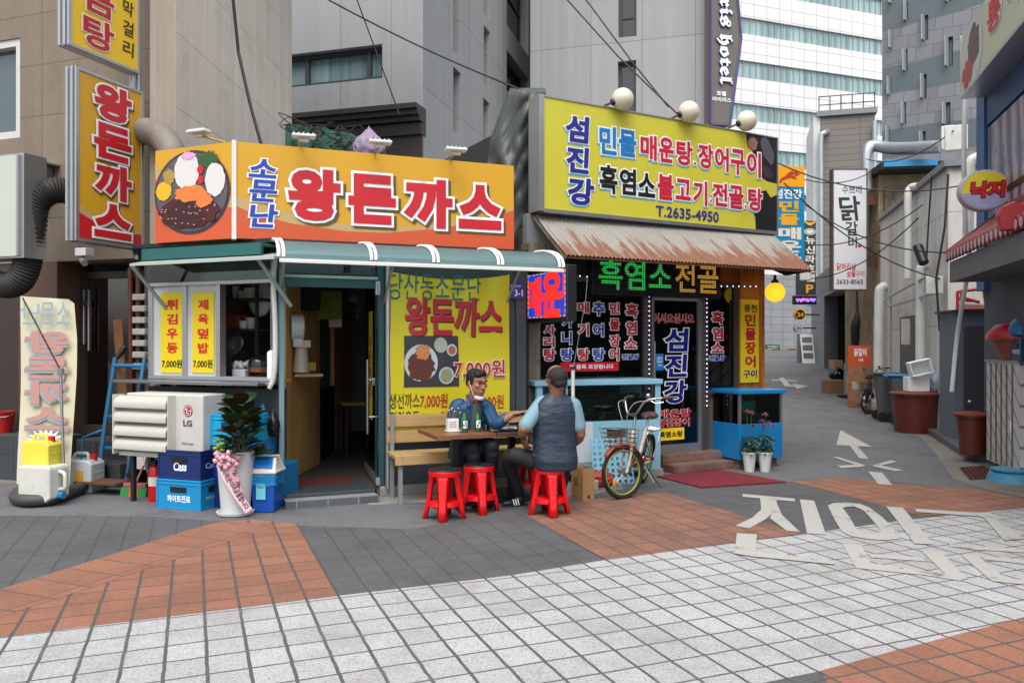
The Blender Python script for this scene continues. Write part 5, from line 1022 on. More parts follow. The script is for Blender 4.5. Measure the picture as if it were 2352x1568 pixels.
def bt(nm, t, x0, y0, x1, y1, m, bev, dy=-0.045, vert=False):
    a = BFr.rect(x0, y0, x1, y1); MB().text(t, *a, dy, bev, bev, vert=vert, mirror=True, gap=0.08).build(nm, m, clo, BFr)
M_fb = mat('faded_blue_ink', '8fa3ae', 0.8); M_fr = mat('faded_red_ink', 'b98a82', 0.8)
for ch, x0, x1 in (('난', 54, 98), ('문', 100, 132), ('소', 136, 168)): bt('blue_lettering', ch, x0, 694, x1, 745, M_fb, 0.01)
bt('letter_shadow', '왕돈까스', 62, 762, 164, 992, M_fb, 0.07, -0.043, True); bt('lettering', '왕돈까스', 65, 757, 167, 988, M_fr, 0.045, -0.047, True)
a = BFr.rect(60, 985, 165, 1040); st_ = []; cx_, cz_ = (a[0] + a[2]) / 2, (a[1] + a[3]) / 2
for q in range(36): r_ = 1.0 if q % 2 else 0.6; st_.append((cx_ + 0.24 * r_ * math.cos(q * math.pi / 18), cz_ + 0.15 * r_ * math.sin(q * math.pi / 18)))
MB().poly(st_, -0.044).build('starburst', mat('burst_pale', 'dfe3dc', 0.8), clo, BFr); bt('open_lettering', 'OPEN', 82, 1002, 158, 1028, M_fb, 0.03, -0.05)
b = MB(); pA_ = bf.M().inverted() @ at(148, 1135, 7.95); pB_ = bf.M().inverted() @ at(139, 850, 7.95); pC_ = bf.M().inverted() @ at(52, 684, 8.0)
b.tube([pA_, pB_], 0.014, 8); b.build('pole', M_alu, sn, smooth=60); MB().tube([pB_, pC_], 0.008, 6).build('rod', M_dark, sn); q = pB_; MB().tube([q + Vector((0, 0, -0.05)), q + Vector((0, 0, 0.02))], 0.03, 8).build('clamp', M_grey, sn)
b = MB(); L = lambda x, y: bf.M().inverted() @ G(x, y, 0.07)
pts = catmull([L(190, 1118), L(130, 1140), L(100, 1147), L(55, 1148), L(35, 1140), L(45, 1128)], 8); b.tube(pts, [0.062 * (1 + 0.08 * (i % 2)) if i < 14 else 0.06 for i in range(len(pts))], 10, flat=0.95); b.build('base', mat('grey_rubber_base', '3b3b3a', 0.6, var=0.2), sn, smooth=60)
# jerrycans
def jerry(label, f, col, capcol, lying=False, sc=1.0, lab=False):
    t = thing('jerrycan', label, 'jerrycan', f, (0, 0, 0), 'plastic jerrycans around the banner base'); M = RM(0, 0, 0.13 * sc, 0, 90, 0) if lying else Matrix(); S = Matrix.Scale(sc, 4)
    m_ = mat('jerry_' + col, col, 0.35, var=0.06, spec=0.5, dirt='8e8a70', damt=0.25, dscale=5)
    b = MB(); b.prism([(-0.14, 0), (0.14, 0), (0.14, 0.25), (0.11, 0.29), (-0.12, 0.29), (-0.14, 0.27)], -0.105, 0.105, 'y', M @ S); b.box(-0.142, -0.085, 0.06, 0.142, 0.085, 0.1, M @ S).box(-0.142, -0.085, 0.15, 0.142, 0.085, 0.19, M @ S)
    b.build('body', m_, t, bevel=0.02 * sc, segs=3)
    b = MB(); b.tube(catmull([(-0.09, 0, 0.285), (-0.07, 0, 0.335), (0.0, 0, 0.34), (0.04, 0, 0.335), (0.05, 0, 0.29)], 4), 0.016, 8, M=M @ S); b.build('handle', m_, t, smooth=60)
    MB().lathe([(0.03, 0.28), (0.03, 0.33), (0.0, 0.331)], 14, M @ S @ Matrix.Translation((0.095, 0, 0))).build('cap', mat('cap_' + capcol, capcol, 0.35), t, smooth=40)
    if lab: MB().box(-0.01, -0.1075, 0.07, 0.07, -0.1055, 0.2, M @ S).build('label', mat('orange_label', 'd8a02c', 0.5, var=0.5, scale=30), t)
    return t
q = G(98, 1158); jerry('white jerrycan lying on its side on the tube base, under the yellow one', Fr(q.x - 0.16, q.y + 0.03, R(-12), 0.06), 'c9cac2', '2c7aa8', True, 1.25)
q = at(98, 1090, 7.95); jerry('yellow jerrycan resting on top of a white one', Fr(q.x, q.y, R(-8), 0.325), 'e2d24a', 'c22018', False, 1.05)
q = G(182, 1132); jerry('standing white jerrycan with a red cap and a small orange label', Fr(q.x - 0.02, q.y + 0.12, R(-5), 0.0), 'b9c4c8', 'c22018', False, 1.2, True)
q = at(10, 1028, 9.2); bu = thing('bucket', 'red plastic bucket on the dark tiled step', 'bucket', Fr(q.x, q.y, 0, z1), (0, 0, 0)) if False else None
q = FW.w(FW.U(8, -0.2), -0.2, FW.Z(60, 1000, -0.35)); bf2 = Fr(q.x, q.y, 0, q.z); bu = thing('bucket', 'red plastic bucket on the dark tiled step', 'bucket', bf2)
MB().lathe([(0.09, 0), (0.125, 0.24), (0.135, 0.24), (0.135, 0.255), (0.118, 0.255), (0.085, 0.01)], 20).build('pail', mat('bucket_red', 'a01818', 0.4), bu, smooth=40); MB().tube(catmull([(-0.13, 0, 0.24), (-0.1, -0.1, 0.2), (0.1, -0.1, 0.2), (0.13, 0, 0.24)], 5), 0.005, 5).build('handle', M_steel, bu)
# broom, dustpan, extinguisher
bf3 = gfr(312, 1138, R(-10)); bm_ = thing('broom', 'plastic broom with green and orange bristles propped by the blue crates', 'broom', bf3)
for i, c_ in enumerate(('1f7a3c', 'c8501e', '1f7a3c')):
    b = MB(); x0 = -0.15 + i * 0.1; b.prism([(-0.055, 0), (0.055, 0), (0.03, 0.09), (-0.03, 0.09)], x0, x0 + 0.099, 'x'); b.build('bristles', mat('bristle_' + c_, c_, 0.8, var=0.4, scale=40, stretch=(6, 1, 1)), bm_)
MB().box(-0.13, -0.03, 0.09, 0.13, 0.03, 0.135).tube([(0.0, 0, 0.13), (0.02, 0.1, 0.3)], 0.014, 6).build('head', mat('dusty_pink', 'a05a5a', 0.6), bm_, bevel=0.01); MB().tube([(0.02, 0.1, 0.3), (0.06, 0.3, 0.95)], 0.012, 6).build('handle', M_pvc, bm_)
dp_ = thing('dustpan', 'white plastic dustpan hanging on the broom handle', 'dustpan', gfr(312, 1130, R(-10)), (0, 0.05, 0.24)); MB().prism([(-0.09, 0.24), (0.09, 0.24), (0.06, 0.37), (-0.06, 0.37)], 0.03, 0.07, 'y').build('pan', M_white, dp_, bevel=0.008)
ef = gfr(357, 1150); ex = thing('fire_extinguisher', 'red fire extinguisher standing beside the blue drink crates', 'fire extinguisher', ef)
MB().lathe([(0.062, 0), (0.066, 0.02), (0.066, 0.3), (0.05, 0.35), (0.02, 0.375), (0.0, 0.38)], 18).build('cylinder', mat('extinguisher_red', 'b8101a', 0.25, var=0.05), ex, smooth=40)
MB().box(-0.02, -0.05, 0.375, 0.02, 0.03, 0.41).tube([(0.02, 0, 0.38), (0.07, -0.02, 0.36), (0.08, -0.02, 0.15)], 0.009, 6).build('valve', M_black, ex); MB().lathe([(0.0675, 0.16), (0.0675, 0.25)], 18).build('label', mat('paper_white', 'c9c6be', 0.6), ex)
# outdoor unit with louvre guard
AF = FK.sub(0, -0.52, 0); a, b = AF.U(286), AF.U(466); z0, z1 = AF.Z(400, 1046), AF.Z(400, 905); ac = thing('air_conditioner', 'white outdoor air conditioning unit with four curved louvres below the serving window', 'air conditioner', AF, ((a + b) / 2, 0.15, z0))
M_acw = mat('appliance_white', 'c2c2bd', 0.45, var=0.05, dirt='8f8b80', damt=0.3); MB().box(a + 0.02, 0, z0, b, 0.32, z1).build('body', M_acw, ac, bevel=0.015, segs=3)
la, lb_ = AF.U(283), AF.U(402); hh = (z1 - z0 - 0.05) / 4
for i in range(4):
    z = z0 + 0.03 + i * hh; b2 = MB(); P_ = [(-0.03, z + hh * 0.98), (-0.1, z + hh * 0.8), (-0.125, z + hh * 0.45), (-0.12, z + 0.02), (-0.11, z + 0.02), (-0.112, z + hh * 0.45), (-0.09, z + hh * 0.75), (-0.03, z + hh * 0.92)]
    b2.prism(P_, la, lb_, 'x').build('louvre', mat('louvre_grey', 'b5b3aa', 0.45, var=0.05), ac, smooth=50)
MB().box(la - 0.012, -0.12, z0, la - 0.001, 0.02, z1 - 0.01).box(lb_ + 0.001, -0.1, z0, lb_ + 0.012, 0.0, z1 - 0.01).box(la, -0.05, z0 - 0.02, lb_, -0.002, z0 + 0.02).build('louvre_frame', M_acw, ac)
ccx = AF.U(432); cz = AF.Z(432, 943); MB().ring((ccx, cz), 0, 0.058, -0.004).build('emblem', mat('emblem_red', '9c1230', 0.4), ac)
MB().ring((ccx, cz), 0.042, 0.047, -0.007).box(ccx - 0.012, -0.009, cz - 0.026, ccx - 0.005, -0.006, cz + 0.028).box(ccx - 0.004, -0.009, cz - 0.026, ccx + 0.014, -0.006, cz - 0.019).ring((ccx - 0.02, cz + 0.015), 0, 0.007, -0.009, 10).box(ccx + 0.012, -0.009, cz - 0.003, ccx + 0.04, -0.006, cz + 0.003).build('emblem_mark', T_white, ac)
MB().text('LG', ccx - 0.055, AF.Z(432, 978), ccx + 0.05, AF.Z(432, 965), -0.005, 0.04).build('lettering', mat('letter_grey', '4c4c50'), ac); MB().text('DUAL Inverter', ccx - 0.075, AF.Z(432, 1021), ccx + 0.07, AF.Z(432, 1015), -0.005, 0.01).build('small_lettering', mat('letter_grey', '4c4c50'), ac)
bk = MB(); 
for u in (a + 0.08, b - 0.08): bk.box(u - 0.02, 0.02, 0, u + 0.02, 0.06, z0 - 0.002).box(u - 0.02, 0.24, 0, u + 0.02, 0.28, z0 - 0.002)
bk.build('stand', M_dark, ac)
# drink crates
def crate(name, label, f, w, d, h, m, grp='stacked plastic drink crates', text=None, bottles=0, tfit=None):
    t = thing(name, label, 'crate', f, (0, 0, 0), grp); b = MB(); th = 0.014
    b.box(0, 0, 0, w, th, h).box(0, d - th, 0, w, d, h).box(0, th, 0, th, d - th, h).box(w - th, th, 0, w, d - th, h).box(th, th, 0, w - th, d - th, th)
    for z in (0, h * 0.82, h - 0.018): b.box(-0.006, -0.006, z, w + 0.006, 0.0005, z + 0.016).box(w - 0.0005, 0.0006, z, w + 0.006, d, z + 0.016)
    for x in (-0.006, w - 0.012): b.box(x, -0.007, 0.017, x + 0.018, 0.0004, h - 0.019)
    b.build('body', m, t, bevel=0.003)
    MB().box(w * 0.32, -0.0085, h * 0.58, w * 0.68, -0.0072, h * 0.76).build('handle_slot', M_black, t); MB().box(w + 0.0072, d * 0.3, h * 0.58, w + 0.0085, d * 0.7, h * 0.76).build('handle_slot', M_black, t)
    if text: MB().text(text, *tfit, -0.003, 0.03, shear=0.12 if text == 'Cass' else 0).build('lettering', T_white, t); MB().text(text, 0.07, tfit[1] + 0.02, d - 0.07, tfit[3] - 0.01, -w - 0.003, 0.03, M=Matrix.Rotation(R(90), 4, 'Z')).build('side_lettering', mat('letter_pale', '9fc0d4'), t)
    if bottles:
        g = MB()
        for i in range(5):
            for j in range(3): g.lathe([(0.012, h * 0.5), (0.013, h * 0.85), (0.014, h * 0.86), (0.014, h * 0.9), (0, h * 0.9)], 8, Matrix.Translation((0.06 + i * (w - 0.12) / 4, 0.07 + j * (d - 0.14) / 2, 0)))
        g.build('bottles', mat('bottle_neck', '9aa6aa', 0.2), t, smooth=60)
    return t
cf = gfr(461, 1173.7, R(-19)); w_, d_ = 0.52, 0.33; cf0 = cf.sub(-w_, 0, 0)
M_cb = mat('crate_sky', '0f86bc', 0.4, var=0.06, dirt='2f6f8c', damt=0.3); M_cn = mat('crate_navy', '12285e', 0.4, var=0.1)
crate('drink_crate', 'sky blue drink crate with white Korean lettering under a navy crate', cf0, w_, d_, 0.285, M_cb, text='하이트진로', tfit=(0.13, 0.07, 0.4, 0.135))
crate('drink_crate', 'navy drink crate full of bottles on top of a sky blue crate', cf0.sub(0.012, 0.01, 0.287), w_ - 0.024, d_ - 0.02, 0.28, M_cn, text='Cass', bottles=1, tfit=(0.18, 0.085, 0.33, 0.165))
cf1 = FK.sub(FK.U(484, -0.42), -0.42, 0)
crate('drink_crate', 'lowest dark blue crate of the stack behind the rubber plant', cf1, 0.42, 0.32, 0.3, M_cn); crate('drink_crate', 'blue crate in the middle of the stack behind the rubber plant', cf1.sub(0, 0, 0.302), 0.42, 0.32, 0.3, mat('crate_royal', '0d2f8c', 0.4)); crate('drink_crate', 'bright sky blue empty crate topping the stack behind the rubber plant', cf1.sub(0.005, 0.0, 0.604), 0.41, 0.32, 0.3, mat('crate_cyan', '0ba0d0', 0.4))
# rubber plant in a tall white pot
pf_ = gfr(541, 1180); pp = thing('potted_rubber_plant', 'rubber plant with broad dark leaves in a tall white pot with pink ribbon', 'plant', pf_)
MB().lathe([(0.128, 0.02), (0.15, 0.3), (0.172, 0.59), (0.16, 0.59), (0.15, 0.55), (0.0, 0.55)], 28).build('pot', mat('pot_white', 'c4c6c8', 0.45, var=0.03), pp, smooth=40)
MB().lathe([(0.13, 0), (0.165, 0.01), (0.172, 0.035), (0.155, 0.035), (0.14, 0.018), (0, 0.018)], 28).build('saucer', mat('pot_white', 'c4c6c8'), pp, smooth=40)
def leafm(b, base, d, L, Wd, droop, roll=0.0):
    d = Vector(d).normalized(); s = d.cross(Vector((0, 0, 1))); s = s.normalized() if s.length > 0.1 else Vector((1, 0, 0)); s = Matrix.Rotation(roll, 3, d) @ s; up = s.cross(d); n = 6; vs = []
    for i in range(n + 1):
        t = i / n; wd = Wd * (math.sin(math.pi * (0.06 + 0.9 * t ** 0.85)) ** 0.75); c = Vector(base) + d * L * t - Vector((0, 0, droop * L * t * t)); vs += [c - s * wd + up * wd * 0.3, c, c + s * wd + up * wd * 0.3]
    fs = []
    for i in range(n): fs += [(3 * i, 3 * i + 1, 3 * i + 4, 3 * i + 3), (3 * i + 1, 3 * i + 2, 3 * i + 5, 3 * i + 4)]
    b.add([tuple(v) for v in vs], fs)
lm = [MB(), MB(), MB()]; rg = random.Random(5)
for i in range(46):
    h_ = 0.58 + 0.5 * (i / 46); a_ = i * 2.4; rr = 0.05 + 0.05 * rg.random(); el = 0.25 + 0.7 * (i / 46) + rg.uniform(-0.2, 0.25)
    leafm(lm[i % 3], (rr * math.cos(a_) + 0.05, rr * math.sin(a_), h_ - 0.03), (math.cos(a_), math.sin(a_), el), rg.uniform(0.17, 0.23), rg.uniform(0.062, 0.085), rg.uniform(0.05, 0.35), rg.uniform(-0.5, 0.5))
for b, c_ in zip(lm, ('1d3318', '2b4420', '363018')): b.build('foliage', mat('leaf_' + c_, c_, 0.25, var=0.3, scale=8), pp, smooth=180)
b = MB()
for q in range(4): b.tube([(0.03 * q - 0.03, 0.02 * (q % 2), 0.5), (0.03 * q - 0.02, 0.02, 1.0)], 0.01, 6)
b.build('stem', mat('plant_stem', '3b3a22', 0.7), pp); b = MB()
for q in range(7): leafm(b, (0.16, 0.05, 0.5), (0.5 + 0.1 * q, -0.1 + 0.06 * q, 0.8 - 0.12 * q), 0.3, 0.01, 0.1)
b.build('grass_blade', mat('leaf_2b4420', '2b4420'), pp); b = MB()
for q in range(8): b.ball((-0.15 + 0.03 * (q % 3), -0.08 - 0.02 * (q % 2), 0.57 + 0.02 * q), 0.03, 6, 4, sz=0.5)
b.build('yellow_leaves', mat('leaf_lime', '8c9a2a', 0.5, var=0.4), pp, smooth=180)
M_rb = mat('pink_satin', 'd9a0ac', 0.4, var=0.12, scale=12); b = MB()
for q in range(15):
    a_ = q * 2.4; r0 = 0.03 + 0.028 * (q % 3); cx_, cz_ = -0.03 + r0 * math.cos(a_) * 1.5, 0.535 + r0 * math.sin(a_) * 0.8
    vs = []; n = 8; di = Vector((math.cos(a_), -0.5, math.sin(a_)))
    b.tube([(cx_ - 0.02 * math.sin(a_), -0.19, cz_ + 0.02 * math.cos(a_)), (cx_ + 0.02 * math.sin(a_), -0.19, cz_ - 0.02 * math.cos(a_))], 0.024, 9, caps=False)
rb = b.build('ribbon_bow', M_rb, pp, smooth=60, solid=0.003)
def tail(pts, w, dy): 
    b = MB(); P_ = [Vector(p) for p in pts]
    for i, p in enumerate(P_):
        t = (P_[min(i + 1, len(P_) - 1)] - P_[max(i - 1, 0)]).normalized(); s = Vector((-t.z, 0, t.x)) * w; b.v += [tuple(p - s), tuple(p + s)]
    b.f += [(2 * i, 2 * i + 1, 2 * i + 3, 2 * i + 2) for i in range(len(P_) - 1)]; return b
tail([(0.0, -0.183, 0.52), (0.05, -0.184, 0.38), (0.1, -0.178, 0.22), (0.13, -0.17, 0.1)], 0.035, 0).build('ribbon_tail', mat('pink_satin_deep', 'cf9aa8', 0.4), pp)  # this tail is a slightly deeper pink than the bow
tl2 = [(-0.08, -0.188, 0.5), (-0.02, -0.192, 0.38), (0.08, -0.194, 0.22), (0.19, -0.196, 0.07)]; tail(tl2, 0.037, 0).build('ribbon_tail', mat('pink_satin_pale', 'e0bcc4', 0.4), pp, solid=0.002)
ang = math.atan2(0.43, 0.27); b = MB(); Mt = Matrix.Translation((-0.065, 0, 0.475)) @ Matrix.Rotation(R(57.5), 4, 'Y'); b.text('축시하꾼이며공팔합니다', 0, -0.026, 0.45, 0.026, -0.199, 0.02, M=Mt, rot=False); b.build('ribbon_lettering', T_black, pp)
b = MB()
for i, ch in enumerate('국과수'): b.text(ch, 0.035 + 0.032 * i, 0.38 - 0.1 * i, 0.075 + 0.032 * i, 0.44 - 0.1 * i, -0.188, 0.02)
b.build('ribbon_lettering', T_black, pp)
# swing lid bin
tf = gfr(613, 1172, R(-4)); tb_ = thing('swing_bin', 'blue plastic bin with a white framed swing lid and blue liner', 'bin', tf)
M_bb = mat('bin_blue', '0a4fa8', 0.4, var=0.05); b = MB(); b.add([(-0.1, -0.1, 0), (0.1, -0.1, 0), (0.1, 0.1, 0), (-0.1, 0.1, 0), (-0.12, -0.12, 0.37), (0.12, -0.12, 0.37), (0.12, 0.12, 0.37), (-0.12, 0.12, 0.37)], [(3, 2, 1, 0), (4, 5, 6, 7), (0, 1, 5, 4), (1, 2, 6, 5), (2, 3, 7, 6), (3, 0, 4, 7)]); b.build('body', M_bb, tb_, bevel=0.012)
b = MB(); b.box(-0.137, -0.137, 0.372, 0.137, 0.137, 0.4); b.add([(-0.13, -0.13, 0.4), (0.13, -0.13, 0.4), (0.13, 0.13, 0.4), (-0.13, 0.13, 0.4), (-0.11, -0.05, 0.53), (0.11, -0.05, 0.53), (0.11, 0.05, 0.53), (-0.11, 0.05, 0.53)], [(4, 5, 6, 7), (0, 1, 5, 4), (1, 2, 6, 5), (2, 3, 7, 6), (3, 0, 4, 7)]); b.build('lid', M_white, tb_, bevel=0.008)
MB().add([(-0.1, -0.125, 0.42), (0.1, -0.125, 0.42), (0.085, -0.062, 0.523), (-0.085, -0.062, 0.523)], [(0, 1, 2, 3)]).build('flap', mat('flap_blue', '0b74c4', 0.35), tb_, solid=0.004)
b = MB(); n = 40
for z, k_ in ((0.375, 1.03), (0.34, 1.1), (0.3, 1.06), (0.26, 1.1)):
    for i in range(n): a_ = 2 * math.pi * i / n; x, y = math.cos(a_), math.sin(a_); q_ = max(abs(x), abs(y)); kk = 0.122 / q_ * k_ * (1 + 0.035 * math.sin(i * 5.3 + z * 90)); b.v.append((x * kk, y * kk, z + 0.012 * math.sin(i * 1.7) * (1 if z < 0.3 else 0)))
for j in range(3):
    for i in range(n): b.f.append((j * n + i, j * n + (i + 1) % n, (j + 1) * n + (i + 1) % n, (j + 1) * n + i))
m, N = newmat('blue_film'); N.b.inputs['Base Color'].default_value = (*lin('2a9ad0'), 1); N.b.inputs['Alpha'].default_value = 0.45; N.b.inputs['Roughness'].default_value = 0.2; b.build('liner', m, tb_, smooth=180)
st_ = MB().box(-0.055, -0.127, 0.13, 0.035, -0.12, 0.28).build('sticker', mat('sticker_aqua', '6fc4d4', 0.4, var=0.2), tb_); MB().text('Clean', -0.045, 0.235, 0.025, 0.262, -0.128, 0.01).build('lettering', mat('sticker_green', '1d7a5a'), st_)
# plastic bags beside the door
def bag(name, label, p, sx, sy, sz, m, seed=1, neck=True, cat='plastic bag', group=None, amp=0.14):
    rg = random.Random(seed); bm = bmesh.new(); bmesh.ops.create_icosphere(bm, subdivisions=4, radius=1.0)
    ph = [(Vector((rg.uniform(-1, 1), rg.uniform(-1, 1), rg.uniform(-1, 1))).normalized() * rg.uniform(3, 9), rg.uniform(0, 6)) for _ in range(14)]
    for v in bm.verts:
        k = sum(abs(math.sin(v.co.dot(d) + o)) for d, o in ph) / 14; r_ = 1 + amp * 3 * (k - 0.63); c = v.co * r_
        if c.z < -0.75: c.z = -0.75 + (c.z + 0.75) * 0.2
        if neck and c.z > 0.45: t = min(1, (c.z - 0.45) / 0.5); c.x *= 1 - 0.72 * t; c.y *= 1 - 0.72 * t; c.z += 0.35 * t
        v.co = (c.x * sx, c.y * sy, (c.z + 0.79) * sz)
    me = bpy.data.meshes.new(name); bm.to_mesh(me); bm.free(); me.materials.append(m); me.shade_smooth(); me.set_sharp_from_angle(angle=R(28)); o = bpy.data.objects.new(name, me); COL.objects.link(o); o.location = p; return tag(o, label, cat, group)
m, N = newmat('blue_bag_film'); N.l(mixc(N, noise(N, coords(N), 9, 4), lin('0a3f94'), lin('2f9ac8')), N.b.inputs['Base Color']); N.b.inputs['Alpha'].default_value = 0.88; N.b.inputs['Roughness'].default_value = 0.18; M_blueb = m
q = at(604, 1058, 7.98); bag('plastic_bag', 'crumpled translucent blue bag hanging behind the rubber plant', (q.x, q.y, 0.42), 0.13, 0.12, 0.27, M_blueb, 3)
q = at(628, 1000, 7.85); bag('plastic_bag', 'small glossy black bag tied to the teal corner post', (q.x, q.y, 0.68), 0.06, 0.06, 0.13, mat('black_film', '0c0c0e', 0.2), 5)
tag(MB().box(-0.3, -0.2, 0, 0.3, 0.2, 0.42).build('storage_box', mat('teal_box', '0e5d88', 0.5), None, Fr(q.x - 0.15, q.y + 0.12, FK.a), bevel=0.02), 'dark teal storage box under the blue bag', 'box')
# kitchen things behind the serving window
KR = Fr(*FK.w(0, 0.42, 0).xy, FK.a); a, b = KR.U(508), KR.U(592); sh_ = thing('metal_shelf', 'dark metal kitchen shelf seen through the serving window', 'shelf', KR, ((a + b) / 2, 0.2, 1.1)); bb_ = MB()
SZ = [KR.Z(550, y) for y in (755, 745, 688)]; SZ = (KR.Z(550, 860), KR.Z(550, 755), KR.Z(550, 685))
for z in SZ: bb_.box(a, 0, z - 0.03, b, 0.4, z)
for x in (a, b - 0.03): bb_.box(x, -0.01, 1.0, x + 0.03, 0.02, 2.3)
bb_.build('frame', M_dark, sh_)
def dish(name, label, px, z, kind, n, r_, off=0.12):
    u = KR.U(px, off); p = KR.w(u, off, z + 0.002); b = MB()
    for i in range(n): zz = i * 0.018; b.lathe([(r_ * 0.6, zz), (r_, zz + 0.03), (r_ * 0.96, zz + 0.03), (r_ * 0.55, zz + 0.006), (0, zz + 0.006)], 16)
    return tag(b.build(name, mat('dish_white', 'c9cac8', 0.35), None, Fr(p.x, p.y, 0, p.z), smooth=40), label, 'dishes', 'white dishes on the kitchen shelf')
dish('bowl_stack', 'tall stack of white bowls on the middle kitchen shelf by its upright', 576, SZ[1], 0, 6, 0.06); dish('bowl_stack', 'shorter stack of white bowls on the middle kitchen shelf', 560, SZ[1], 0, 4, 0.055, 0.05); dish('bowl_stack', 'white bowls stacked on the upper kitchen shelf', 556, SZ[2], 0, 4, 0.06); dish('bowl_stack', 'white bowls beside the black canister on the upper kitchen shelf', 540, SZ[2], 0, 7, 0.05)
def kbox(name, label, cat, px, z, w, d, h, m, off=0.06, bev=0.01):
    u = KR.U(px, off); return tag(MB().box(-w / 2, 0, 0, w / 2, d, h).build(name, m, None, KR.sub(u, off, z + 0.002), bevel=bev), label, cat)
kbox('carton', 'white and orange carton on the upper kitchen shelf', 'carton', 570, SZ[2], 0.12, 0.15, 0.12, mat('carton_white', 'c6bfae', 0.6, var=0.2)); kbox('canister', 'black canister on the upper kitchen shelf', 'canister', 524, SZ[2], 0.09, 0.1, 0.17, M_black); kbox('red_box', 'brown box with a red rim on the middle kitchen shelf', 'box', 534, SZ[1], 0.16, 0.2, 0.15, mat('red_brown_box', '7a3420', 0.5)); kbox('container', 'clear food containers on the lowest kitchen shelf', 'container', 545, SZ[0], 0.2, 0.2, 0.14, mat('dull_container', '83888a', 0.3, var=0.4, scale=20))
KB = Fr(*FK.w(0, 0.14, 0).xy, FK.a); kz = FK.Z(480, 868) - 0.01; a, b = KB.U(510), KB.U(632)
tag(MB().box(a, 0, kz - 0.03, b, 0.26, kz).build('kitchen_counter', mat('yellow_counter', 'b8862c', 0.5), None, KB, at=((a + b) / 2, 0.2, kz)), 'yellowish counter board inside the serving window', 'counter')
tb2 = thing('plastic_tub', 'white tub with a bag of cups on the counter in the serving window', 'tub', KB, (KB.U(547, 0.08), 0.08, kz)); u = KB.U(547, 0.04); MB().box(u - 0.085, 0.04, kz + 0.001, u + 0.085, 0.17, kz + 0.1).build('tub', mat('tub_white', 'b6bcc8', 0.4), tb2, bevel=0.012); bl_ = MB()
for q in range(14): bl_.ball((u + random.uniform(-0.07, 0.07), 0.1 + random.uniform(-0.04, 0.04), kz + 0.12 + random.uniform(0, 0.05)), 0.03, 7, 5, jit=0.1)
bl_.build('cups', mat('film_pale', '9fa8a4', 0.3, var=0.3, scale=20), tb2, smooth=180)
po = thing('rice_cooker', 'black and copper cooker on the counter in the serving window', 'cooker', KB, (KB.U(597, 0.16), 0.16, kz)); Mt = Matrix.Translation((KB.U(597, 0.16), 0.16, kz + 0.002)); MB().lathe([(0.1, 0), (0.12, 0.03), (0.125, 0.16), (0.1, 0.22), (0.04, 0.25), (0, 0.25)], 20, Mt).build('body', mat('black_gloss', '151313', 0.15), po, smooth=60); MB().lathe([(0.127, 0.07), (0.128, 0.12)], 20, Mt).build('band', mat('copper', '8a5a44', 0.3, 0.7), po, smooth=60)
kbox('paper_roll', 'white paper roll standing on the counter edge by the wrapped pipe', 'paper roll', 618, kz, 0.08, 0.08, 0.3, T_white, -0.5, 0.03)
u = KR.U(598, 0.3); p = KR.w(u, 0.3, KR.Z(598, 685, 0.3)); tag(MB().ball((0, 0, 0), 0.16, 16, 10, sy=0.5, sz=1.3).build('hanging_strainer', mat('pale_plastic', 'b4b8ba', 0.4), None, Fr(p.x, p.y, FK.a, p.z), smooth=180), 'pale oval strainer hanging behind the kitchen shelf', 'strainer')
u = KR.U(545, -0.1); p = KR.w(u, -0.1, KR.Z(548, 800, -0.1)); tag(MB().lathe([(0.05, 0), (0.12, 0.07), (0.115, 0.07), (0.045, 0.008), (0, 0.008)], 20, Euler((R(55), R(-30), 0)).to_matrix().to_4x4()).build('steel_bowl', M_steel, None, Fr(p.x, p.y, 0, p.z), smooth=60), 'tilted steel bowl hanging below the kitchen shelf', 'bowl')
# ---------------------------------------------------------------- dining tables, bench, stools, people
M_tab = wood('table_walnut', '5e3a28', '85573b', 'x', 0.8, 0.4); M_tab2 = wood('table_dark', '3d2a22', '5c4032', 'x', 0.8, 0.4)
def table(label, u0, u1, m):
    t = thing('dining_table', label, 'table', FA, ((u0 + u1) / 2, -0.8, 0), 'small dining tables outside the restaurant'); MB().box(u0, -1.177, 0.7, u1, -0.5, 0.74).build('table_top', m, t, bevel=0.004)
    c = (u0 + u1) / 2; MB().box(c - 0.03, -0.83, 0.02, c + 0.03, -0.77, 0.7).build('leg', M_black, t); MB().box(c - 0.22, -0.84, 0, c + 0.22, -0.76, 0.02).box(c - 0.04, -1.05, 0, c + 0.04, -0.842, 0.02).box(c - 0.04, -0.758, 0, c + 0.04, -0.55, 0.02).build('foot', M_black, t)
table('brown topped table with the cutlery holder and two green bottles on it', 0.289, 0.875, M_tab); table('darker topped table with plates and bowls between the two men', 0.882, 1.47, M_tab2)
bu0, bu1 = FA.U(897, -0.3), FA.U(1228, -0.3); be = thing('wooden_bench', 'long pine bench with a two plank back against the yellow banner', 'bench', FA, ((bu0 + bu1) / 2, -0.3, 0))
for z in (0.56, 0.725): MB().box(bu0, -0.13, z, bu1, -0.1, z + 0.125).build('back_plank', M_pinex, be, bevel=0.004)
MB().box(bu0 - 0.01, -0.53, 0.45, bu1, -0.345, 0.485).box(bu0 - 0.01, -0.335, 0.45, bu1, -0.15, 0.485).box(bu0 - 0.01, -0.56, 0.39, bu1, -0.532, 0.485).build('seat', M_pinex, be, bevel=0.004)
for u in (bu0 + 0.03, (bu0 + bu1) / 2, bu1 - 0.06):
    MB().box(u, -0.53, 0, u + 0.04, -0.49, 0.449).build('leg', M_grey, be); MB().box(u, -0.16, 0, u + 0.04, -0.135, 0.86).build('leg', M_grey, be)
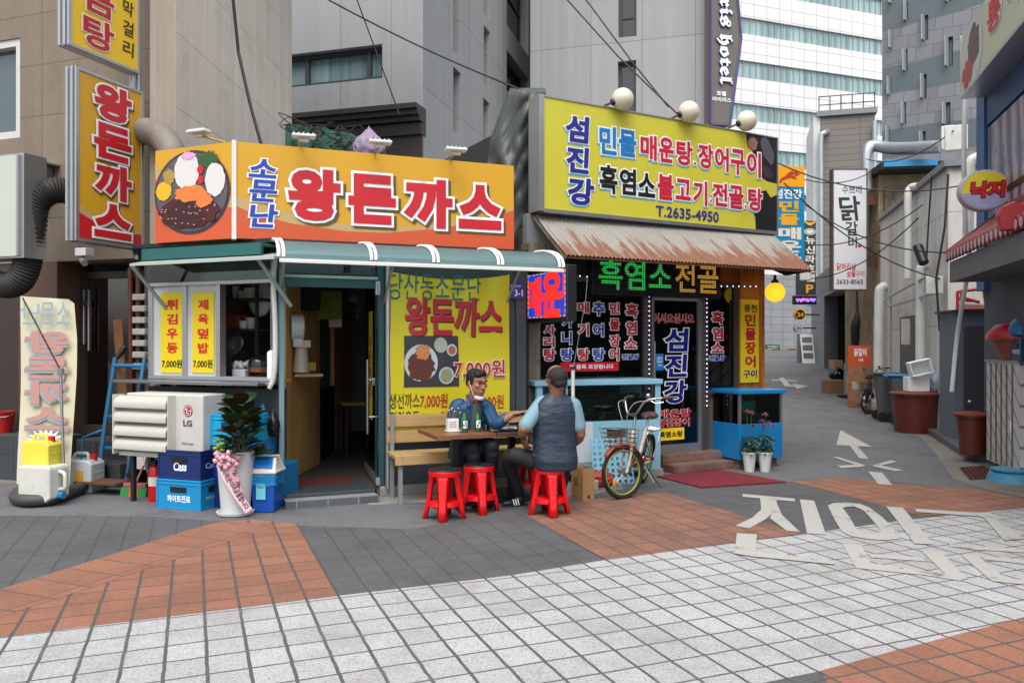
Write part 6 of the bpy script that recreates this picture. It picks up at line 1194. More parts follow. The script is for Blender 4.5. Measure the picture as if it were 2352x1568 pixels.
# stools
def make_stool(label):
    t = thing('plastic_stool', label, 'stool', Fr(0, 0, 0), (0, 0, 0), 'red plastic stools round the tables')
    b = MB(); b.lathe([(0.128, 0.39), (0.146, 0.395), (0.148, 0.432), (0.142, 0.438), (0.0, 0.438)], 28)
    b.lathe([(0.128, 0.17), (0.15, 0.165), (0.156, 0.125), (0.132, 0.13)], 4 * 7); b.build('seat_ring', M_red, t, smooth=40)
    for q in range(4):
        a = R(90 * q); Mq = Matrix.Rotation(a, 4, 'Z'); b = MB(); vs = []
        for z, r_, w_, th in ((0.43, 0.128, 0.1, 0.04), (0.36, 0.138, 0.066, 0.04), (0.2, 0.16, 0.052, 0.038), (0.1, 0.178, 0.05, 0.036), (0.0, 0.198, 0.042, 0.034)):
            vs += [(r_ - th, -w_, z), (r_, -w_ * 0.55, z), (r_ + 0.004, 0, z), (r_, w_ * 0.55, z), (r_ - th, w_, z)]
        fs = [(5 * i + k, 5 * i + k + 1, 5 * i + k + 6, 5 * i + k + 5) for i in range(4) for k in range(4)]; b.add(vs, fs, Mq); b.build('leg', M_red, t, solid=0.006, smooth=35)
        a2 = a + R(45); b = MB(); vs = []
        for i in range(9):
            s = -1 + 2 * i / 8; aa = a2 + s * R(40); zt_ = 0.2 - 0.045 * (1 - s * s) - 0.015; zb_ = 0.105 + 0.03 * (1 - s * s); vs += [(0.15 * math.cos(aa), 0.15 * math.sin(aa), zb_), (0.147 * math.cos(aa), 0.147 * math.sin(aa), zt_)]
        b.add(vs, [(2 * i, 2 * i + 2, 2 * i + 3, 2 * i + 1) for i in range(8)])
        vs = []
        for i in range(9):
            s = -1 + 2 * i / 8; aa = a2 + s * R(45); vs += [(0.135 * math.cos(aa), 0.135 * math.sin(aa), 0.4 - 0.07 * abs(s) ** 2.5), (0.14 * math.cos(aa), 0.14 * math.sin(aa), 0.43)]
        b.add(vs, [(2 * i, 2 * i + 2, 2 * i + 3, 2 * i + 1) for i in range(8)]); b.build('brace', M_red, t, solid=0.006, smooth=40)
    b = MB(); b.lathe([(0.141, 0.4385), (0.146, 0.444), (0.142, 0.451), (0.03, 0.449), (0, 0.449)], 28); p = b.build('seat', mat('black_seat', '141416', 0.45), t, smooth=50); b = MB()
    for q in range(10): a = q * math.pi / 5; b.box(0.035, -0.004, 0.4485, 0.13, 0.004, 0.4525, Matrix.Rotation(a, 4, 'Z'))
    b.build('seat_rib', M_dark, p); return t
stl = make_stool('empty red stool with a black seat, foremost one at the left of the tables'); q = at(1021, 787, 7.27); place(stl, (q.x, q.y, 0), R(-92 + 0))
for px, d, rz, lb_ in ((1100, 7.56, -75, 'empty red stool between the foremost stool and the table post'), (1262, 7.43, -80, 'red stool the man in the navy vest is sitting on'), (1211, 8.25, -60, 'red stool partly hidden behind the legs of the man in the vest')):
    q = at(px, 787, d); place(copytree(stl), (q.x, q.y, 0), R(rz), lb_)
# table ware
def tw(px, py, d=None, z=0.742): 
    dd = d or (H - 0.74) * F / (py - CY); p = at(px, py, dd); return Fr(p.x, p.y, FA.a, z)
f = tw(1039, 986, 7.72); ch = thing('cutlery_holder', 'white perforated holder full of spoons and chopsticks on the brown table', 'cutlery holder', f); MB().box(-0.055, -0.04, 0.018, 0.055, 0.04, 0.125).build('box', M_white, ch, bevel=0.006); MB().box(-0.064, -0.048, 0, 0.064, 0.048, 0.017).build('tray', M_white, ch, bevel=0.004); b = MB()
for i in range(5):
    for j in range(4): b.ring((-0.04 + 0.015 * i, 0.045 + 0.016 * j), 0, 0.0045, -0.0415, 8)
b.build('holes', M_dark, ch); b = MB(); rg = random.Random(2)
for q in range(22): x, y = rg.uniform(-0.04, 0.04), rg.uniform(-0.025, 0.025); tx, ty = x * 1.9 + rg.uniform(-0.02, 0.02), y * 2; h_ = rg.uniform(0.17, 0.215); b.tube([(x, y, 0.06), (tx, ty, h_)], 0.0035, 5); (b.ball((tx, ty, h_), 0.012, 8, 5, sy=0.4, sz=1.5) if q % 3 == 0 else None)
b.build('cutlery', mat('cutlery_steel', '9a9a98', 0.25, 0.9), ch, smooth=60)
MG = mat('bottle_green', '0c5a26', 0.08, var=0.1, spec=0.9)
def bottle(label, f, lab):
    t = thing('soju_bottle', label, 'bottle', f, (0, 0, 0), 'green bottles on the brown table'); MB().lathe([(0.03, 0), (0.0325, 0.008), (0.0325, 0.125), (0.026, 0.15), (0.0145, 0.178), (0.0135, 0.21), (0.0155, 0.212), (0.0155, 0.222), (0, 0.222)], 18).build('glass', MG, t, smooth=50)
    n = 9; b = MB(); 
    for i in range(n + 1): a = R(-130 + 80 * i / n); b.v += [(0.0332 * math.cos(a), 0.0332 * math.sin(a), 0.04), (0.0332 * math.cos(a), 0.0332 * math.sin(a), 0.11)]
    b.f += [(2 * i, 2 * i + 2, 2 * i + 3, 2 * i + 1) for i in range(n)]; l = b.build('label', T_white, t, smooth=60)
    if lab: MB().text(lab[0], -0.012, 0.078, 0.014, 0.102, -0.0345, 0.015).text(lab[1], -0.012, 0.05, 0.016, 0.074, -0.0345, 0.015).build('lettering', T_black, l); MB().ring((-0.018, 0.072), 0, 0.008, -0.0335, 10).build('drop', T_cyan, l)
    else: MB().box(-0.016, -0.0345, 0.05, -0.002, -0.0335, 0.07).build('stamp', T_black, l); MB().box(-0.004, -0.0345, 0.075, 0.016, -0.0335, 0.1).build('picture', mat('label_green', '6a9a3c', 0.5, var=0.4, scale=60), l)
bottle('green bottle with a white label and black letters beside the cutlery holder', tw(1067, 991, 7.66), ('참', '이슬')); bottle('green bottle with a small picture label, further back on the brown table', tw(1097, 987, 7.72), None)
def vessel(name, label, cat, f, prof, m, n=20, sx=1.0, group=None): return tag(MB().lathe(prof, n, Matrix.Diagonal((sx, 1, 1, 1))).build(name, m, None, f, smooth=45), label, cat, group)
M_cer = mat('white_ceramic', 'd2d2ce', 0.25, var=0.03)
vessel('shot_glass', 'small clear glass beside the second green bottle', 'glass', tw(1116, 986, 7.75), [(0.018, 0), (0.026, 0.06), (0.0245, 0.06), (0.017, 0.008), (0, 0.008)], glass('tumbler_glass', 'd8e0e0', 0.08)); vessel('shot_glass', 'small glass beside the elbow of the man in the vest', 'glass', tw(1192, 990, 7.72), [(0.018, 0), (0.026, 0.06), (0.0245, 0.06), (0.017, 0.008), (0, 0.008)], glass('tumbler_glass', 'd8e0e0', 0.08))
vessel('white_bowl', 'deep white bowl on the dark table in front of the man in blue', 'bowl', tw(1146, 984, 7.88), [(0.03, 0), (0.055, 0.03), (0.062, 0.05), (0.058, 0.05), (0.04, 0.01), (0, 0.008)], M_cer); vessel('small_dish', 'shallow white dish at the near side of the oval plate', 'dish', tw(1138, 990, 7.7), [(0.02, 0), (0.05, 0.018), (0.047, 0.02), (0.02, 0.006), (0, 0.006)], M_cer)
op = thing('oval_plate', 'blue white oval plate with a few pieces of food on the dark table', 'plate', tw(1172, 986, 7.82)); MB().lathe([(0.06, 0), (0.105, 0.02), (0.11, 0.024), (0.1, 0.024), (0.06, 0.008), (0, 0.008)], 26, Matrix.Diagonal((1.15, 0.8, 1, 1))).build('plate', mat('pale_blue_ceramic', 'a8b4d4', 0.25), op, smooth=45); b = MB()
for q in range(9): b.ball((-0.03 + 0.012 * q % 0.07, -0.02 + 0.01 * (q % 4), 0.02), 0.014, 6, 4, sz=0.6, jit=0.2)
b.build('food', mat('brown_food', '7a3a1c', 0.6, var=0.5, scale=40), op); vessel('bottle_cap', 'green bottle cap lying at the table edge', 'cap', tw(1131, 994, 7.62), [(0.015, 0), (0.014, 0.012), (0, 0.013)], MG)
vessel('white_bowl', 'white bowl beside the arm of the man in the vest', 'bowl', tw(1222, 985, 7.95), [(0.03, 0), (0.06, 0.025), (0.066, 0.04), (0.06, 0.04), (0.04, 0.01), (0, 0.008)], M_cer)
f = gfr(1117, 1134); vessel('green_tin', 'green tin can under the brown table', 'tin', f, [(0.06, 0), (0.062, 0.09), (0.065, 0.1), (0.06, 0.1), (0.055, 0.01), (0, 0.01)], mat('tin_green', '3f7a50', 0.35, var=0.3, scale=10))
# people
M_skin = mat('skin_tan', '9a6c56', 0.5, var=0.08, scale=20); M_skin2 = mat('skin_warm', '8a5d49', 0.5, var=0.08, scale=20)
class Fig(MB):
    def limb(s, pts, rs, n=14):
        s.tube(catmull(pts, 4) if len(pts) > 2 else pts, rs if len(pts) == 2 else [ip([(i, r) for i, r in enumerate(rs)], k / 4) for k in range(4 * (len(pts) - 1) + 1)], n)
        for p, r in zip(pts, rs): s.ball(p, r * 0.995, n, 10)
        return s
    def ell(s, c, r, rot=None): return s.add(*MB().ball((0, 0, 0), 1, 18, 12).vf(), Matrix.Translation(c) @ (rot or Matrix()) @ Matrix.Diagonal((*r, 1)))
    def fuse(s, name, m, par, vox=0.008, it=4, fac=0.6):
        o = s.build(name, m, par, smooth=180); md = o.modifiers.new('r', 'REMESH'); md.mode = 'VOXEL'; md.voxel_size = vox; md.use_smooth_shade = True
        md = o.modifiers.new('s', 'SMOOTH'); md.iterations = it; md.factor = fac; return o
MB.vf = lambda s: (s.v, s.f)
def basis(fwd, up=(0, 0, 1)):
    f = Vector(fwd).normalized(); r = f.cross(Vector(up)).normalized(); u = r.cross(f); return Matrix(((r.x, f.x, u.x, 0), (r.y, f.y, u.y, 0), (r.z, f.z, u.z, 0), (0, 0, 0, 1)))
def loft(b, rings, n=24):
    vs = []
    for c, rx, ry, ax in rings:
        for k in range(n):
            a = 2 * math.pi * k / n; ca, sa = math.cos(a), math.sin(a); e = 0.8; x = math.copysign(abs(ca) ** e, ca) * rx; y = math.copysign(abs(sa) ** e, sa) * ry; vs.append(tuple(Vector(c) + ax.to_3x3() @ Vector((x, y, 0))))
    m_ = len(rings); fs = [(i * n + k, i * n + (k + 1) % n, (i + 1) * n + (k + 1) % n, (i + 1) * n + k) for i in range(m_ - 1) for k in range(n)]; fs += [tuple(range(n - 1, -1, -1)), tuple(range((m_ - 1) * n, m_ * n))]; b.add(vs, fs); return b
def head(b, c, B, s=1.0):
    """skull, jaw, nose, brows, lips, ears; B: basis (right, forward, up)"""
    T = lambda x, y, z: Vector(c) + B.to_3x3() @ Vector((x, y, z)) * s; e = lambda p, r: b.ell(T(*p), tuple(q * s for q in r), B)
    e((0, -0.012, 0.035), (0.076, 0.095, 0.085)); e((0, 0.02, -0.03), (0.064, 0.07, 0.085)); e((0, 0.05, -0.085), (0.036, 0.03, 0.03)); e((0, 0.045, -0.05), (0.052, 0.045, 0.05))
    e((0, 0.083, 0.03), (0.05, 0.012, 0.012)); e((0, 0.1, -0.015), (0.011, 0.014, 0.026)); e((0, 0.104, -0.028), (0.017, 0.014, 0.011)); e((0, 0.086, -0.06), (0.024, 0.01, 0.006)); e((0, 0.084, -0.071), (0.02, 0.01, 0.007))
    for sx in (-1, 1): e((sx * 0.04, 0.066, -0.01), (0.024, 0.022, 0.02)); e((sx * 0.078, -0.012, -0.005), (0.01, 0.018, 0.032)); e((sx * 0.074, 0.0, -0.03), (0.008, 0.01, 0.01))
    return T
def hand(b, w, d, n, thumb, s=1.0, curl=0.4):
    """w wrist, d direction of the fingers, n back-of-hand normal, thumb: side sign"""
    d = Vector(d).normalized(); n = Vector(n); n = (n - d * n.dot(d)).normalized(); x = d.cross(n) * thumb; P = lambda a, f_, h_: Vector(w) + (x * a + d * f_ + n * h_) * s
    b.limb([P(0, 0, 0), P(0, 0.035, 0.0)], [0.026 * s, 0.028 * s]); b.ell(P(0.0, 0.05, 0), (0.04 * s, 0.045 * s, 0.016 * s), basis(d, n))
    for i, (a, L) in enumerate(((0.03, 0.07), (0.011, 0.078), (-0.009, 0.072), (-0.028, 0.056))):
        c_ = curl * (1 + 0.15 * i); k1, k2 = L * 0.5, L * 0.5; p0 = P(a, 0.085, 0.002); p1 = P(a * 1.12, 0.085 + k1 * math.cos(c_ * 0.6), -k1 * math.sin(c_ * 0.6)); p2 = P(a * 1.18, 0.085 + k1 * math.cos(c_ * 0.6) + k2 * math.cos(c_ * 1.6), -k1 * math.sin(c_ * 0.6) - k2 * math.sin(c_ * 1.6)); b.limb([p0, p1, p2], [0.0105 * s, 0.0095 * s, 0.0078 * s], 8)
    b.limb([P(0.022, 0.02, -0.004), P(0.05, 0.055, -0.014), P(0.06, 0.09, -0.02)], [0.014 * s, 0.0115 * s, 0.009 * s], 8)
# man in the navy vest, seen from behind
A = lambda x, y, d: at(x, y, d); Z3 = Matrix.Translation
q = A(1264, 787, 7.43); man = thing('person', 'balding man in a navy vest and pale blue polo shirt seated on a red stool', 'person', Fr(q.x, q.y, 0), (0, 0, 0)); o_ = Vector((q.x, q.y, 0)); V = lambda x, y, d: at(x, y, d) - o_
Bt = basis((-0.3, 0.95, 0)); Bh = basis((-0.62, 0.78, -0.12)); hd = V(1276, 869, 7.36)
b = Fig(); T = head(b, hd, Bh, 1.02); nk = V(1276, 905, 7.4); b.limb([tuple(T(0, -0.03, -0.04)), tuple(nk + Vector((0, 0, -0.05)))], [0.058, 0.066])
for k in range(2): b.limb([tuple(T(0, -0.075 + 0.01 * k, -0.06 - 0.02 * k))] * 2, [0.028, 0.028])
sL, eL, wL_ = V(1242, 928, 7.42), V(1202, 985, 7.24), V(1203, 1004, 7.42); sR, eR, wR_ = V(1318, 932, 7.42), V(1334, 997, 7.42), V(1312, 1022, 7.62)
loft(b, [(V(1268, 1062, 7.43), 0.17, 0.13, Bt), (V(1272, 1000, 7.43), 0.165, 0.115, Bt), (V(1276, 950, 7.43), 0.185, 0.115, Bt), (V(1278, 920, 7.42), 0.16, 0.09, Bt), (V(1277, 906, 7.41), 0.07, 0.07, Bt)])
b.limb([sL, eL, wL_], [0.055, 0.046, 0.032]); b.limb([sR, eR, wR_], [0.055, 0.046, 0.032]); hand(b, wL_, (0.22, 0.25, -0.75), (-0.6, -0.7, 0.1), 1, 1.0, 0.5); hand(b, wR_, (-0.5, 0.6, -0.3), (0.2, 0.2, 0.9), -1, 1.0, 0.5)
hL, kL, aL_ = V(1240, 1062, 7.46), V(1170, 1050, 7.62), V(1193, 1138, 7.82); hR, kR_, aR_ = V(1296, 1062, 7.46), V(1300, 1060, 7.88), V(1288, 1120, 7.95)
b.limb([hL, kL, aL_], [0.075, 0.056, 0.038]); b.limb([hR, kR_, aR_], [0.075, 0.056, 0.038]); b.fuse('body', M_skin2, man, 0.006, 3)
b = Fig(); r_ = lambda v, k=0: Vector(v)
loft(b, [(V(1276, 1077, 7.44), 0.2, 0.155, Bt), (V(1275, 1055, 7.43), 0.215, 0.165, Bt), (V(1274, 1030, 7.43), 0.205, 0.15, Bt), (V(1274, 995, 7.43), 0.205, 0.145, Bt), (V(1278, 950, 7.42), 0.222, 0.14, Bt), (V(1281, 925, 7.41), 0.2, 0.11, Bt), (V(1278, 910, 7.41), 0.12, 0.09, Bt), (V(1277, 902, 7.405), 0.078, 0.075, Bt)])
rg = random.Random(4)
b.limb([V(1228, 1046, 7.36), V(1272, 1049, 7.305), V(1316, 1046, 7.36)], [0.025, 0.028, 0.025])
m, N = newmat('navy_cloth'); co = coords(N); N.l(mixc(N, noise(N, co, 5, 4), lin('202c3c'), lin('2c3a4c')), N.b.inputs['Base Color']); N.b.inputs['Roughness'].default_value = 0.55; wr = coords(N, scale=(1, 1, 2.2)); bumpn(N, noise(N, wr, 8, 3, 0.55), 0.5, 0.03); M_nav = m
ve = b.fuse('vest', M_nav, man, 0.008, 5)
b = MB(); 
P_ = [V(1240 + 78 * i / 10, 944 + 3 * math.sin(i * 0.31), 7.42 - 0.165 * math.sin(math.pi * (0.1 + 0.8 * i / 10)) ** 0.6) for i in range(11)]; b.tube(P_, 0.004, 5); b.build('yoke_seam', M_dark, ve)
b = Fig(); b.limb([V(1277, 906, 7.41), V(1277, 898, 7.405)], [0.07, 0.066]); b.fuse('collar', mat('navy_trim', '161f2c', 0.6), man, 0.008, 2)
M_pol = mat('pale_blue_cotton', '6f919c', 0.7, var=0.06, bump=0.3, bscale=25); b = Fig(); eL2 = Vector(sL).lerp(eL, 0.86); b.limb([V(1250, 922, 7.42), sL, eL2], [0.06, 0.07, 0.069]); b.fuse('sleeve', M_pol, man, 0.008, 3); b = Fig(); eR2 = Vector(sR).lerp(eR, 0.72); b.limb([V(1310, 926, 7.42), sR, eR2], [0.06, 0.072, 0.068]); b.fuse('sleeve', M_pol, man, 0.008, 3)
M_blk = mat('black_trousers', '13151a', 0.7, var=0.2, bump=0.5, bscale=18); b = Fig(); b.ell(V(1268, 1060, 7.45), (0.185, 0.16, 0.1), Bt); b.limb([hL, kL, aL_ + Vector((0, 0, 0.03))], [0.098, 0.078, 0.056]); b.limb([hR, kR_, aR_], [0.098, 0.076, 0.056]); b.fuse('trousers', M_blk, man, 0.01, 4)
def shoe(a, d, par, m, stripes=False):
    d = Vector(d).normalized(); B_ = basis(d); b = Fig(); c = Vector((a.x, a.y, 0)); b.ell(c + Vector((0, 0, 0.05)), (0.043, 0.06, 0.052), B_); b.ell(c + d * 0.09 + Vector((0, 0, 0.036)), (0.043, 0.1, 0.034), B_); s = b.fuse('shoe', m, par, 0.007, 3)
    so_ = MB(); so_.prism([(0.04 * math.cos(t) * (1.05 if math.sin(t) > 0 else 0.9), 0.05 + 0.14 * math.sin(t)) for t in [2 * math.pi * i / 20 for i in range(20)]], 0.0, 0.018, 'z', Z3(c) @ B_).build('sole', mat('sole', '2a2a2c', 0.7), s)
    if stripes:
        b = MB(); rt = B_.to_3x3() @ Vector((1, 0, 0)); sd = 1 if rt.y < 0 else -1
        for k in range(3): p0 = c + d * (0.02 + 0.024 * k) + rt * sd * 0.043; b.tube([p0 + Vector((0, 0, 0.02)), p0 + d * 0.012 - rt * sd * 0.012 + Vector((0, 0, 0.078))], 0.0055, 5)
        b.build('stripes', T_white, s)
shoe(aL_, (-0.9, -0.35, 0), man, mat('black_shoe', '101114', 0.5), True); shoe(aR_, (-0.2, 1, 0), man, mat('black_shoe', '101114'))
M_hair = mat('black_hair', '0a0908', 0.75, var=0.3, scale=30, bump=0.6, bscale=90); M_hair2 = mat('thin_dark_hair', '241d1a', 0.8, var=0.4, scale=40, bump=0.5, bscale=120)
b = Fig(); hc = T(0, -0.026, 0.02); b.ell(T(0, -0.03, 0.016), (0.094, 0.104, 0.097), Bh); b.ell(T(0, -0.055, -0.045), (0.074, 0.068, 0.05), Bh)
hair = b.fuse('hair', M_hair2, man, 0.007, 3)
# man in the blue jacket
q = A(1085, 787, 8.05); man2 = thing('person', 'man in a blue jacket with a mask under his chin gesturing on the bench', 'person', Fr(q.x, q.y, 0), (0, 0, 0)); o_ = Vector((q.x, q.y, 0))
B1 = basis((0.3, -0.95, 0)); Bh1 = basis((0.6, -0.78, -0.13)); hd = V(1096, 880, 7.86); b = Fig(); T = head(b, hd, Bh1, 1.12)
b.limb([tuple(T(0, -0.02, -0.03)), V(1090, 925, 7.96)], [0.056, 0.066]); sL, eL, wL_ = V(1122, 938, 7.94), V(1138, 972, 7.68), V(1176, 953, 7.6); sR, eR, wR_ = V(1046, 936, 7.98), V(1036, 990, 7.9), V(1048, 984, 7.86)
loft(b, [(V(1078, 1056, 8.08), 0.165, 0.125, B1), (V(1082, 1000, 8.04), 0.16, 0.12, B1), (V(1084, 955, 8.0), 0.18, 0.115, B1), (V(1086, 930, 7.98), 0.14, 0.085, B1), (V(1088, 916, 7.97), 0.07, 0.065, B1)])
b.limb([sL, eL, wL_], [0.052, 0.043, 0.03]); b.limb([sR, eR, wR_], [0.052, 0.043, 0.03]); hand(b, wL_, (0.96, -0.15, 0.16), (0.0, 0.5, 0.85), 1, 1.02, 0.12); hand(b, wR_, (0.2, -0.85, 0.05), (-0.2, 0.2, 0.9), -1, 0.95, 0.9)
hL, kL, aL_ = V(1100, 1052, 8.02), V(1130, 1022, 7.66), V(1124, 1118, 7.9); hR, kR_, aR_ = V(1062, 1052, 8.04), V(1086, 1028, 7.7), V(1090, 1122, 7.85)
b.limb([hL, kL, aL_], [0.07, 0.054, 0.037]); b.limb([hR, kR_, aR_], [0.07, 0.054, 0.037]); b.fuse('body', M_skin, man2, 0.006, 2)
M_jk = mat('blue_jacket', '0d3f60', 0.55, var=0.12, scale=3, bump=0.4, bscale=9); f1 = Vector((0.3, -0.95, 0)).normalized(); r1 = Vector((0.95, 0.3, 0)).normalized()
def jring(x, y, d, rx, ry): return (V(x, y, d), rx, ry, B1)
b = Fig(); loft(b, [jring(1072, 1050, 8.08, 0.2, 0.14), jring(1080, 1005, 8.05, 0.19, 0.14), jring(1083, 960, 8.01, 0.2, 0.132), jring(1084, 935, 7.99, 0.18, 0.11), jring(1087, 920, 7.98, 0.11, 0.09)]); b.limb([V(1112, 930, 7.96), sL, eL, Vector(eL).lerp(wL_, 0.52)], [0.062, 0.066, 0.062, 0.054]); b.limb([V(1056, 928, 7.98), sR, eR, Vector(eR).lerp(wR_, 0.6)], [0.062, 0.066, 0.06, 0.053])
for q_ in range(9): p = Vector(sL).lerp(eL, 0.2 + 0.09 * q_); b.limb([p + Vector((-0.05, -0.045, 0.01)), p + Vector((0.055, -0.05, -0.02))], [0.013, 0.013], 8)
b.ell(V(1052, 1030, 7.98), (0.05, 0.09, 0.09), B1); b.fuse('jacket', M_jk, man2, 0.008, 4)
b = Fig(); cf_ = lambda x, y, d, k: V(x, y, d) + f1 * k
loft(b, [(cf_(1084, 1008, 8.05, 0.04), 0.075, 0.115, B1), (cf_(1086, 970, 8.02, 0.035), 0.08, 0.112, B1), (cf_(1090, 940, 7.99, 0.03), 0.06, 0.1, B1), (cf_(1091, 924, 7.97, 0.02), 0.045, 0.08, B1)]); b.fuse('shirt', mat('grey_shirt', '4a4c52', 0.8, var=0.1), man2, 0.008, 3)
b = Fig(); 
for sx in (-1, 1):
    n0 = Vector(V(1089, 914, 7.97)); b.limb([n0 + r1 * 0.065 * sx - f1 * 0.02 + Vector((0, 0, 0.02)), n0 + r1 * 0.07 * sx + f1 * 0.04 + Vector((0, 0, -0.01)), n0 + r1 * 0.075 * sx + f1 * 0.085 + Vector((0, 0, -0.07))], [0.016, 0.02, 0.022], 8)
b.limb([n0 - r1 * 0.06 - f1 * 0.03 + Vector((0, 0, 0.02)), n0 - f1 * 0.07 + Vector((0, 0, 0.025)), n0 + r1 * 0.06 - f1 * 0.03 + Vector((0, 0, 0.02))], [0.018, 0.02, 0.018], 8); b.fuse('collar', mat('jacket_collar', '12477a', 0.5), man2, 0.007, 2)
b = Fig(); n0 = Vector(V(1089, 912, 7.97))
for sx in (-1, 1): b.limb([n0 + r1 * 0.052 * sx + Vector((0, 0, 0.015)), n0 + r1 * 0.05 * sx + f1 * 0.05 + Vector((0, 0, 0.0)), n0 + r1 * 0.03 * sx + f1 * 0.085 + Vector((0, 0, -0.035))], [0.011, 0.013, 0.013], 8)
b.fuse('inner_collar', mat('red_lining', 'a01420', 0.6), man2, 0.006, 1)
b = Fig(); b.ell(V(1080, 1050, 8.06), (0.18, 0.15, 0.09), B1); b.limb([hL, kL, aL_], [0.09, 0.073, 0.052]); b.limb([hR, kR_, aR_], [0.09, 0.073, 0.052]); b.fuse('trousers', mat('navy_trousers', '141a26', 0.7, var=0.15), man2, 0.01, 4); shoe(aL_, (0.1, -1, 0), man2, mat('black_shoe', '101114')); shoe(aR_, (0.1, -1, 0), man2, mat('black_shoe', '101114'))
b = Fig(); S_ = lambda *p: T(*p)
def he(p, r): b.ell(T(*p), tuple(k * 1.12 for k in r), Bh1)
he((0, -0.03, 0.055), (0.084, 0.1, 0.075)); he((0, -0.06, 0.0), (0.075, 0.06, 0.06)); he((0, 0.035, 0.095), (0.062, 0.05, 0.03)); he((0.03, 0.055, 0.085), (0.04, 0.03, 0.022))
for sx in (-1, 1): he((sx * 0.07, 0.005, 0.04), (0.012, 0.03, 0.05))
b.fuse('hair', M_hair, man2, 0.007, 3); b = MB()
for sx in (-1, 1): b.add(*Fig().limb([tuple(T(sx * 0.013, 0.094, 0.033)), tuple(T(sx * 0.034, 0.092, 0.04)), tuple(T(sx * 0.054, 0.076, 0.031))], [0.004, 0.0048, 0.003], 6).vf())
b.build('eyebrows', M_hair, man2, smooth=180); b = MB()
for sx in (-1, 1): b.add(*Fig().limb([tuple(T(sx * 0.02, 0.089, 0.011)), tuple(T(sx * 0.046, 0.08, 0.011))], [0.0032, 0.003], 6).vf())
b.build('eyes', mat('dark_eye', '120d0b', 0.2), man2, smooth=180); b = MB(); b.add(*Fig().limb([tuple(T(-0.02, 0.094, -0.066)), tuple(T(0, 0.098, -0.0645)), tuple(T(0.02, 0.094, -0.066))], [0.003, 0.0035, 0.003], 6).vf()); b.build('mouth', mat('lip_dark', '5c2f28', 0.5), man2)
b = Fig()
for k in range(9): a = R(-62 + 124 * k / 8); b.ell(T(0.05 * math.sin(a), 0.02 + 0.062 * math.cos(a), -0.108 - 0.012 * math.cos(a)), (0.012, 0.012, 0.022), Bh1)
mk = b.fuse('face_mask', mat('mask_white', 'c8c8c6', 0.8), man2, 0.006, 2); b = MB()
for sx in (-1, 1): b.tube([T(sx * 0.056, 0.04, -0.1), T(sx * 0.07, 0.02, -0.05), T(sx * 0.083, -0.005, 0.012)], 0.0028, 5)
b.build('ear_loop', T_white, mk)
# ---------------------------------------------------------------- things in front of the second restaurant
M_lb = mat('pale_blue_paint', '7fb2c8', 0.4, var=0.06, dirt='6d8a92', damt=0.4); M_db = mat('tank_blue', '0f78b8', 0.35, var=0.06, dirt='0c5c92', damt=0.4)
FT = Fr((1517 - CX) / F * 9.5, 9.5, R(19)).sub(-1.58, 0, 0); TW, TD, TH = 1.58, 0.5, 1.15
tk = thing('fish_tank', 'long pale blue fish tank with a glass upper half below the lettered window', 'fish tank', FT, (TW / 2, 0.25, 0))
zg0, zg1 = FT.Z(1400, 966), FT.Z(1400, 884)
b = MB(); va, vb = FT.U(1394), FT.U(1442); vz0, vz1 = FT.Z(1420, 1030), FT.Z(1420, 985); holed(b, 0, TW, 0.1, zg0, [(va, vz0, vb, vz1)], 0, 0.2); b.box(0, 0.45, 0.1, TW, TD, zg0).box(0, 0.001, 0.1, 0.02, 0.45, zg0).box(TW - 0.02, 0.001, 0.1, TW, 0.45, zg0).box(0.02, 0.001, zg0 - 0.02, TW - 0.02, 0.45, zg0)
b.build('lower_cabinet', M_lb, tk); MB().box(0.0, -0.006, 0.22, FT.U(1362), -0.002, zg0 - 0.005).build('paper_patch', mat('white_patch', 'b9c2c8', 0.7, var=0.08, scale=6, dirt='8fa6b0', damt=0.5), tk)
MB().box(va, 0.21, vz0, vb, 0.24, vz1).box(va + 0.04, 0.1, vz0, vb - 0.02, 0.19, vz1 - 0.08).build('pump', M_black, tk)
b = MB(); 
for u in (0, TW - 0.07): b.box(u, -0.004, zg0 + 0.001, u + 0.07, 0.05, zg1)
b.box(FT.U(1300), 0, zg0 + 0.001, FT.U(1300) + 0.02, 0.03, zg1).box(0, 0.46, zg0, TW, TD, zg1); b.build('frame', M_lb, tk); MB().box(-0.03, -0.03, zg1 + 0.001, TW + 0.02, TD, TH + 0.02).build('lid', M_lb, tk, bevel=0.008)
MB().box(0.07, 0.004, zg0 + 0.001, TW - 0.07, 0.01, zg1).build('glass_pane', M_tglass, tk); wz = zg0 + (zg1 - zg0) * 0.62
MB().box(0.02, 0.03, zg0 + 0.005, TW - 0.07, 0.455, wz).build('water', mat('murky_water', '1a2a24', 0.05, var=0.5, scale=3, spec=0.8), tk); MB().box(0.02, 0.028, zg0 + 0.004, FT.U(1300), 0.0295, zg1).build('blue_film', mat('blue_back_film', '0e5a8c', 0.3), tk)
b = MB()
for q in range(9): u = FT.U(1330) + q * 0.08; b.ball((u, 0.0285, zg0 + 0.05 + 0.04 * (q % 4)), 0.03, 8, 5, sx=1.8, sy=0.1, sz=0.5)
b.build('fish', mat('eel_olive', '5a5228', 0.4, var=0.5, scale=20), tk, smooth=180); MB().box(0.05, 0.02, 0, 0.25, 0.4, 0.1).box(TW - 0.2, 0.0, 0, TW + 0.04, 0.4, 0.1).build('block', M_conc, tk, bevel=0.006)
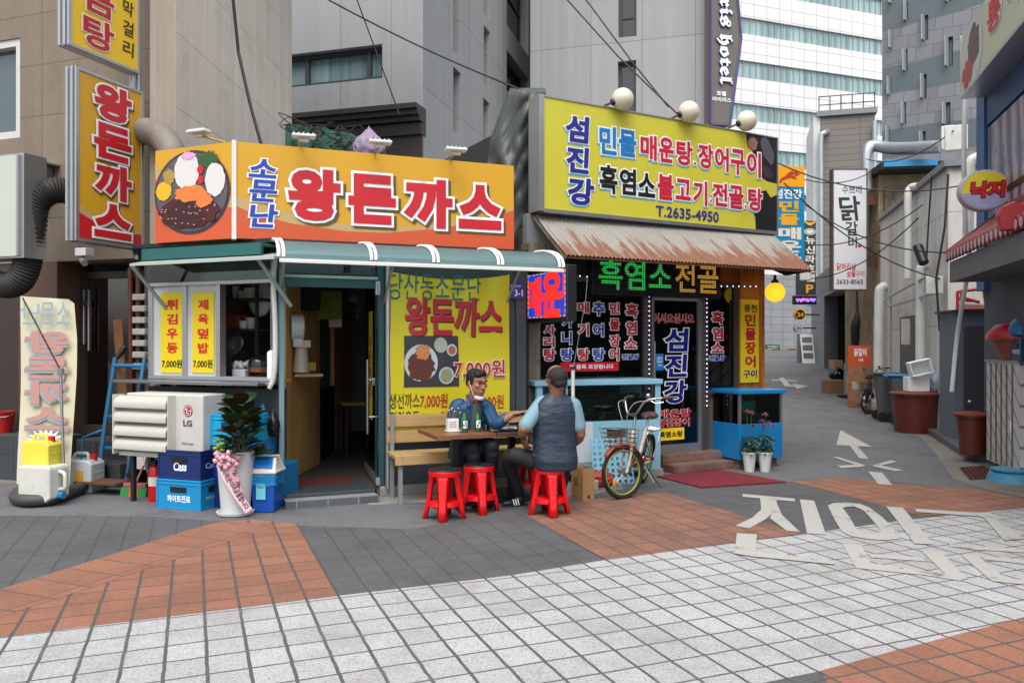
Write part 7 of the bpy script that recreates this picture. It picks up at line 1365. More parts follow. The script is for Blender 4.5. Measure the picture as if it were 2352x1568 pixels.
# corner tank
F3 = Fr(2.863, 10.03, R(22)); t3 = thing('glass_tank', 'bright blue corner tank with glass top half beside the flower pots', 'fish tank', F3, (0.34, 0.37, 0.1)); w3, d3 = 0.68, 0.75
MB().box(0, 0, 0.12, w3, d3, 0.57).build('cabinet', M_db, t3, bevel=0.006); MB().box(-0.03, -0.03, 0.95, w3 + 0.03, d3 + 0.03, 1.0).build('lid', M_db, t3, bevel=0.008); b = MB()
for x, y in ((0, 0), (w3 - 0.03, 0), (0, d3 - 0.03), (w3 - 0.03, d3 - 0.03)): b.box(x, y, 0.571, x + 0.03, y + 0.03, 0.949)
b.build('post', M_alu, t3); MB().box(0.03, 0.01, 0.571, w3 - 0.03, 0.016, 0.949).box(0.01, 0.03, 0.571, 0.016, d3 - 0.03, 0.949).box(w3 - 0.016, 0.03, 0.571, w3 - 0.01, d3 - 0.03, 0.949).build('glass_pane', M_tglass, t3)
b = MB(); b.tube(catmull([(0.06, 0.5, 0.9), (0.15, 0.3, 0.8), (0.3, 0.4, 0.9), (0.4, 0.3, 0.72), (0.2, 0.2, 0.65)], 6), 0.008, 5); b.build('air_hose', M_pvc, t3)
tag(MB().box(0.06, 0.08, 0.575, 0.52, 0.4, 0.7).build('green_crate', mat('crate_green', '14603a', 0.4), None, F3, at=(0.3, 0.25, 0.575), bevel=0.01), 'green plastic crate inside the bright blue corner tank', 'crate'); tag(MB().box(0.08, 0.12, 0.702, 0.36, 0.34, 0.86).build('cool_box', mat('aqua_box', '3fb0a8', 0.35), None, F3, at=(0.22, 0.23, 0.702), bevel=0.03), 'turquoise box on the green crate inside the corner tank', 'box')
for i, (x, y, lb_) in enumerate(((0.02, 0.06, 'pair of old bricks under the near left corner of the bright blue tank'), (w3 - 0.25, 0.06, 'pair of old bricks under the bright blue tank behind the flower pots'), (0.02, 0.55, 'pair of old bricks under the far left corner of the bright blue tank'))): tag(MB().box(x, y, 0, x + 0.22, y + 0.12, 0.055).box(x + 0.01, y, 0.057, x + 0.21, y + 0.11, 0.118).build('bricks', mat('old_brick', '6a5a4a', 0.9, var=0.3, scale=10), None, F3, at=(x + 0.1, y, 0), bevel=0.008), lb_, 'bricks', 'bricks under the tank')
# red mat
mb = MB(); P_ = [G(*p) for p in ((1506, 1095), (1656, 1081), (1806, 1109), (1611, 1121.5))]; mb.prism([(p.x, p.y) for p in P_], 0.006, 0.018); mo = mb.build('door_mat', mat('mat_crimson', '6e1424', 0.95, var=0.25, scale=6, bump=0.6, bscale=200, dirt='5a3038', damt=0.6, dscale=3), None, Fr(0, 0, 0), at=P_[3]); tag(mo, 'worn crimson mat lying before the steps of the fish restaurant', 'mat')
# flower pots
def flowers(label, px, py, cols):
    f = gfr(px, py); t = thing('flower_pot', label, 'flower pot', f, (0, 0, 0), 'white flower pots by the blue tank'); MB().lathe([(0.058, 0), (0.085, 0.22), (0.094, 0.222), (0.094, 0.245), (0.082, 0.245), (0.07, 0.2), (0, 0.2)], 22).build('pot', mat('pot_plastic', 'c9c9c7', 0.4), t, smooth=40); rg = random.Random(px); lv = [MB(), MB()]; st_ = MB(); fl = {}
    for q in range(85): a = rg.uniform(0, 6.28); h_ = rg.uniform(0.22, 0.44); r0 = rg.uniform(0.0, 0.07); leafm(lv[q % 2], (r0 * math.cos(a), r0 * math.sin(a), h_), (math.cos(a), math.sin(a), rg.uniform(-0.2, 0.7)), rg.uniform(0.05, 0.1), rg.uniform(0.014, 0.022), 0.4, rg.uniform(-0.6, 0.6))
    for i, (dx, z, c_, r_) in enumerate(cols):
        y = rg.uniform(-0.06, 0.02); st_.tube([(dx * 0.2, 0, 0.2), (dx * 0.7, y * 0.5, z * 0.6), (dx, y, z)], 0.004, 5); b = fl.setdefault(c_, MB())
        for k in range(26): a = k * 2.4; e = 0.1 + 1.3 * (k / 26); leafm(b, (dx, y, z), (math.cos(a) * math.cos(e), math.sin(a) * math.cos(e), math.sin(e)), r_, r_ * 0.22, 0.3)
    for b, c_ in zip(lv, ('2e4a22', '3f5e2c')): b.build('foliage', mat('leaf_' + c_, c_, 0.5, var=0.3), t)
    st_.build('stem', mat('stem_green', '3d5a2a'), t)
    for c_, b in fl.items(): b.build('flower', mat('petal_' + c_, c_, 0.6, var=0.2), t)
flowers('white pot of red and pink chrysanthemums nearest the restaurant step', 1721, 1082, [(0.04, 0.56, '9a1018', 0.045), (0.02, 0.72, 'b06a86', 0.05), (-0.03, 0.74, 'b0607e', 0.045)]); flowers('white pot of pink chrysanthemums nearest the alley', 1757, 1082, [(0.0, 0.7, 'b06a86', 0.05), (0.05, 0.6, 'b8507e', 0.045), (0.1, 0.56, 'b8507e', 0.04), (-0.05, 0.62, 'b8507e', 0.05), (-0.02, 0.55, 'b06a86', 0.045)])
# perforated panel
q = at(1363, 1118, 9.02); PF = Fr(q.x, q.y - 0.12, R(20)); b = MB(); pw, ph_ = 0.5, 0.52; nc, nr = 7, 8; n = 12
for i in range(nc):
    for j in range(nr):
        x0, z0 = pw * i / nc, ph_ * j / nr; cw, chh = pw / nc, ph_ / nr; cx_, cz_ = x0 + cw / 2, z0 + chh / 2; o_ = len(b.v)
        for k in range(n):
            a = 2 * math.pi * k / n + math.pi / 12; x, z = math.cos(a), math.sin(a); q_ = max(abs(x), abs(z)); b.v += [(cx_ + x * 0.0225, 0, cz_ + z * 0.0225), (cx_ + x / q_ * cw / 2, 0, cz_ + z / q_ * chh / 2)]
        for k in range(n): a, c = o_ + 2 * k, o_ + 2 * ((k + 1) % n); b.f.append((a, a + 1, c + 1, c))
        for k, (sx, sz) in enumerate(((1, 1), (-1, 1), (-1, -1), (1, -1))):
            co_ = len(b.v); b.v.append((cx_ + sx * cw / 2, 0, cz_ + sz * chh / 2)); i0 = 3 * k; b.f.append((o_ + 2 * ((i0 + 0) % n) + 1, co_, o_ + 2 * ((i0 + 1) % n) + 1)) if False else b.f.append((o_ + 2 * ((3 * k + 0) % n) + 1, co_, o_ + 2 * ((3 * k + 1) % n) + 1)); b.f.append((co_, o_ + 2 * ((3 * k + 1) % n) + 1, o_ + 2 * ((3 * k + 2) % n) + 1))
b.v = [(x, z * 0.22 + y, z * 0.975) for x, y, z in b.v]; tag(b.build('perforated_panel', M_lb, None, PF, solid=-0.014), 'pale blue panel full of round holes leaning on the fish tank', 'panel')
# paper bag, red sack, poles
f = gfr(1339, 1152, R(32)); b = MB(); vs = []
for z, k in ((0, 1), (0.1, 0.985), (0.2, 1.02), (0.33, 0.99)): vs += [(-0.13 * k, 0.26 * 0, z)] if False else [(0, 0, z), (0.15 * k, 0.005, z), (0.15 * k, 0.2, z + (0.01 if z > 0.3 else 0)), (-0.0, 0.2, z)]
for i in range(3):
    for k in range(4): b.f.append((4 * i + k, 4 * i + (k + 1) % 4, 4 * i + 4 + (k + 1) % 4, 4 * i + 4 + k))
b.v = vs; b.f.append((3, 2, 1, 0)); pb2 = thing('paper_bag', 'open brown paper bag standing beside the occupied red stool', 'paper bag', f); b.build('bag', mat('kraft_paper', '9a7650', 0.8, var=0.1, scale=3, bump=0.3, bscale=12), pb2, solid=0.003); MB().box(0.06, -0.004, 0.03, 0.085, -0.0015, 0.06).build('mark', T_black, pb2); MB().text('B', -0.004, 0.15, 0.06, 0.23, 0, 0.0, M=Matrix.Translation((-0.004, 0.14, 0)) @ Matrix.Rotation(R(-90), 4, 'Z')).build('emblem', mat('bag_print', '6e5236'), pb2)
MB().tube(catmull([(0.15, 0.06, 0.31), (0.19, 0.06, 0.22), (0.19, 0.1, 0.12), (0.16, 0.12, 0.05)], 6), 0.006, 5).build('handle', T_white, pb2)
q = G(1378, 1122); bag('net_sack', 'red mesh sack lying on the ground behind the bicycle wheel', (q.x, q.y + 0.15, 0.0), 0.17, 0.1, 0.1, mat('red_mesh', '8e2018', 0.6, var=0.5, scale=25), 8, False, 'sack'); f = gfr(1362, 1126); tag(MB().box(-0.08, 0, 0, 0.06, 0.1, 0.1).build('concrete_block', M_conc, None, f, bevel=0.006), 'small grey concrete block between paper bag and red sack', 'block')
wp = thing('white_pole', 'white pole with a thin rod rising behind the man in the vest', 'pole', gfr(1316, 1128)); f = gfr(1316, 1128); L_ = lambda x, y, d: f.M().inverted() @ at(x, y, d); d_ = f.o.y
MB().tube([(0, 0, 0), L_(1316, 848, d_)], 0.02, 10).build('tube', M_pvc, wp, smooth=60); MB().tube([L_(1316, 848, d_), L_(1345, 690, d_ + 0.1), L_(1349, 640, d_ + 0.1)], 0.004, 5).build('rod', M_grey, wp); q = L_(1316, 848, d_); MB().tube([q, q + Vector((0, 0, 0.03))], 0.032, 10).build('collar', M_dark, wp)
q0, q1 = at(1203, 1100, 8.95), at(1200, 838, 8.95); tag(MB().tube([q0, at(1201, 905, 8.95)], 0.013, 8).tube([at(1201, 905, 8.94), q1], 0.018, 8).build('broomstick', M_pvc, None, Fr(0, 0, 0), at=q0, smooth=60), 'white and black stick leaning upright by the weathered post', 'stick')
# bicycle
rb_ = at(1476, 1108, 2926 / (1108 - 787)); hub = Vector((rb_.x, rb_.y, 0)); ang = math.atan2(-0.924, -0.383); BI = Fr(hub.x, hub.y, ang); bk = thing('bicycle', 'old orange and white step through bicycle with a rusty front basket before the fish tank', 'bicycle', BI, (0, 0, 0)); LEAN = Matrix.Rotation(R(-9), 4, 'X'); r_w = 0.275; st0 = Vector((0.9, 0, 0.62)); STEER = LEAN @ Matrix.Translation(st0) @ Matrix.Rotation(R(-36), 4, Vector((-0.28, 0, 0.96))) @ Matrix.Translation(-st0)
M_spk = mat('spoke_steel', '8f8f8c', 0.35, 0.8); M_or = mat('bike_orange', '93381c', 0.4, var=0.15, dirt='6a3a20', damt=0.4, dscale=8); M_bw = mat('bike_white', 'b9b4a8', 0.4, var=0.15, dirt='6a5a48', damt=0.5, dscale=9); M_rust = mat('rusty_wire', '6e5444', 0.7, 0.3, var=0.4, scale=25)
def wheel(c, M):
    b = MB(); n = 40; cir = lambda r_, y=0: [(c[0] + r_ * math.cos(2 * math.pi * k / n), y, c[2] + r_ * math.sin(2 * math.pi * k / n)) for k in range(n + 1)]
    w = b.tube(cir(r_w - 0.019), 0.019, 8, False, M).build('wheel', M_rubber, bk, smooth=60); MB().tube(cir(r_w - 0.05), 0.013, 6, False, M, 0.8).build('rim', mat('rim_lime', '7f8a30', 0.5, var=0.25, scale=12), w, smooth=60); b = MB()
    for k in range(24): a = 2 * math.pi * k / 24; s = 0.03 if k % 2 else -0.03; b.tube([(c[0] + 0.015 * math.cos(a + 1), s, c[2] + 0.015 * math.sin(a + 1)), (c[0] + (r_w - 0.055) * math.cos(a), 0, c[2] + (r_w - 0.055) * math.sin(a))], 0.0018, 4, False, M)
    b.build('spokes', M_spk, w); MB().tube([(c[0], -0.05, c[2]), (c[0], 0.05, c[2])], 0.022, 10, True, M).build('hub', M_spk, w, smooth=40); return w
wheel((0, 0, r_w), LEAN); fw = wheel((1.02, 0, r_w), STEER); MB().ball((1.02 + 0.12, 0.015, r_w - 0.1), 0.028, 10, 6, sy=0.4, sz=1.4, M=STEER).build('reflector', mat('amber_reflector', 'd87a10', 0.3), fw, smooth=180)
def fend(c, M, a0, a1, m, nm):
    b = MB(); n = 18
    for k in range(n + 1):
        a = R(a0 + (a1 - a0) * k / n); 
        for y, dr in ((-0.03, 0.008), (-0.018, 0.02), (0.018, 0.02), (0.03, 0.008)): b.v.append((c[0] + (r_w + dr) * math.cos(a), y, c[2] + (r_w + dr) * math.sin(a)))
    b.f += [(4 * k + j, 4 * k + j + 1, 4 * k + j + 5, 4 * k + j + 4) for k in range(n) for j in range(3)]; b.v = [tuple(M @ Vector(v)) for v in b.v]; b.build(nm, m, bk, smooth=180, solid=0.003)
fend((1.02, 0, r_w), STEER, 35, 165, M_or, 'mudguard'); fend((0, 0, r_w), LEAN, 20, 190, M_dark, 'mudguard')
BBp = (0.44, 0, 0.27); sx_ = (0.27, 0, 0.68); hb_, ht_ = (0.92, 0, 0.56), (0.88, 0, 0.7)
b = MB(); b.tube(catmull([hb_, (0.78, 0, 0.42), (0.6, 0, 0.3), BBp], 5), 0.03, 10, True, LEAN); b.build('main_tube', M_or, bk, smooth=60)
b = MB(); b.tube([BBp, sx_], 0.022, 10, True, LEAN).tube([hb_, ht_], 0.028, 10, True, LEAN).tube(catmull([ht_, (0.72, 0, 0.52), (0.55, 0, 0.42), (0.4, 0, 0.4)], 5), 0.019, 8, True, LEAN)
for s in (-1, 1): b.tube([(BBp[0], s * 0.03, BBp[2]), (0, s * 0.06, r_w)], 0.012, 6, True, LEAN).tube([(0.31, s * 0.02, 0.58), (0, s * 0.06, r_w)], 0.01, 6, True, LEAN)
b.build('frame', M_bw, bk, smooth=60); b = MB()
for s in (-1, 1): b.tube(catmull([(0.925, s * 0.03, 0.55), (0.96, s * 0.055, 0.45), (1.02, s * 0.058, r_w)], 4), 0.014, 8, True, STEER)
b.tube([(0.92, -0.045, 0.56), (0.92, 0.045, 0.56)], 0.02, 8, True, STEER); b.build('fork', M_bw, bk, smooth=60)
b = MB(); b.tube([(0.885, 0, 0.69), (0.85, 0, 0.84)], 0.014, 8, True, STEER).tube([(0.85, 0, 0.84), (0.9, 0, 0.87)], 0.016, 8, True, STEER)
for s in (-1, 1): b.tube(catmull([(0.9, 0, 0.87), (0.9, s * 0.07, 0.88), (0.86, s * 0.15, 1.0), (0.8, s * 0.22, 1.03), (0.72, s * 0.27, 1.04)], 5), 0.012, 8, True, STEER).tube([(0.82, s * 0.2, 1.01), (0.8, s * 0.25, 0.985), (0.74, s * 0.3, 1.0)], 0.007, 6, True, STEER)
b.build('handlebar', M_steel, bk, smooth=60); b = MB()
for s in (-1, 1): b.tube([(0.73, s * 0.265, 1.04), (0.62, s * 0.31, 1.045)], 0.018, 10, True, STEER)
b.build('grip', mat('brown_grip', '4a2a18', 0.6), bk, smooth=60); MB().ball((0.83, 0.17, 1.06), 0.03, 12, 8, M=STEER).build('bell', M_steel, bk, smooth=180); b = MB()
for s in (-1, 1): b.tube([STEER @ Vector(p) for p in catmull([(0.82, s * 0.19, 1.01), (0.98, s * 0.12, 0.98), (1.0, s * 0.03, 0.8), (0.93, 0.02 * s, 0.62)], 8)], 0.004, 5)
b.build('cable', mat('pale_cable', '9a968c', 0.5), bk); b = MB()
bt_, bb2 = (0.28, 0.2), (0.2, 0.14)
for k in range(6):
    z = 0.5 + 0.22 * k / 5; t = k / 5; w_ = 0.13 + 0.05 * t; x0, x1 = 0.96, 1.13 + 0.06 * t; b.tube([(x0, -w_, z), (x1, -w_, z), (x1 + 0.015, 0, z), (x1, w_, z), (x0, w_, z), (x0, -w_, z)], 0.0042, 5, False, STEER)
for k in range(7): y = -0.13 + 0.26 * k / 6; b.tube([(0.96, y, 0.5), (1.13, y, 0.5), (1.19, y * 1.38, 0.72)], 0.0032, 4, False, STEER).tube([(0.96, y, 0.5), (0.96, y * 1.38, 0.72)], 0.0032, 4, False, STEER)
for s in (-1, 1):
    for x in (1.0, 1.06): b.tube([(x, s * 0.13, 0.5), (x + 0.01, s * 0.18, 0.72)], 0.0032, 4, False, STEER)
b.build('basket', M_rust, bk); MB().tube([sx_, (0.24, 0, 0.76)], 0.014, 8, True, LEAN).build('seat_post', M_steel, bk)
b = Fig(); b.ell(LEAN @ Vector((0.19, 0, 0.8)), (0.1, 0.1, 0.045)); b.ell(LEAN @ Vector((0.29, 0, 0.8)), (0.13, 0.045, 0.035)); b.fuse('saddle', mat('saddle_brown', '55393c', 0.35, var=0.15), bk, 0.01, 4)
b = MB()
for s in (-1, 1): b.tube([(0.2, s * 0.05, 0.62), (-0.22, s * 0.07, 0.62), (-0.03, s * 0.065, r_w)], 0.007, 6, True, LEAN)
for k in range(5): x = 0.15 - 0.09 * k; b.tube([(x, -0.06, 0.62), (x, 0.06, 0.62)], 0.006, 5, True, LEAN)
b.build('rack', M_alu, bk); b = MB(); b.tube([(BBp[0], -0.06, BBp[2]), (BBp[0], 0.06, BBp[2])], 0.02, 8, True, LEAN).tube([(BBp[0], 0.07, BBp[2]), (BBp[0] + 0.1, 0.08, BBp[2] + 0.12)], 0.012, 6, True, LEAN).tube([(BBp[0], -0.07, BBp[2]), (BBp[0] - 0.1, -0.08, BBp[2] - 0.12)], 0.012, 6, True, LEAN); b.build('crank', M_steel, bk); b = MB(); b.box(BBp[0] + 0.06, 0.09, BBp[2] + 0.105, BBp[0] + 0.14, 0.18, BBp[2] + 0.135, LEAN).box(BBp[0] - 0.14, -0.18, BBp[2] - 0.135, BBp[0] - 0.06, -0.09, BBp[2] - 0.105, LEAN); p = b.build('pedal', M_black, bk); MB().box(BBp[0] + 0.139, 0.11, BBp[2] + 0.11, BBp[0] + 0.144, 0.16, BBp[2] + 0.13, LEAN).build('pedal_reflector', MATS['amber_reflector'], p)
MB().tube([LEAN @ Vector((0.3, 0.06, 0.26)), (0.24, 0.26, 0.0)], 0.009, 6).tube([LEAN @ Vector((0.34, 0.06, 0.26)), (0.34, 0.2, 0.08)], 0.007, 6).build('kickstand', M_steel, bk); MB().ring((0, 0), 0, 0.06, 0, 20).build('chainring', M_dark, bk) if False else None
# ---------------------------------------------------------------- hanging signs up the alley
def signbox(name, label, px0, y0, px1, y1, d, ang, m, th=0.18, frame=None, cat='sign'):
    f = frd((px0 + px1) / 2, d, R(ang)); a = f.rect(px0, y0, px1, y1); t = thing(name, label, cat, f, ((a[0] + a[2]) / 2, 0, a[1])); p = MB().box(a[0], 0, a[1], a[2], th, a[3]).build('panel', m, t, bevel=0.005)
    if frame: MB().box(a[0] - 0.03, -0.01, a[1] - 0.03, a[2] + 0.03, th, a[1] - 0.001).box(a[0] - 0.03, -0.01, a[3] + 0.001, a[2] + 0.03, th, a[3] + 0.03).box(a[0] - 0.03, -0.01, a[1], a[0] - 0.001, th, a[3]).box(a[2] + 0.001, -0.01, a[1], a[2] + 0.03, th, a[3]).build('frame', frame, t)
    return f, p
def st(f, p, nm, t, x0, y0, x1, y1, m, bev=0.03, off=-0.006, ol=None, **k):
    a = f.rect(x0, y0, x1, y1)
    if ol: MB().text(t, *a, off, bev + 0.04, bev + 0.04, **k).build(nm + '_outline', ol, p); MB().text(t, *a, off - 0.008, bev, bev + 0.04, **k).build(nm, m, p)
    else: MB().text(t, *a, off, bev, bev, **k).build(nm, m, p)
M_taupe = mat('hotel_sign_taupe', '6a655f', 0.5, var=0.05); M_pur = mat('purple_trim', '4a3f78', 0.5)
HF = frd(1632, 19.6, R(14)); P_ = [HF.hit(*p) for p in ((1632, -160), (1684, -160), (1694, 0), (1702, 89), (1676, 289), (1631, 286))]; hs2 = thing('hotel_sign', 'tall taupe hotel sign with white gothic lettering and purple edges', 'sign', HF, (0.3, 0, P_[5][1]))
hp2 = MB().prism(P_, 0, 0.3, 'y').build('panel', M_taupe, hs2); b = MB(); n = len(P_)
for i in range(n): p, q = P_[i], P_[(i + 1) % n]; b.tube([(p[0], -0.01, p[1]), (q[0], -0.01, q[1])], 0.035, 5)
b.build('edge_trim', M_pur, hs2); a = HF.rect(1642, -26, 1682, 200)
MB().text('𝖎𝖗𝖎𝖘 𝖍𝖔𝖙𝖊𝖑', *a, -0.03, 0.055, 0.055, rot=True).build('letter_outline', M_pur, hp2); MB().text('𝖎𝖗𝖎𝖘 𝖍𝖔𝖙𝖊𝖑', *a, -0.05, 0.02, 0.055, rot=True).build('lettering', T_white, hp2); st(HF, hp2, 'small_lettering', '호텔', 1645, 210, 1667, 221, T_white, off=-0.02); st(HF, hp2, 'small_lettering', '아이리스', 1635, 224, 1679, 235, T_white, off=-0.02)
f, p = signbox('vertical_sign', 'tall blue sign with yellow and white letters below an orange crayfish panel', 1768, 383, 1848, 614, 13.2, 8, mat('sign_azure', '0b84b8', 0.4, var=0.05), 0.2); a = f.rect(1768, 382, 1848, 429); MB().box(a[0], -0.006, a[1], a[2], 0.2, a[3] + 0.002).build('orange_panel', mat('panel_orange', 'e8a010', 0.4), p)
b = MB(); q = f.hit(1812, 404)
for i, (dx, dz, rx, rz, ro) in enumerate(((0, 0, 0.1, 0.035, 0.5), (-0.1, -0.05, 0.06, 0.025, 0.4), (0.1, 0.05, 0.07, 0.025, 0.2), (0.06, -0.02, 0.08, 0.018, -0.3), (0.14, 0.02, 0.06, 0.012, 0.4), (-0.14, -0.08, 0.05, 0.02, 1.0), (0.02, 0.06, 0.09, 0.008, 0.6))): blob(b, q[0] + dx, q[1] + dz, rx, rz, -0.009 - 0.0006 * i, 14, 0.1, ro, i)
b.build('crayfish_print', mat('crayfish_red', 'b03a1c', 0.5, var=0.3, scale=20), p); st(f, p, 'lettering', '섬진강', 1778, 434, 1842, 457, T_white)
for ch, y in zip('민물', (461, 491)): st(f, p, 'yellow_lettering', ch, 1789, y, 1835, y + 26, mat('letter_gold', 'e0a81c'), 0.04)
for ch, y in zip('매운탕', (522, 552, 583)): st(f, p, 'white_lettering', ch, 1787, y, 1840, y + 28, mat('letter_cream', 'd8d4c4'), 0.04)
f, p = signbox('vertical_sign', 'narrow slate hotel sign with pale vertical letters and a yellow P', 1846, 507, 1874, 676, 27, 6, mat('sign_slate', '2b343a', 0.5, var=0.1), 0.6)
for i, ch in enumerate('뉴신라호텔'): st(f, p, 'lettering', ch, 1850, 543 + 21.5 * i, 1872, 561 + 21.5 * i, mat('letter_cream', 'd8d4c4'), 0.03)
st(f, p, 'yellow_lettering', 'P', 1851, 653, 1868, 673, mat('letter_gold', 'e0a81c'), 0.03); b = MB(); q = f.hit(1860, 514)
for i, (dx, dz, rx, rz, ro) in enumerate(((0, 0, 0.1, 0.05, 0), (-0.12, 0.04, 0.1, 0.03, -0.5), (0.12, 0.04, 0.1, 0.03, 0.5))): blob(b, q[0] + dx, q[1] + dz, rx, rz, -0.005 - 0.001 * i, 12, 0.1, ro)
b.build('gold_emblem', mat('letter_gold', 'e0a81c'), p); q = f.hit(1860, 532); MB().disc(q, 0.2, -0.006, 20, 0.11).build('oval_emblem', mat('letter_cream', 'd8d4c4'), p); MB().ring(q, 0.13, 0.16, -0.009, 20, 0.5).build('oval_ring', MATS['sign_slate'], p)
f, p = signbox('led_ticker', 'small led ticker showing pink and blue light below the slate hotel sign', 1824, 679, 1876, 699, 26.5, 6, M_black, 0.15, None, 'led sign'); a = f.rect(1828, 685, 1872, 694)
for nm, c_, s in (('pink_lights', 'e03aa0', 0), ('blue_lights', '5a6cff', 1)):
    b = MB(); rg = random.Random(s)
    for q in range(16): u = a[0] + (a[2] - a[0]) * (q + 0.4 * s) / 16; zz = a[1] + (a[3] - a[1]) * rg.random() * 0.7; b.box(u, -0.01 - 0.002 * s, zz, u + 0.03 + 0.03 * rg.random(), -0.004, zz + 0.03 + 0.05 * rg.random())
    b.build(nm, emit('led_' + c_, c_, 1.3), p)
def rsign(label, px, py, r_, d, ang, m, ringm, txt, tm):
    f = frd(px, d, R(ang)); z = H - (py - CY) / F * d; rr = r_ / F * d; t = thing('round_sign', label, 'sign', f, (0, 0, z)); b = MB(); b.prism([(rr * math.cos(2 * math.pi * k / 28), z + rr * math.sin(2 * math.pi * k / 28)) for k in range(28)], 0, 0.12, 'y'); p = b.build('disc', ringm, t); MB().ring((0, z), 0, rr * 0.85, -0.006).build('face', m, t); MB().text(txt, -rr * 0.55, z - rr * 0.4, rr * 0.55, z + rr * 0.35, -0.012, 0.03).build('lettering', tm, p); MB().tube([(rr, 0.06, z), (rr + 0.5, 0.06, z)], 0.03, 6).build('bracket', M_dark, t)
rsign('small round black and amber sign reading 24 below the led ticker', 1838, 722, 12.5, 26.5, 6, M_black, mat('ring_amber', 'd89018', 0.4), '24', mat('letter_gold', 'e0a81c')); rsign('small round pale sign with purple print under the black and amber one', 1834, 753, 9.5, 26.5, 6, mat('pale_lilac', 'c4bcc8', 0.5), mat('rim_lilac', '9c94a8', 0.5), '24', mat('print_plum', '7a2f58'))
f, p = signbox('vertical_sign', 'tall white sign with brushed black letters and red print hanging over the alley', 1915, 390, 1990, 664, 19.6, 0, mat('sign_white', 'c9cace', 0.4, var=0.03), 0.2, mat('rust_frame', '5e4a44', 0.6))
M_ink = mat('brush_ink', '24221f', 0.5); st(f, p, 'small_lettering', '수쁘레', 1934, 426, 1979, 445, M_ink, 0.0); st(f, p, 'lettering', '닭', 1931, 450, 1979, 507, M_ink, 0.02, shear=-0.1); st(f, p, 'lettering', '갈', 1944, 509, 1972, 541, M_ink, 0.015, shear=-0.1); st(f, p, 'lettering', '비', 1948, 544, 1968, 569, M_ink, 0.015); MB().disc(f.hit(1974, 565), 0.05, -0.005, 12, 0.035).build('red_seal', T_red, p)
st(f, p, 'red_lettering', '닭허리살', 1922, 604, 1966, 621, T_red, 0.01); st(f, p, 'red_lettering', '숯불구이', 1945, 622, 1985, 636, T_red, 0.01); st(f, p, 'phone_lettering', '2633-8565', 1921, 642, 1982, 652, M_ink, 0.01); q = f.hit(1990, 430); MB().box(q[0] + 0.03, 0.05, f.hit(1990, 470)[1], q[0] + 0.45, 0.09, f.hit(1990, 443)[1]).box(q[0] + 0.03, 0.05, f.hit(1990, 612)[1], q[0] + 0.45, 0.09, f.hit(1990, 588)[1]).build('bracket', mat('rusty_plate', '5b3a2a'), p)
# boards standing in the alley
f = frd(1974, 19.4, 0, 0.02); a = f.rect(1948, 762, 2001, 905); t = thing('menu_board', 'orange menu board with white brush letters over food pictures leaning on the alley wall', 'sign board', f, (0, 0, f.o.z * 0)); zb = a[1] - f.o.z; f0 = f; hh = a[3] - a[1]
p = MB().box(a[0], 0, 0.02, a[2], 0.03, hh).build('board', mat('board_orange', 'c4532c', 0.5, var=0.06), t); MB().box(a[0] + 0.01, -0.004, 0.05, a[2] - 0.01, -0.001, hh * 0.66).build('food_pictures', mat('food_collage', '8e6a50', 0.5, var=0.8, scale=5), p); MB().text('닭갈비', a[0] + 0.15, hh * 0.83, a[2] - 0.12, hh * 0.95, -0.005, 0.03).text('수쁘레', a[0] + 0.25, hh * 0.74, a[2] - 0.2, hh * 0.79, -0.005, 0.02).build('lettering', T_white, p); MB().box(a[0] + 0.1, -0.008, hh * 0.3, a[2] - 0.3, -0.005, hh * 0.42).box(a[0] + 0.3, -0.008, hh * 0.1, a[2] - 0.1, -0.005, hh * 0.22).build('dish_pictures', mat('dish_collage', 'a4a49a', 0.5, var=0.6, scale=7), p)
f = gfr(1951, 914); a = f.rect(1942, 833, 1961, 912); hh = a[3] - a[1]; t = thing('post_sign', 'slim grey post sign with a lettered strip beside the orange menu board', 'sign', f); p = MB().box(a[0], 0, 0.08, a[2], 0.12, hh).build('post', M_grey, t, bevel=0.01); MB().box(a[0] - 0.12, -0.1, 0, a[2] + 0.15, 0.25, 0.079).build('base', M_rubber, t); MB().box(a[0] + 0.03, -0.006, 0.12, a[2] - 0.03, -0.002, hh * 0.75).build('strip', mat('strip_grey', '9c9ca0'), p); MB().text('닭허리살', a[0] + 0.07, hh * 0.4, a[2] - 0.07, hh * 0.72, -0.009, 0.02, vert=True).build('lettering', T_black, p)
f = gfr(1858, 834, R(8)); t = thing('a_board', 'white folding board with pictures standing at the far end of the alley', 'sign board', f); L = Matrix.Rotation(R(-10), 4, 'X'); MB().box(-0.28, 0, 0, 0.28, 0.03, 1.25, L).build('panel', T_white, t); MB().box(-0.28, 0.5, 0, 0.28, 0.53, 1.25, Matrix.Translation((0, 0, 0)) @ Matrix.Rotation(R(0), 4, 'X')).build('rear_panel', M_grey, t); b = MB()
for k in range(3): b.box(-0.22, -0.006, 0.2 + 0.34 * k, 0.22, -0.002, 0.44 + 0.34 * k, L)
b.build('pictures', mat('grey_collage', '777270', 0.5, var=0.7, scale=8), t)
a = WB.rect(1758, 791, 1790, 805, -0.12); t = thing('parking_sign', 'green parking entrance notice on the grey panelled wall at the alley end', 'sign', WB, ((a[0] + a[2]) / 2, -0.12, a[1])); p = MB().box(a[0], -0.16, a[1], a[2], -0.11, a[3]).build('plate', mat('sign_green', '0f5a3c', 0.5), t); MB().text('주차장입구', a[0] + 0.15, (a[1] + a[3]) / 2, a[2] - 0.15, a[3] - 0.08, -0.165, 0.01).box(a[0] + 0.25, -0.166, a[1] + 0.12, a[2] - 0.2, -0.163, a[1] + 0.18).build('lettering', T_white, p)
tag(MB().box(WB.U(1690), -0.9, 0.9, WB.U(1850), -0.7, 1.12).build('kerb', wallmat('striped_kerb', 'b08a3a', '2a2824', 1.6, 3, 0.4, 0.1, 0), None, WB), None, None, None, 'structure')
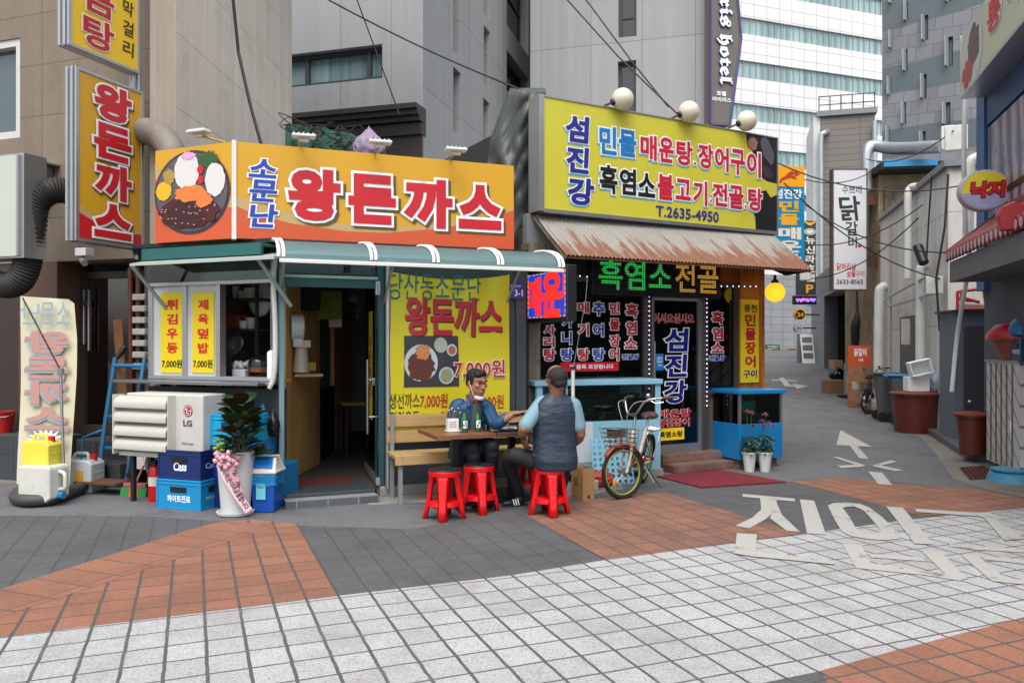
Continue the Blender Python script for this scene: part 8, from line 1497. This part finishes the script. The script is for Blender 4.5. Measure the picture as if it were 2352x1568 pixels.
# refuse along the alley
M_film = mat('clear_film_rubbish', 'a8a49c', 0.25, var=0.45, scale=9)
for px, py, s, lb_, sd in ((2006, 944, 0.34, 'bulging clear rubbish bag nearest the orange menu board', 1), (2028, 951, 0.34, 'clear rubbish bag of pink waste beside the grey wheeled bins', 2), (2030, 940, 0.3, 'clear rubbish bag stacked behind the others by the drain pipe', 3)): q = G(px, py); bag('rubbish_bag', lb_, (q.x, q.y, 0.38 if sd == 3 else 0), s * 0.8, s * 0.7, s * 0.75, M_film if sd != 2 else mat('pink_rubbish', 'a8958a', 0.3, var=0.5, scale=8), sd + 20, True, 'rubbish bag', 'rubbish bags by the alley wall')
q = G(1925, 872); bag('rubbish_bag', 'black rubbish bag by the cartons at the garage corner', (q.x, q.y, q.z), 0.3, 0.25, 0.2, mat('black_film', '0c0c0e'), 31, True, 'rubbish bag')
def cbox(name, label, cat, px, py, w, d, h, m, rz=0, z=None, bev=0.01): f = gfr(px, py, R(rz)) if z is None else Fr(*z); return tag(MB().box(-w / 2, 0, 0, w / 2, d, h).build(name, m, None, f, bevel=bev), label, cat)
M_card = mat('cardboard', '7d5f42', 0.85, var=0.15)
cbox('carton', 'open cardboard carton on the road before the post sign', 'carton', 1925, 904, 0.5, 0.4, 0.38, M_card, 15); q = G(1926, 870); cbox('carton', 'small printed carton on the black rubbish bag', 'carton', 0, 0, 0.35, 0.3, 0.3, mat('printed_carton', '9a8560', 0.8, var=0.3, scale=12), z=(q.x, q.y, 0.2, q.z + 0.33)); cbox('wooden_crate', 'dark wooden crate at the foot of the orange menu board', 'crate', 1971, 919, 0.22, 0.3, 0.36, wood('dark_crate', '3e2c20', '5c4530', 'x'), 0)
db = copytree(bk)
def dark(o):
    if o.type == 'MESH':
        o.data = o.data.copy()
        for i in range(len(o.data.materials)): o.data.materials[i] = M_dark
    for c in o.children: dark(c)
dark(db); q = at(1982, 787, 18.8); place(db, (q.x, q.y, 0), R(-110), 'black bicycle parked against the orange menu board in the alley')
def wbin(label, px, py, rz, lidm):
    f = gfr(px, py, R(rz)); t = thing('wheeled_bin', label, 'wheeled bin', f, (0, 0, 0), 'grey wheeled bins'); b = MB(); b.add([(-0.22, -0.25, 0.04), (0.22, -0.25, 0.04), (0.22, 0.2, 0.04), (-0.22, 0.2, 0.04), (-0.28, -0.32, 0.95), (0.28, -0.32, 0.95), (0.28, 0.28, 0.95), (-0.28, 0.28, 0.95)], [(3, 2, 1, 0), (4, 5, 6, 7), (0, 1, 5, 4), (1, 2, 6, 5), (2, 3, 7, 6), (3, 0, 4, 7)]); b.build('body', mat('bin_grey', '54575a', 0.5, var=0.12), t, bevel=0.02); MB().box(-0.31, -0.36, 0.951, 0.31, 0.33, 0.985).tube([(-0.3, 0.36, 0.95), (0.3, 0.36, 0.95)], 0.02, 6).build('lid', lidm, t, bevel=0.01)
    for s in (-1, 1): MB().tube([(s * 0.29 - 0.03, 0.2, 0.1), (s * 0.29 + 0.03, 0.2, 0.1)], 0.1, 14).build('wheel', M_rubber, t, smooth=40)
wbin('grey wheeled bin with a dark lid, farther one beside the clear rubbish bags', 2044, 966, 75, mat('bin_lid', '2f3236', 0.5)); wbin('grey wheeled bin with a blue lid beside the big brown tub', 2079, 974, 72, mat('bin_lid_blue', '2d86c4', 0.4))
M_tub = mat('brown_tub', '5c2318', 0.45, var=0.1, dirt='4a2a20', damt=0.4)
def tub(label, f, r0, r1, h, lid=True, m=M_tub, nm='brown_tub'):
    t = thing(nm, label, 'tub', f, (0, 0, 0)); MB().lathe([(r0, 0), (r1, h), (r1 + 0.03, h), (r1 + 0.03, h + 0.025), (r1 - 0.02, h + 0.02), (r0 - 0.02, 0.03), (0, 0.03)], 28).build('body', m, t, smooth=40)
    if lid: MB().lathe([(r1 + 0.045, h + 0.026), (r1 + 0.045, h + 0.05), (r1 - 0.03, h + 0.06), (r1 * 0.5, h + 0.075), (0, h + 0.075)], 28).build('lid', mat('brown_lid', '7a3426', 0.45), t, smooth=40)
    return t
f = gfr(2125, 997).sub(0, 0.35, 0); tub('huge lidded brown tub with white foam boxes on top by the alley wall', f, 0.33, 0.38, 0.66); fz = f.sub(0, 0, 0.737)
cbox('foam_box', 'closed white foam box standing on the huge brown tub', 'box', 0, 0, 0.36, 0.28, 0.26, T_white, z=(fz.o.x - 0.03, fz.o.y - 0.2, R(-8), fz.o.z)); tag(MB().box(-0.18, 0, 0, 0.18, 0.02, 0.26).box(-0.18, 0.02, 0, -0.16, 0.22, 0.26).box(0.16, 0.02, 0, 0.18, 0.22, 0.26).box(-0.16, 0.02, 0, 0.16, 0.22, 0.02).box(-0.16, 0.02, 0.24, 0.16, 0.22, 0.26).build('foam_box', T_white, None, Fr(fz.o.x + 0.02, fz.o.y - 0.12, R(170), fz.o.z + 0.3), bevel=0.012), 'open white foam box tipped on top of the closed one', 'box'); bpy.context.scene.objects['foam_box.001'].rotation_euler.rotate_axis('Y', R(14)) if 'foam_box.001' in bpy.data.objects else None
bag('rubbish_bag', 'clear bag of bluish rubbish on the right rim of the huge brown tub', (fz.o.x + 0.33, fz.o.y - 0.1, fz.o.z - 0.02), 0.17, 0.15, 0.19, mat('blue_rubbish', '8a93ac', 0.3, var=0.5, scale=14), 41, True, 'rubbish bag')
q = G(2069, 988); bag('rubbish_bag', 'small dark blue bag on the road before the wheeled bins', (q.x, q.y, 0), 0.13, 0.12, 0.09, M_blueb, 44, False, 'rubbish bag'); tub('small brown pot holding a broom handle behind the huge tub', gfr(2183, 992).sub(0, 0.1, 0), 0.09, 0.12, 0.42, False); q = gfr(2183, 992); tag(MB().tube([(q.o.x, q.o.y + 0.1, 0.1), (q.o.x - 0.02, q.o.y + 0.3, 1.3)], 0.02, 8).build('broomstick', M_pvc, None, Fr(0, 0, 0), at=(q.o.x, q.o.y + 0.1, 0.1)), 'white stick standing in the small brown pot', 'stick')
# ---- seafood restaurant on the right
RS = Fr(6.45, 11.0, R(-107.5)); sr = thing('seafood_restaurant', 'blue framed seafood restaurant at the right edge with a red tiled porch and big poster', 'restaurant', RS, (1.5, 0, 0)); M_blue = mat('blue_steel', '24548c', 0.45, var=0.1)
c0, c1_ = RS.U(2254), RS.U(2272); MB().box(c0, -0.06, 2.3, c1_, 0.2, 5.0).build('blue_column', M_blue, sr); MB().box(c1_, -0.04, 4.45, 7, 0.1, 5.2).build('blue_beam', mat('dark_blue_panel', '183c6e', 0.5), sr); MB().box(c0 + 0.06, 0.02, 0, 7, 4.0, 5.9).build('wall', mat('grey_blue_wall', '4a535a', 0.7), sr)
pm, N = newmat('octopus_poster'); co = coords(N, scale=(1, 1, 0.5)); wv = N.n('TexWave', wave_type='BANDS'); wv.inputs['Scale'].default_value = 0.9; wv.inputs['Distortion'].default_value = 9; wv.inputs['Detail'].default_value = 3; N.l(co, wv.inputs['Vector']); N.l(mixc(N, ramp(N, noise(N, co, 3, 5), 0.55, 0.65), mixc(N, wv.outputs['Fac'], lin('4a4a58'), lin('a89aac')), lin('3f5e78')), N.b.inputs['Base Color']); N.b.inputs['Roughness'].default_value = 0.4
MB().box(c1_ + 0.06, -0.025, 2.6, 6, 0.0, 4.42).build('poster', pm, sr); MB().box(c1_ + 0.05, -0.03, 3.42, 6, -0.026, 3.5).build('poster_bar', M_dark, sr)
# roof sign
so0 = -0.32; ua = RS.U(2210, so0); za, zb = RS.Z(2212, 219, so0), RS.Z(2208, 85, so0); rs_ = thing('roof_sign', 'large pale green lightbox with a dish picture and red letters above the blue beam', 'sign', RS, (ua + 1, so0, za)); p = MB().box(ua, so0, za, 7, so0 + 0.3, zb).build('panel', mat('pale_lime', 'b9bfa0', 0.4, var=0.08, scale=1), rs_); MB().box(ua, so0 - 0.02, za - 0.04, 7, 0.3, za - 0.002).box(ua - 0.03, so0 - 0.02, za, ua - 0.002, so0 + 0.3, zb).build('casing', M_alu, rs_)
hz_ = zb - za; blob(MB(), ua + 0.55, (za + zb) / 2 - 0.02, 0.5, hz_ * 0.5, so0 - 0.004, 24, 0.05).build('plate_picture', mat('plate_print_pale', 'bcc0be', 0.4), p); blob(MB(), ua + 0.6, (za + zb) / 2 + 0.06, 0.3, hz_ * 0.3, so0 - 0.008, 20, 0.2).build('meat_picture', mat('meat_print', '6a4a42', 0.5, var=0.5, scale=12), p); blob(MB(), ua + 0.3, za + 0.2, 0.25, hz_ * 0.2, so0 - 0.009, 20, 0.25).build('pepper_picture', mat('pepper_print', 'a8403a', 0.5, var=0.4, scale=12), p)
for i, ch in enumerate('통낙지'): u = ua + 1.25 + 0.75 * i; MB().text(ch, u, za + hz_ * 0.35, u + 0.62, zb - 0.1, so0 - 0.006, 0.08, 0.08).build('letter_outline', T_white, p); MB().text(ch, u, za + hz_ * 0.35, u + 0.62, zb - 0.1, so0 - 0.014, 0.03, 0.08).build('lettering', T_red, p)
# tiled porch
M_tile = mat('red_roof_tile', '7a2a30', 0.4, var=0.15, dirt='6a3a38', damt=0.3); pr = thing('tiled_porch', 'small red tiled porch roof with white round eave tiles and grey fascia', 'porch roof', RS, (1.5, -0.5, 2.5)); ue = RS.U(2178, -0.55); ze, zt_ = 2.74, 3.16; b = MB(); nT = 22
for i in range(nT): u = ue + 0.08 + 0.165 * i; b.tube([(u, -0.56, ze), (u, -0.02 - max(0, 0.35 - 0.165 * i) * 1.2, zt_ - max(0, 0.35 - 0.165 * i) * 0.9)], 0.06, 8, True, None, 0.9)
b.prism([(-0.54, ze - 0.03), (-0.01, zt_ - 0.03), (-0.01, zt_ - 0.08), (-0.54, ze - 0.08)], ue + 0.02, ue + 3.7, 'x'); b.tube([(ue, -0.56, ze), (ue + 0.45, -0.02, zt_ + 0.04)], 0.06, 8).tube([(ue + 0.4, -0.03, zt_ + 0.05), (ue + 3.7, -0.03, zt_ + 0.05)], 0.07, 8); b.build('tiles', M_tile, pr, smooth=50); b = MB(); fl = MB()
for i in range(nT): u = ue + 0.08 + 0.165 * i; b.tube([(u, -0.59, ze - 0.03), (u, -0.565, ze - 0.03)], 0.07, 14); fl.ring((u, ze - 0.03), 0.02, 0.048, -0.593, 10); fl.ring((u, ze - 0.03), 0, 0.014, -0.5935, 6)
b.build('eave_tiles', M_tile, pr, smooth=40); fl.build('flower_motif', mat('motif_pale', 'c8b4b4', 0.5), pr); MB().box(ue + 0.03, -0.54, ze - 0.36, ue + 3.7, -0.5, ze - 0.1).box(ue + 0.03, -0.499, ze - 0.36, ue + 0.07, 0.0, ze - 0.12).box(ue + 0.07, -0.499, ze - 0.36, ue + 3.7, 0.0, ze - 0.34).build('fascia', mat('porch_grey', '55555a', 0.5), pr)
q = RS.hit(2323, 500, -0.58); EF = Fr(*RS.w(q[0], -0.58, q[1]), R(-70)); EF.o.z = RS.w(0, 0, q[1]).z; t = thing('shield_emblem', 'red shield ornament with a pale chinese character on the tiled porch', 'ornament', EF, (0, 0, -0.13)); S2 = [(-0.1, -0.13), (0.1, -0.13), (0.14, 0.02), (0.1, 0.1), (0, 0.14), (-0.1, 0.1), (-0.14, 0.02)]; p = MB().prism(S2, 0, 0.12, 'y').build('shield', mat('shield_red', '8e1420', 0.4), t, bevel=0.01); MB().prism([(x * 0.86, z * 0.86) for x, z in S2], -0.004, 0.0, 'y').build('inner_shield', mat('shield_dark', '6e1020', 0.4), t); MB().text('福', -0.065, -0.06, 0.065, 0.07, -0.009, 0.02).build('lettering', mat('letter_cream', 'd8d4c4'), p)
# round octopus sign
f = frd(2265, 9.7, R(-12)); z = H - (436 - CY) / F * 9.7; rx, rz = 54 / F * 9.7, 47 / F * 9.7; t = thing('oval_sign', 'oval yellow and lilac lightbox with two red letters above the tiled porch', 'sign', f, (0, 0, z)); E_ = lambda k: [(rx * k * math.cos(2 * math.pi * i / 40), z + rz * k * math.sin(2 * math.pi * i / 40)) for i in range(40)]
MB().prism(E_(1), 0, 0.16, 'y').build('casing', mat('lilac_case', 'a9a0b4', 0.4), t, bevel=0.01); p = MB().prism(E_(0.92), -0.004, -0.001, 'y').build('face', mat('face_yellow', 'd8c438', 0.4), t); MB().poly([(x, zz) for x, zz in E_(0.92) if zz < z - 0.02], -0.007).build('lilac_field', mat('face_lilac', '9c9cc0', 0.4, var=0.25, scale=8), p)
MB().text('낙지', -rx * 0.68, z - rz * 0.42, rx * 0.7, z + rz * 0.45, -0.011, 0.09, 0.09, 0.1).build('letter_outline', mat('ink_plum', '2a1420'), p); MB().text('낙지', -rx * 0.68, z - rz * 0.42, rx * 0.7, z + rz * 0.45, -0.018, 0.045, 0.09, 0.1).build('lettering', T_red, p); MB().tube([(rx * 0.9, 0.08, z), (rx + 0.35, 0.08, z)], 0.02, 6).tube([(rx * 0.9, 0.08, z - 0.1), (rx + 0.35, 0.08, z - 0.1)], 0.02, 6).build('bracket', M_dark, t)
# platform, door, cabinet
PL = [G(2120, 990), G(2218, 1054), G(2275, 1062), G(2420, 1040), G(2250, 985)]; tag(MB().prism([(p.x, p.y) for p in PL], 0, 0.1).build('step', mat('ribbed_plate', '5f6264', 0.5, 0.3, var=0.2, scale=20), None, Fr(0, 0, 0), at=PL[0], bevel=0.01), 'low step with a ribbed metal plate before the grey closet', 'step')
cl_ = frd(2195, 12.4, R(-12), 0.1); t = thing('closet', 'grey blue outdoor closet with a dark door standing ajar', 'closet', cl_, (0, 0, 0)); MB().box(0, 0, 0, 0.95, 0.8, 1.98).build('body', mat('closet_grey', '5c6770', 0.5, var=0.08), t); dd = Fr(*at(2214, 787, 11.9).xy, R(-8), 0.12); p = MB().box(0, 0, 0, 0.46, 0.035, 1.73).build('door', mat('plum_brown', '38323a', 0.5, var=0.06), t, fr=dd); MB().ball((0.06, -0.04, 0.6), 0.03, 10, 8).build('knob', M_steel, p, dd, smooth=180)
MB().box(-0.08, -0.1, 1.981, 1.1, 0.8, 2.01).build('top_board', M_dark, t)
q = cl_.sub(0.12, 0.1, 2.012); t = thing('red_rack', 'red metal frame with a roller lying on top of the closet', 'rack', q); b = MB()
for a_, c_ in (((0, 0, 0), (0, 0, 0.3)), ((0, 0, 0.3), (0.38, 0, 0.34)), ((0.38, 0, 0.34), (0.42, 0, 0.0)), ((0, 0, 0.02), (0.42, 0, 0.02)), ((0, 0, 0.2), (0.25, 0, 0.12))): b.tube([a_, c_], 0.026, 6).tube([(a_[0], 0.2, a_[2]), (c_[0], 0.2, c_[2])], 0.026, 6)
b.build('frame', mat('rack_red', 'b8141c', 0.4), t); MB().tube([(0.06, 0.1, 0.075), (0.38, 0.1, 0.075)], 0.05, 12).build('roller', M_pvc, t)
CBF = Fr(*G(2266, 1053.7, 0.1).xy, math.atan2(9.11 - 10.3, 5.81 - 6.14)); t = thing('steel_cabinet', 'ribbed stainless cabinet with diagonal blue film lines under the stacked basins', 'cabinet', CBF, (0.6, 0.3, 0.1)); m, N = newmat('filmed_steel'); co = coords(N, r3=(R(-90), 0, R(35))); wv = N.n('TexWave', wave_type='BANDS', bands_direction='DIAGONAL'); wv.inputs['Scale'].default_value = 2.2; N.l(coords(N, scale=(1, 0, 1.2)), wv.inputs['Vector']); N.l(mixc(N, ramp(N, wv.outputs['Fac'], 0.93, 0.97), lin('c6c4be'), lin('6a76a4')), N.b.inputs['Base Color']); N.b.inputs['Roughness'].default_value = 0.4; N.b.inputs['Metallic'].default_value = 0.1
MB().box(0, 0, 0.1, 1.24, 0.8, 1.36).build('body', m, t); b = MB()
for k in range(1, 6): b.box(0.2 * k - 0.012, -0.012, 0.12, 0.2 * k + 0.012, -0.001, 1.34)
b.build('rib', mat('dull_rib', '6d5f50', 0.5, 0.3), t); MB().box(-0.01, -0.02, 1.361, 1.26, 0.82, 1.39).build('top', M_steel, t); MB().box(0.9, -0.003, 0.55, 1.0, -0.0005, 0.68).build('label', T_white, t)
tf_ = CBF.sub(0.75, 0.3, 1.392); tub('wide brown tub on the steel cabinet holding two basins', tf_, 0.36, 0.46, 0.24, False, mat('tan_tub', '7a4030', 0.4)); vessel('red_basin', 'red basin upturned in the wide brown tub', 'basin', tf_.sub(-0.12, -0.08, 0.25), [(0.4, 0), (0.39, 0.06), (0.3, 0.17), (0.2, 0.2), (0, 0.2)], mat('basin_red', 'b01420', 0.35), 26); vessel('blue_basin', 'big blue basin upturned behind the red basin', 'basin', tf_.sub(0.05, 0.12, 0.3), [(0.46, 0), (0.44, 0.08), (0.34, 0.2), (0.2, 0.24), (0, 0.24)], mat('basin_blue', '1668a4', 0.35), 26)
f2_ = CBF.sub(1.0, -0.02, 1.392); cbx = crate('drink_crate', 'dark blue crate with white print at the near edge of the steel cabinet', f2_, 0.36, 0.3, 0.26, M_cn, text='하이트진로', tfit=(0.06, 0.08, 0.3, 0.13)); tub('lidded brown tub on the step beside the steel cabinet', Fr(*at(2233, 787, 10.75).xy, 0, 0.1), 0.15, 0.19, 0.5)
f = gfr(2315, 1108); tag(MB().lathe([(0.3, 0), (0.27, 0.09), (0.2, 0.12), (0.14, 0.12), (0.1, 0.04), (0, 0.04)], 22).build('basin_stand', mat('cracked_blue', '3f86a8', 0.6, var=0.3, dirt='6a7a7c'), None, f.sub(0.15, 0.1, 0), smooth=40), 'broken blue concrete base beneath the steel cabinet', 'base'); vessel('tub_cover', 'flat blue cover lying on the broken blue base', 'lid', f.sub(0.12, 0.1, 0.122), [(0.22, 0), (0.23, 0.02), (0, 0.03)], mat('lid_blue', '4a90b0', 0.5, var=0.15))
b = MB(); gp0 = [G(2205, 1076), G(2262, 1072), G(2292, 1098), G(2228, 1102)]
for k in range(9): a_, c_ = gp0[0].lerp(gp0[3], k / 8), gp0[1].lerp(gp0[2], k / 8); b.tube([(a_.x, a_.y, 0.012), (c_.x, c_.y, 0.012)], 0.008, 4)
for k in range(7): a_, c_ = gp0[0].lerp(gp0[1], k / 6), gp0[3].lerp(gp0[2], k / 6); b.tube([(a_.x, a_.y, 0.01), (c_.x, c_.y, 0.01)], 0.008, 4)
tag(b.build('drain_grate', mat('rusty_plate', '5b3a2a'), None, Fr(0, 0, 0), at=gp0[0]), 'rusty drain grate in the concrete beside the steel cabinet', 'grate'); sheet('drain_floor', [(2205, 1076), (2262, 1072), (2292, 1098), (2228, 1102)], M_rubber, 2.5)
# pipes, boxes and units on the alley wall
def pipe(name, label, pts, r, m=M_pvc, cat='pipe', g=None): P = catmull(pts, 6); return tag(MB().tube(P, r, 10).build(name, m, None, Fr(0, 0, 0), smooth=60, at=P[0]), label, cat, g)
pipe('drain_pipe', 'white drain pipe with a bent top, farther one on the grey alley wall', [at(2017, 962, 18.6), at(2018, 800, 18.6), at(2020, 680, 18.6), at(2024, 662, 18.6), at(2034, 657, 18.6)], 0.11); pipe('drain_pipe', 'white drain pipe with printed bands in the middle of the grey alley wall', [at(2114, 905, 14.6), at(2114, 740, 14.6), at(2114, 630, 14.6), at(2118, 614, 14.6), at(2128, 610, 14.6)], 0.085); pipe('drain_pipe', 'white pipe bending over the top edge of the grey alley wall', [at(2085, 640, 15.6), at(2086, 520, 15.6), at(2086, 450, 15.6), at(2092, 432, 15.6), at(2110, 428, 15.4)], 0.075)
pipe('standing_pipe', 'thin pale pipe rising in front of the blue column to the roof sign', [at(2186, 900, 12.2), at(2200, 760, 12.2), at(2226, 600, 11.6), at(2218, 520, 11.4), at(2214, 380, 11.3), at(2216, 225, 11.3)], 0.032); pipe('drain_pipe', 'cream pipe curving out behind the blue column', [at(2222, 560, 12.1), at(2226, 450, 12.1), at(2226, 390, 12.1), at(2234, 366, 12.1), at(2258, 358, 12.1)], 0.075)
def wallbox(name, label, cat, px, py, w, h, d, m): p = at(px, py, d); return tag(MB().box(-w / 2, -0.08, -h / 2, w / 2, 0.08, h / 2).build(name, m, None, Fr(p.x, p.y, R(-25), p.z), bevel=0.01), label, cat)
wallbox('junction_box', 'grey electrical box fixed to the wall beside the banded drain pipe', 'electrical box', 2146, 655, 0.26, 0.3, 13.6, M_pvc); wallbox('meter_box', 'row of old electricity meters by the door in the alley wall', 'meter', 2080, 762, 0.16, 0.5, 15.6, mat('old_meter', 'a5a29a')); wallbox('rooftop_unit', 'white rooftop unit with dark end above the shaded annex', 'air conditioner', 2196, 318, 0.34, 0.42, 13.6, M_pvc); wallbox('rooftop_unit', 'small white box with grey cap at the end of the silver duct', 'air conditioner', 2176, 318, 0.2, 0.42, 14.2, M_pvc); wallbox('eave_unit', 'small white vented box beside the rusty awning corner', 'vent', 1850, 632, 0.15, 0.16, 11.8, M_pvc)
p0 = at(2108, 568, 14.2); tag(MB().tube([at(2108, 566, 14.2), at(2122, 604, 14.0)], 0.085, 12).build('cable_joint', M_black, None, Fr(0, 0, 0), at=p0, smooth=40), 'fat black cable joint hanging by the alley wall', 'cable joint')
for q, (a_, c_, lb_) in enumerate(((1996, 700, 'flexible dark duct below the white vertical sign'), (1972, 690, 'small dark duct near the garage opening'))): pipe('flexible_duct', lb_, [at(a_, c_ - 60, 21.5), at(a_ + 4, c_ + 20, 21.3), at(a_ - 8, c_ + 60, 21.2), at(a_ - 6, c_ + 110, 21.4)], 0.16 - 0.05 * q, M_flex, 'duct')
# netting and cloth over the first shop
rg = random.Random(3); NF = Fr(*at(760, 787, 10.2).xy, R(15)); b = MB(); lo = lambda px, py, dy=0: Vector((NF.hit(px, py, dy)[0], dy, NF.hit(px, py, dy)[1])); nt_ = thing('green_netting', 'tangle of dry vines and green netting behind the floodlights', 'netting', NF, (0, 0, 3.3))
for q in range(90):
    x = rg.uniform(668, 880); top = ip([(660, 282), (740, 286), (800, 300), (880, 335)], x); y = rg.uniform(top, 355); p = lo(x, y, rg.uniform(-0.2, 0.5)); b.tube(catmull([p, p + Vector((rg.uniform(-.2, .2), rg.uniform(-.1, .1), rg.uniform(-.08, .12))), p + Vector((rg.uniform(-.35, .35), rg.uniform(-.1, .1), rg.uniform(-.15, .1)))], 4), 0.006, 4)
b.build('vines', mat('dry_vine', '3a3026', 0.9, var=0.4), nt_); b = MB(); n1_, n2_ = 20, 6
for j in range(n2_ + 1):
    for i in range(n1_ + 1): x = 655 + 185 * i / n1_; top = ip([(650, 285), (740, 292), (800, 306), (880, 345)], x); p = lo(x, top + (365 - top) * j / n2_ + rg.uniform(-3, 3), 0.3 - 0.08 * j + rg.uniform(-0.06, 0.06)); b.v.append(tuple(p))
b.f += [(j * (n1_ + 1) + i, j * (n1_ + 1) + i + 1, (j + 1) * (n1_ + 1) + i + 1, (j + 1) * (n1_ + 1) + i) for j in range(n2_) for i in range(n1_)]; b.build('net', mat('net_green', '1f4a40', 0.9, var=0.5, scale=30), nt_)
q = at(848, 352, 9.9); bag('cloth_cover', 'lilac cloth cover showing above the orange sign', (q.x, q.y, q.z - 0.1), 0.19, 0.2, 0.2, mat('lilac_cloth', '8a7c94', 0.8, var=0.15), 51, True, 'cover', None, 0.2)
# overhead cables
def cable(label, pts, r=0.012, sag=0.0):
    P = []
    for a_, c_ in zip(pts, pts[1:]): P += arc(at(*a_), at(*c_), sag, 10)
    tag(MB().tube(P, r, 5).build('overhead_cable', M_wire, None, Fr(0, 0, 0), at=P[0]), label, 'cable', 'overhead cables')
cable('thick black cable drooping down the light stucco wall to the orange sign', [(530, -60, 9.2), (548, 120, 9.2), (575, 240, 9.0), (600, 330, 8.8)], 0.02); cable('cable crossing the grey office facade down to the tarpaulin', [(700, -30, 13), (960, 105, 11.5), (1238, 222, 9.7)], 0.012, 0.02); cable('thin cable falling steeply past the ribbon window', [(805, -40, 12), (918, 265, 11.5)], 0.01); cable('cable slanting across the hotel wall to the middle globe lamp', [(1285, -20, 12), (1420, 130, 11), (1585, 290, 10.2)], 0.012); cable('cable slanting across the hotel wall right of its neighbour', [(1335, -15, 12.5), (1450, 140, 11.5), (1535, 245, 10.8)], 0.012)
for i, (p, q_, lb_) in enumerate((((1780, 372, 13), (2215, 425, 12), 'slack cable from the yellow sign to the right wall above the white sign'), ((1790, 390, 14), (2000, 395, 19), 'cable running to the top of the white vertical sign'), ((1850, 470, 15), (2200, 580, 12), 'cable crossing low in front of the white vertical sign'), ((1845, 560, 15), (2120, 470, 14), 'cable rising from the blue sign towards the annex'), ((1860, 640, 16), (2110, 500, 14), 'cable rising steeply in front of the taupe building'), ((1800, 420, 13), (2160, 640, 13.5), 'long cable dropping to the junction box'), ((1990, 365, 19), (2190, 300, 13.5), 'cable from the silver duct up to the rooftop unit'))): cable(lb_, [p, q_], 0.011, 0.25)
cable('cable bundle down the grey alley wall beside the junction box', [(2178, 400, 13.3), (2170, 520, 13.3), (2150, 640, 13.4), (2158, 760, 13.4)], 0.02); cable('black cable hanging on the grey alley wall', [(2140, 400, 14.2), (2132, 520, 14.3), (2128, 600, 14.3)], 0.016)

for pts_, lb_ in (([(2030, 690, 18.2), (2100, 650, 14.9), (2140, 632, 13.9)], 'upper grey conduit running along the alley wall'), ([(2040, 704, 17.8), (2090, 690, 15.3), (2150, 672, 13.6)], 'lower grey conduit running along the alley wall'), ([(2045, 520, 17.6), (2046, 700, 17.6), (2047, 940, 17.6)], 'thin upright grey conduit by the bent drain pipe')): pipe('conduit', lb_, [at(*p_) for p_ in pts_], 0.025, M_alu)
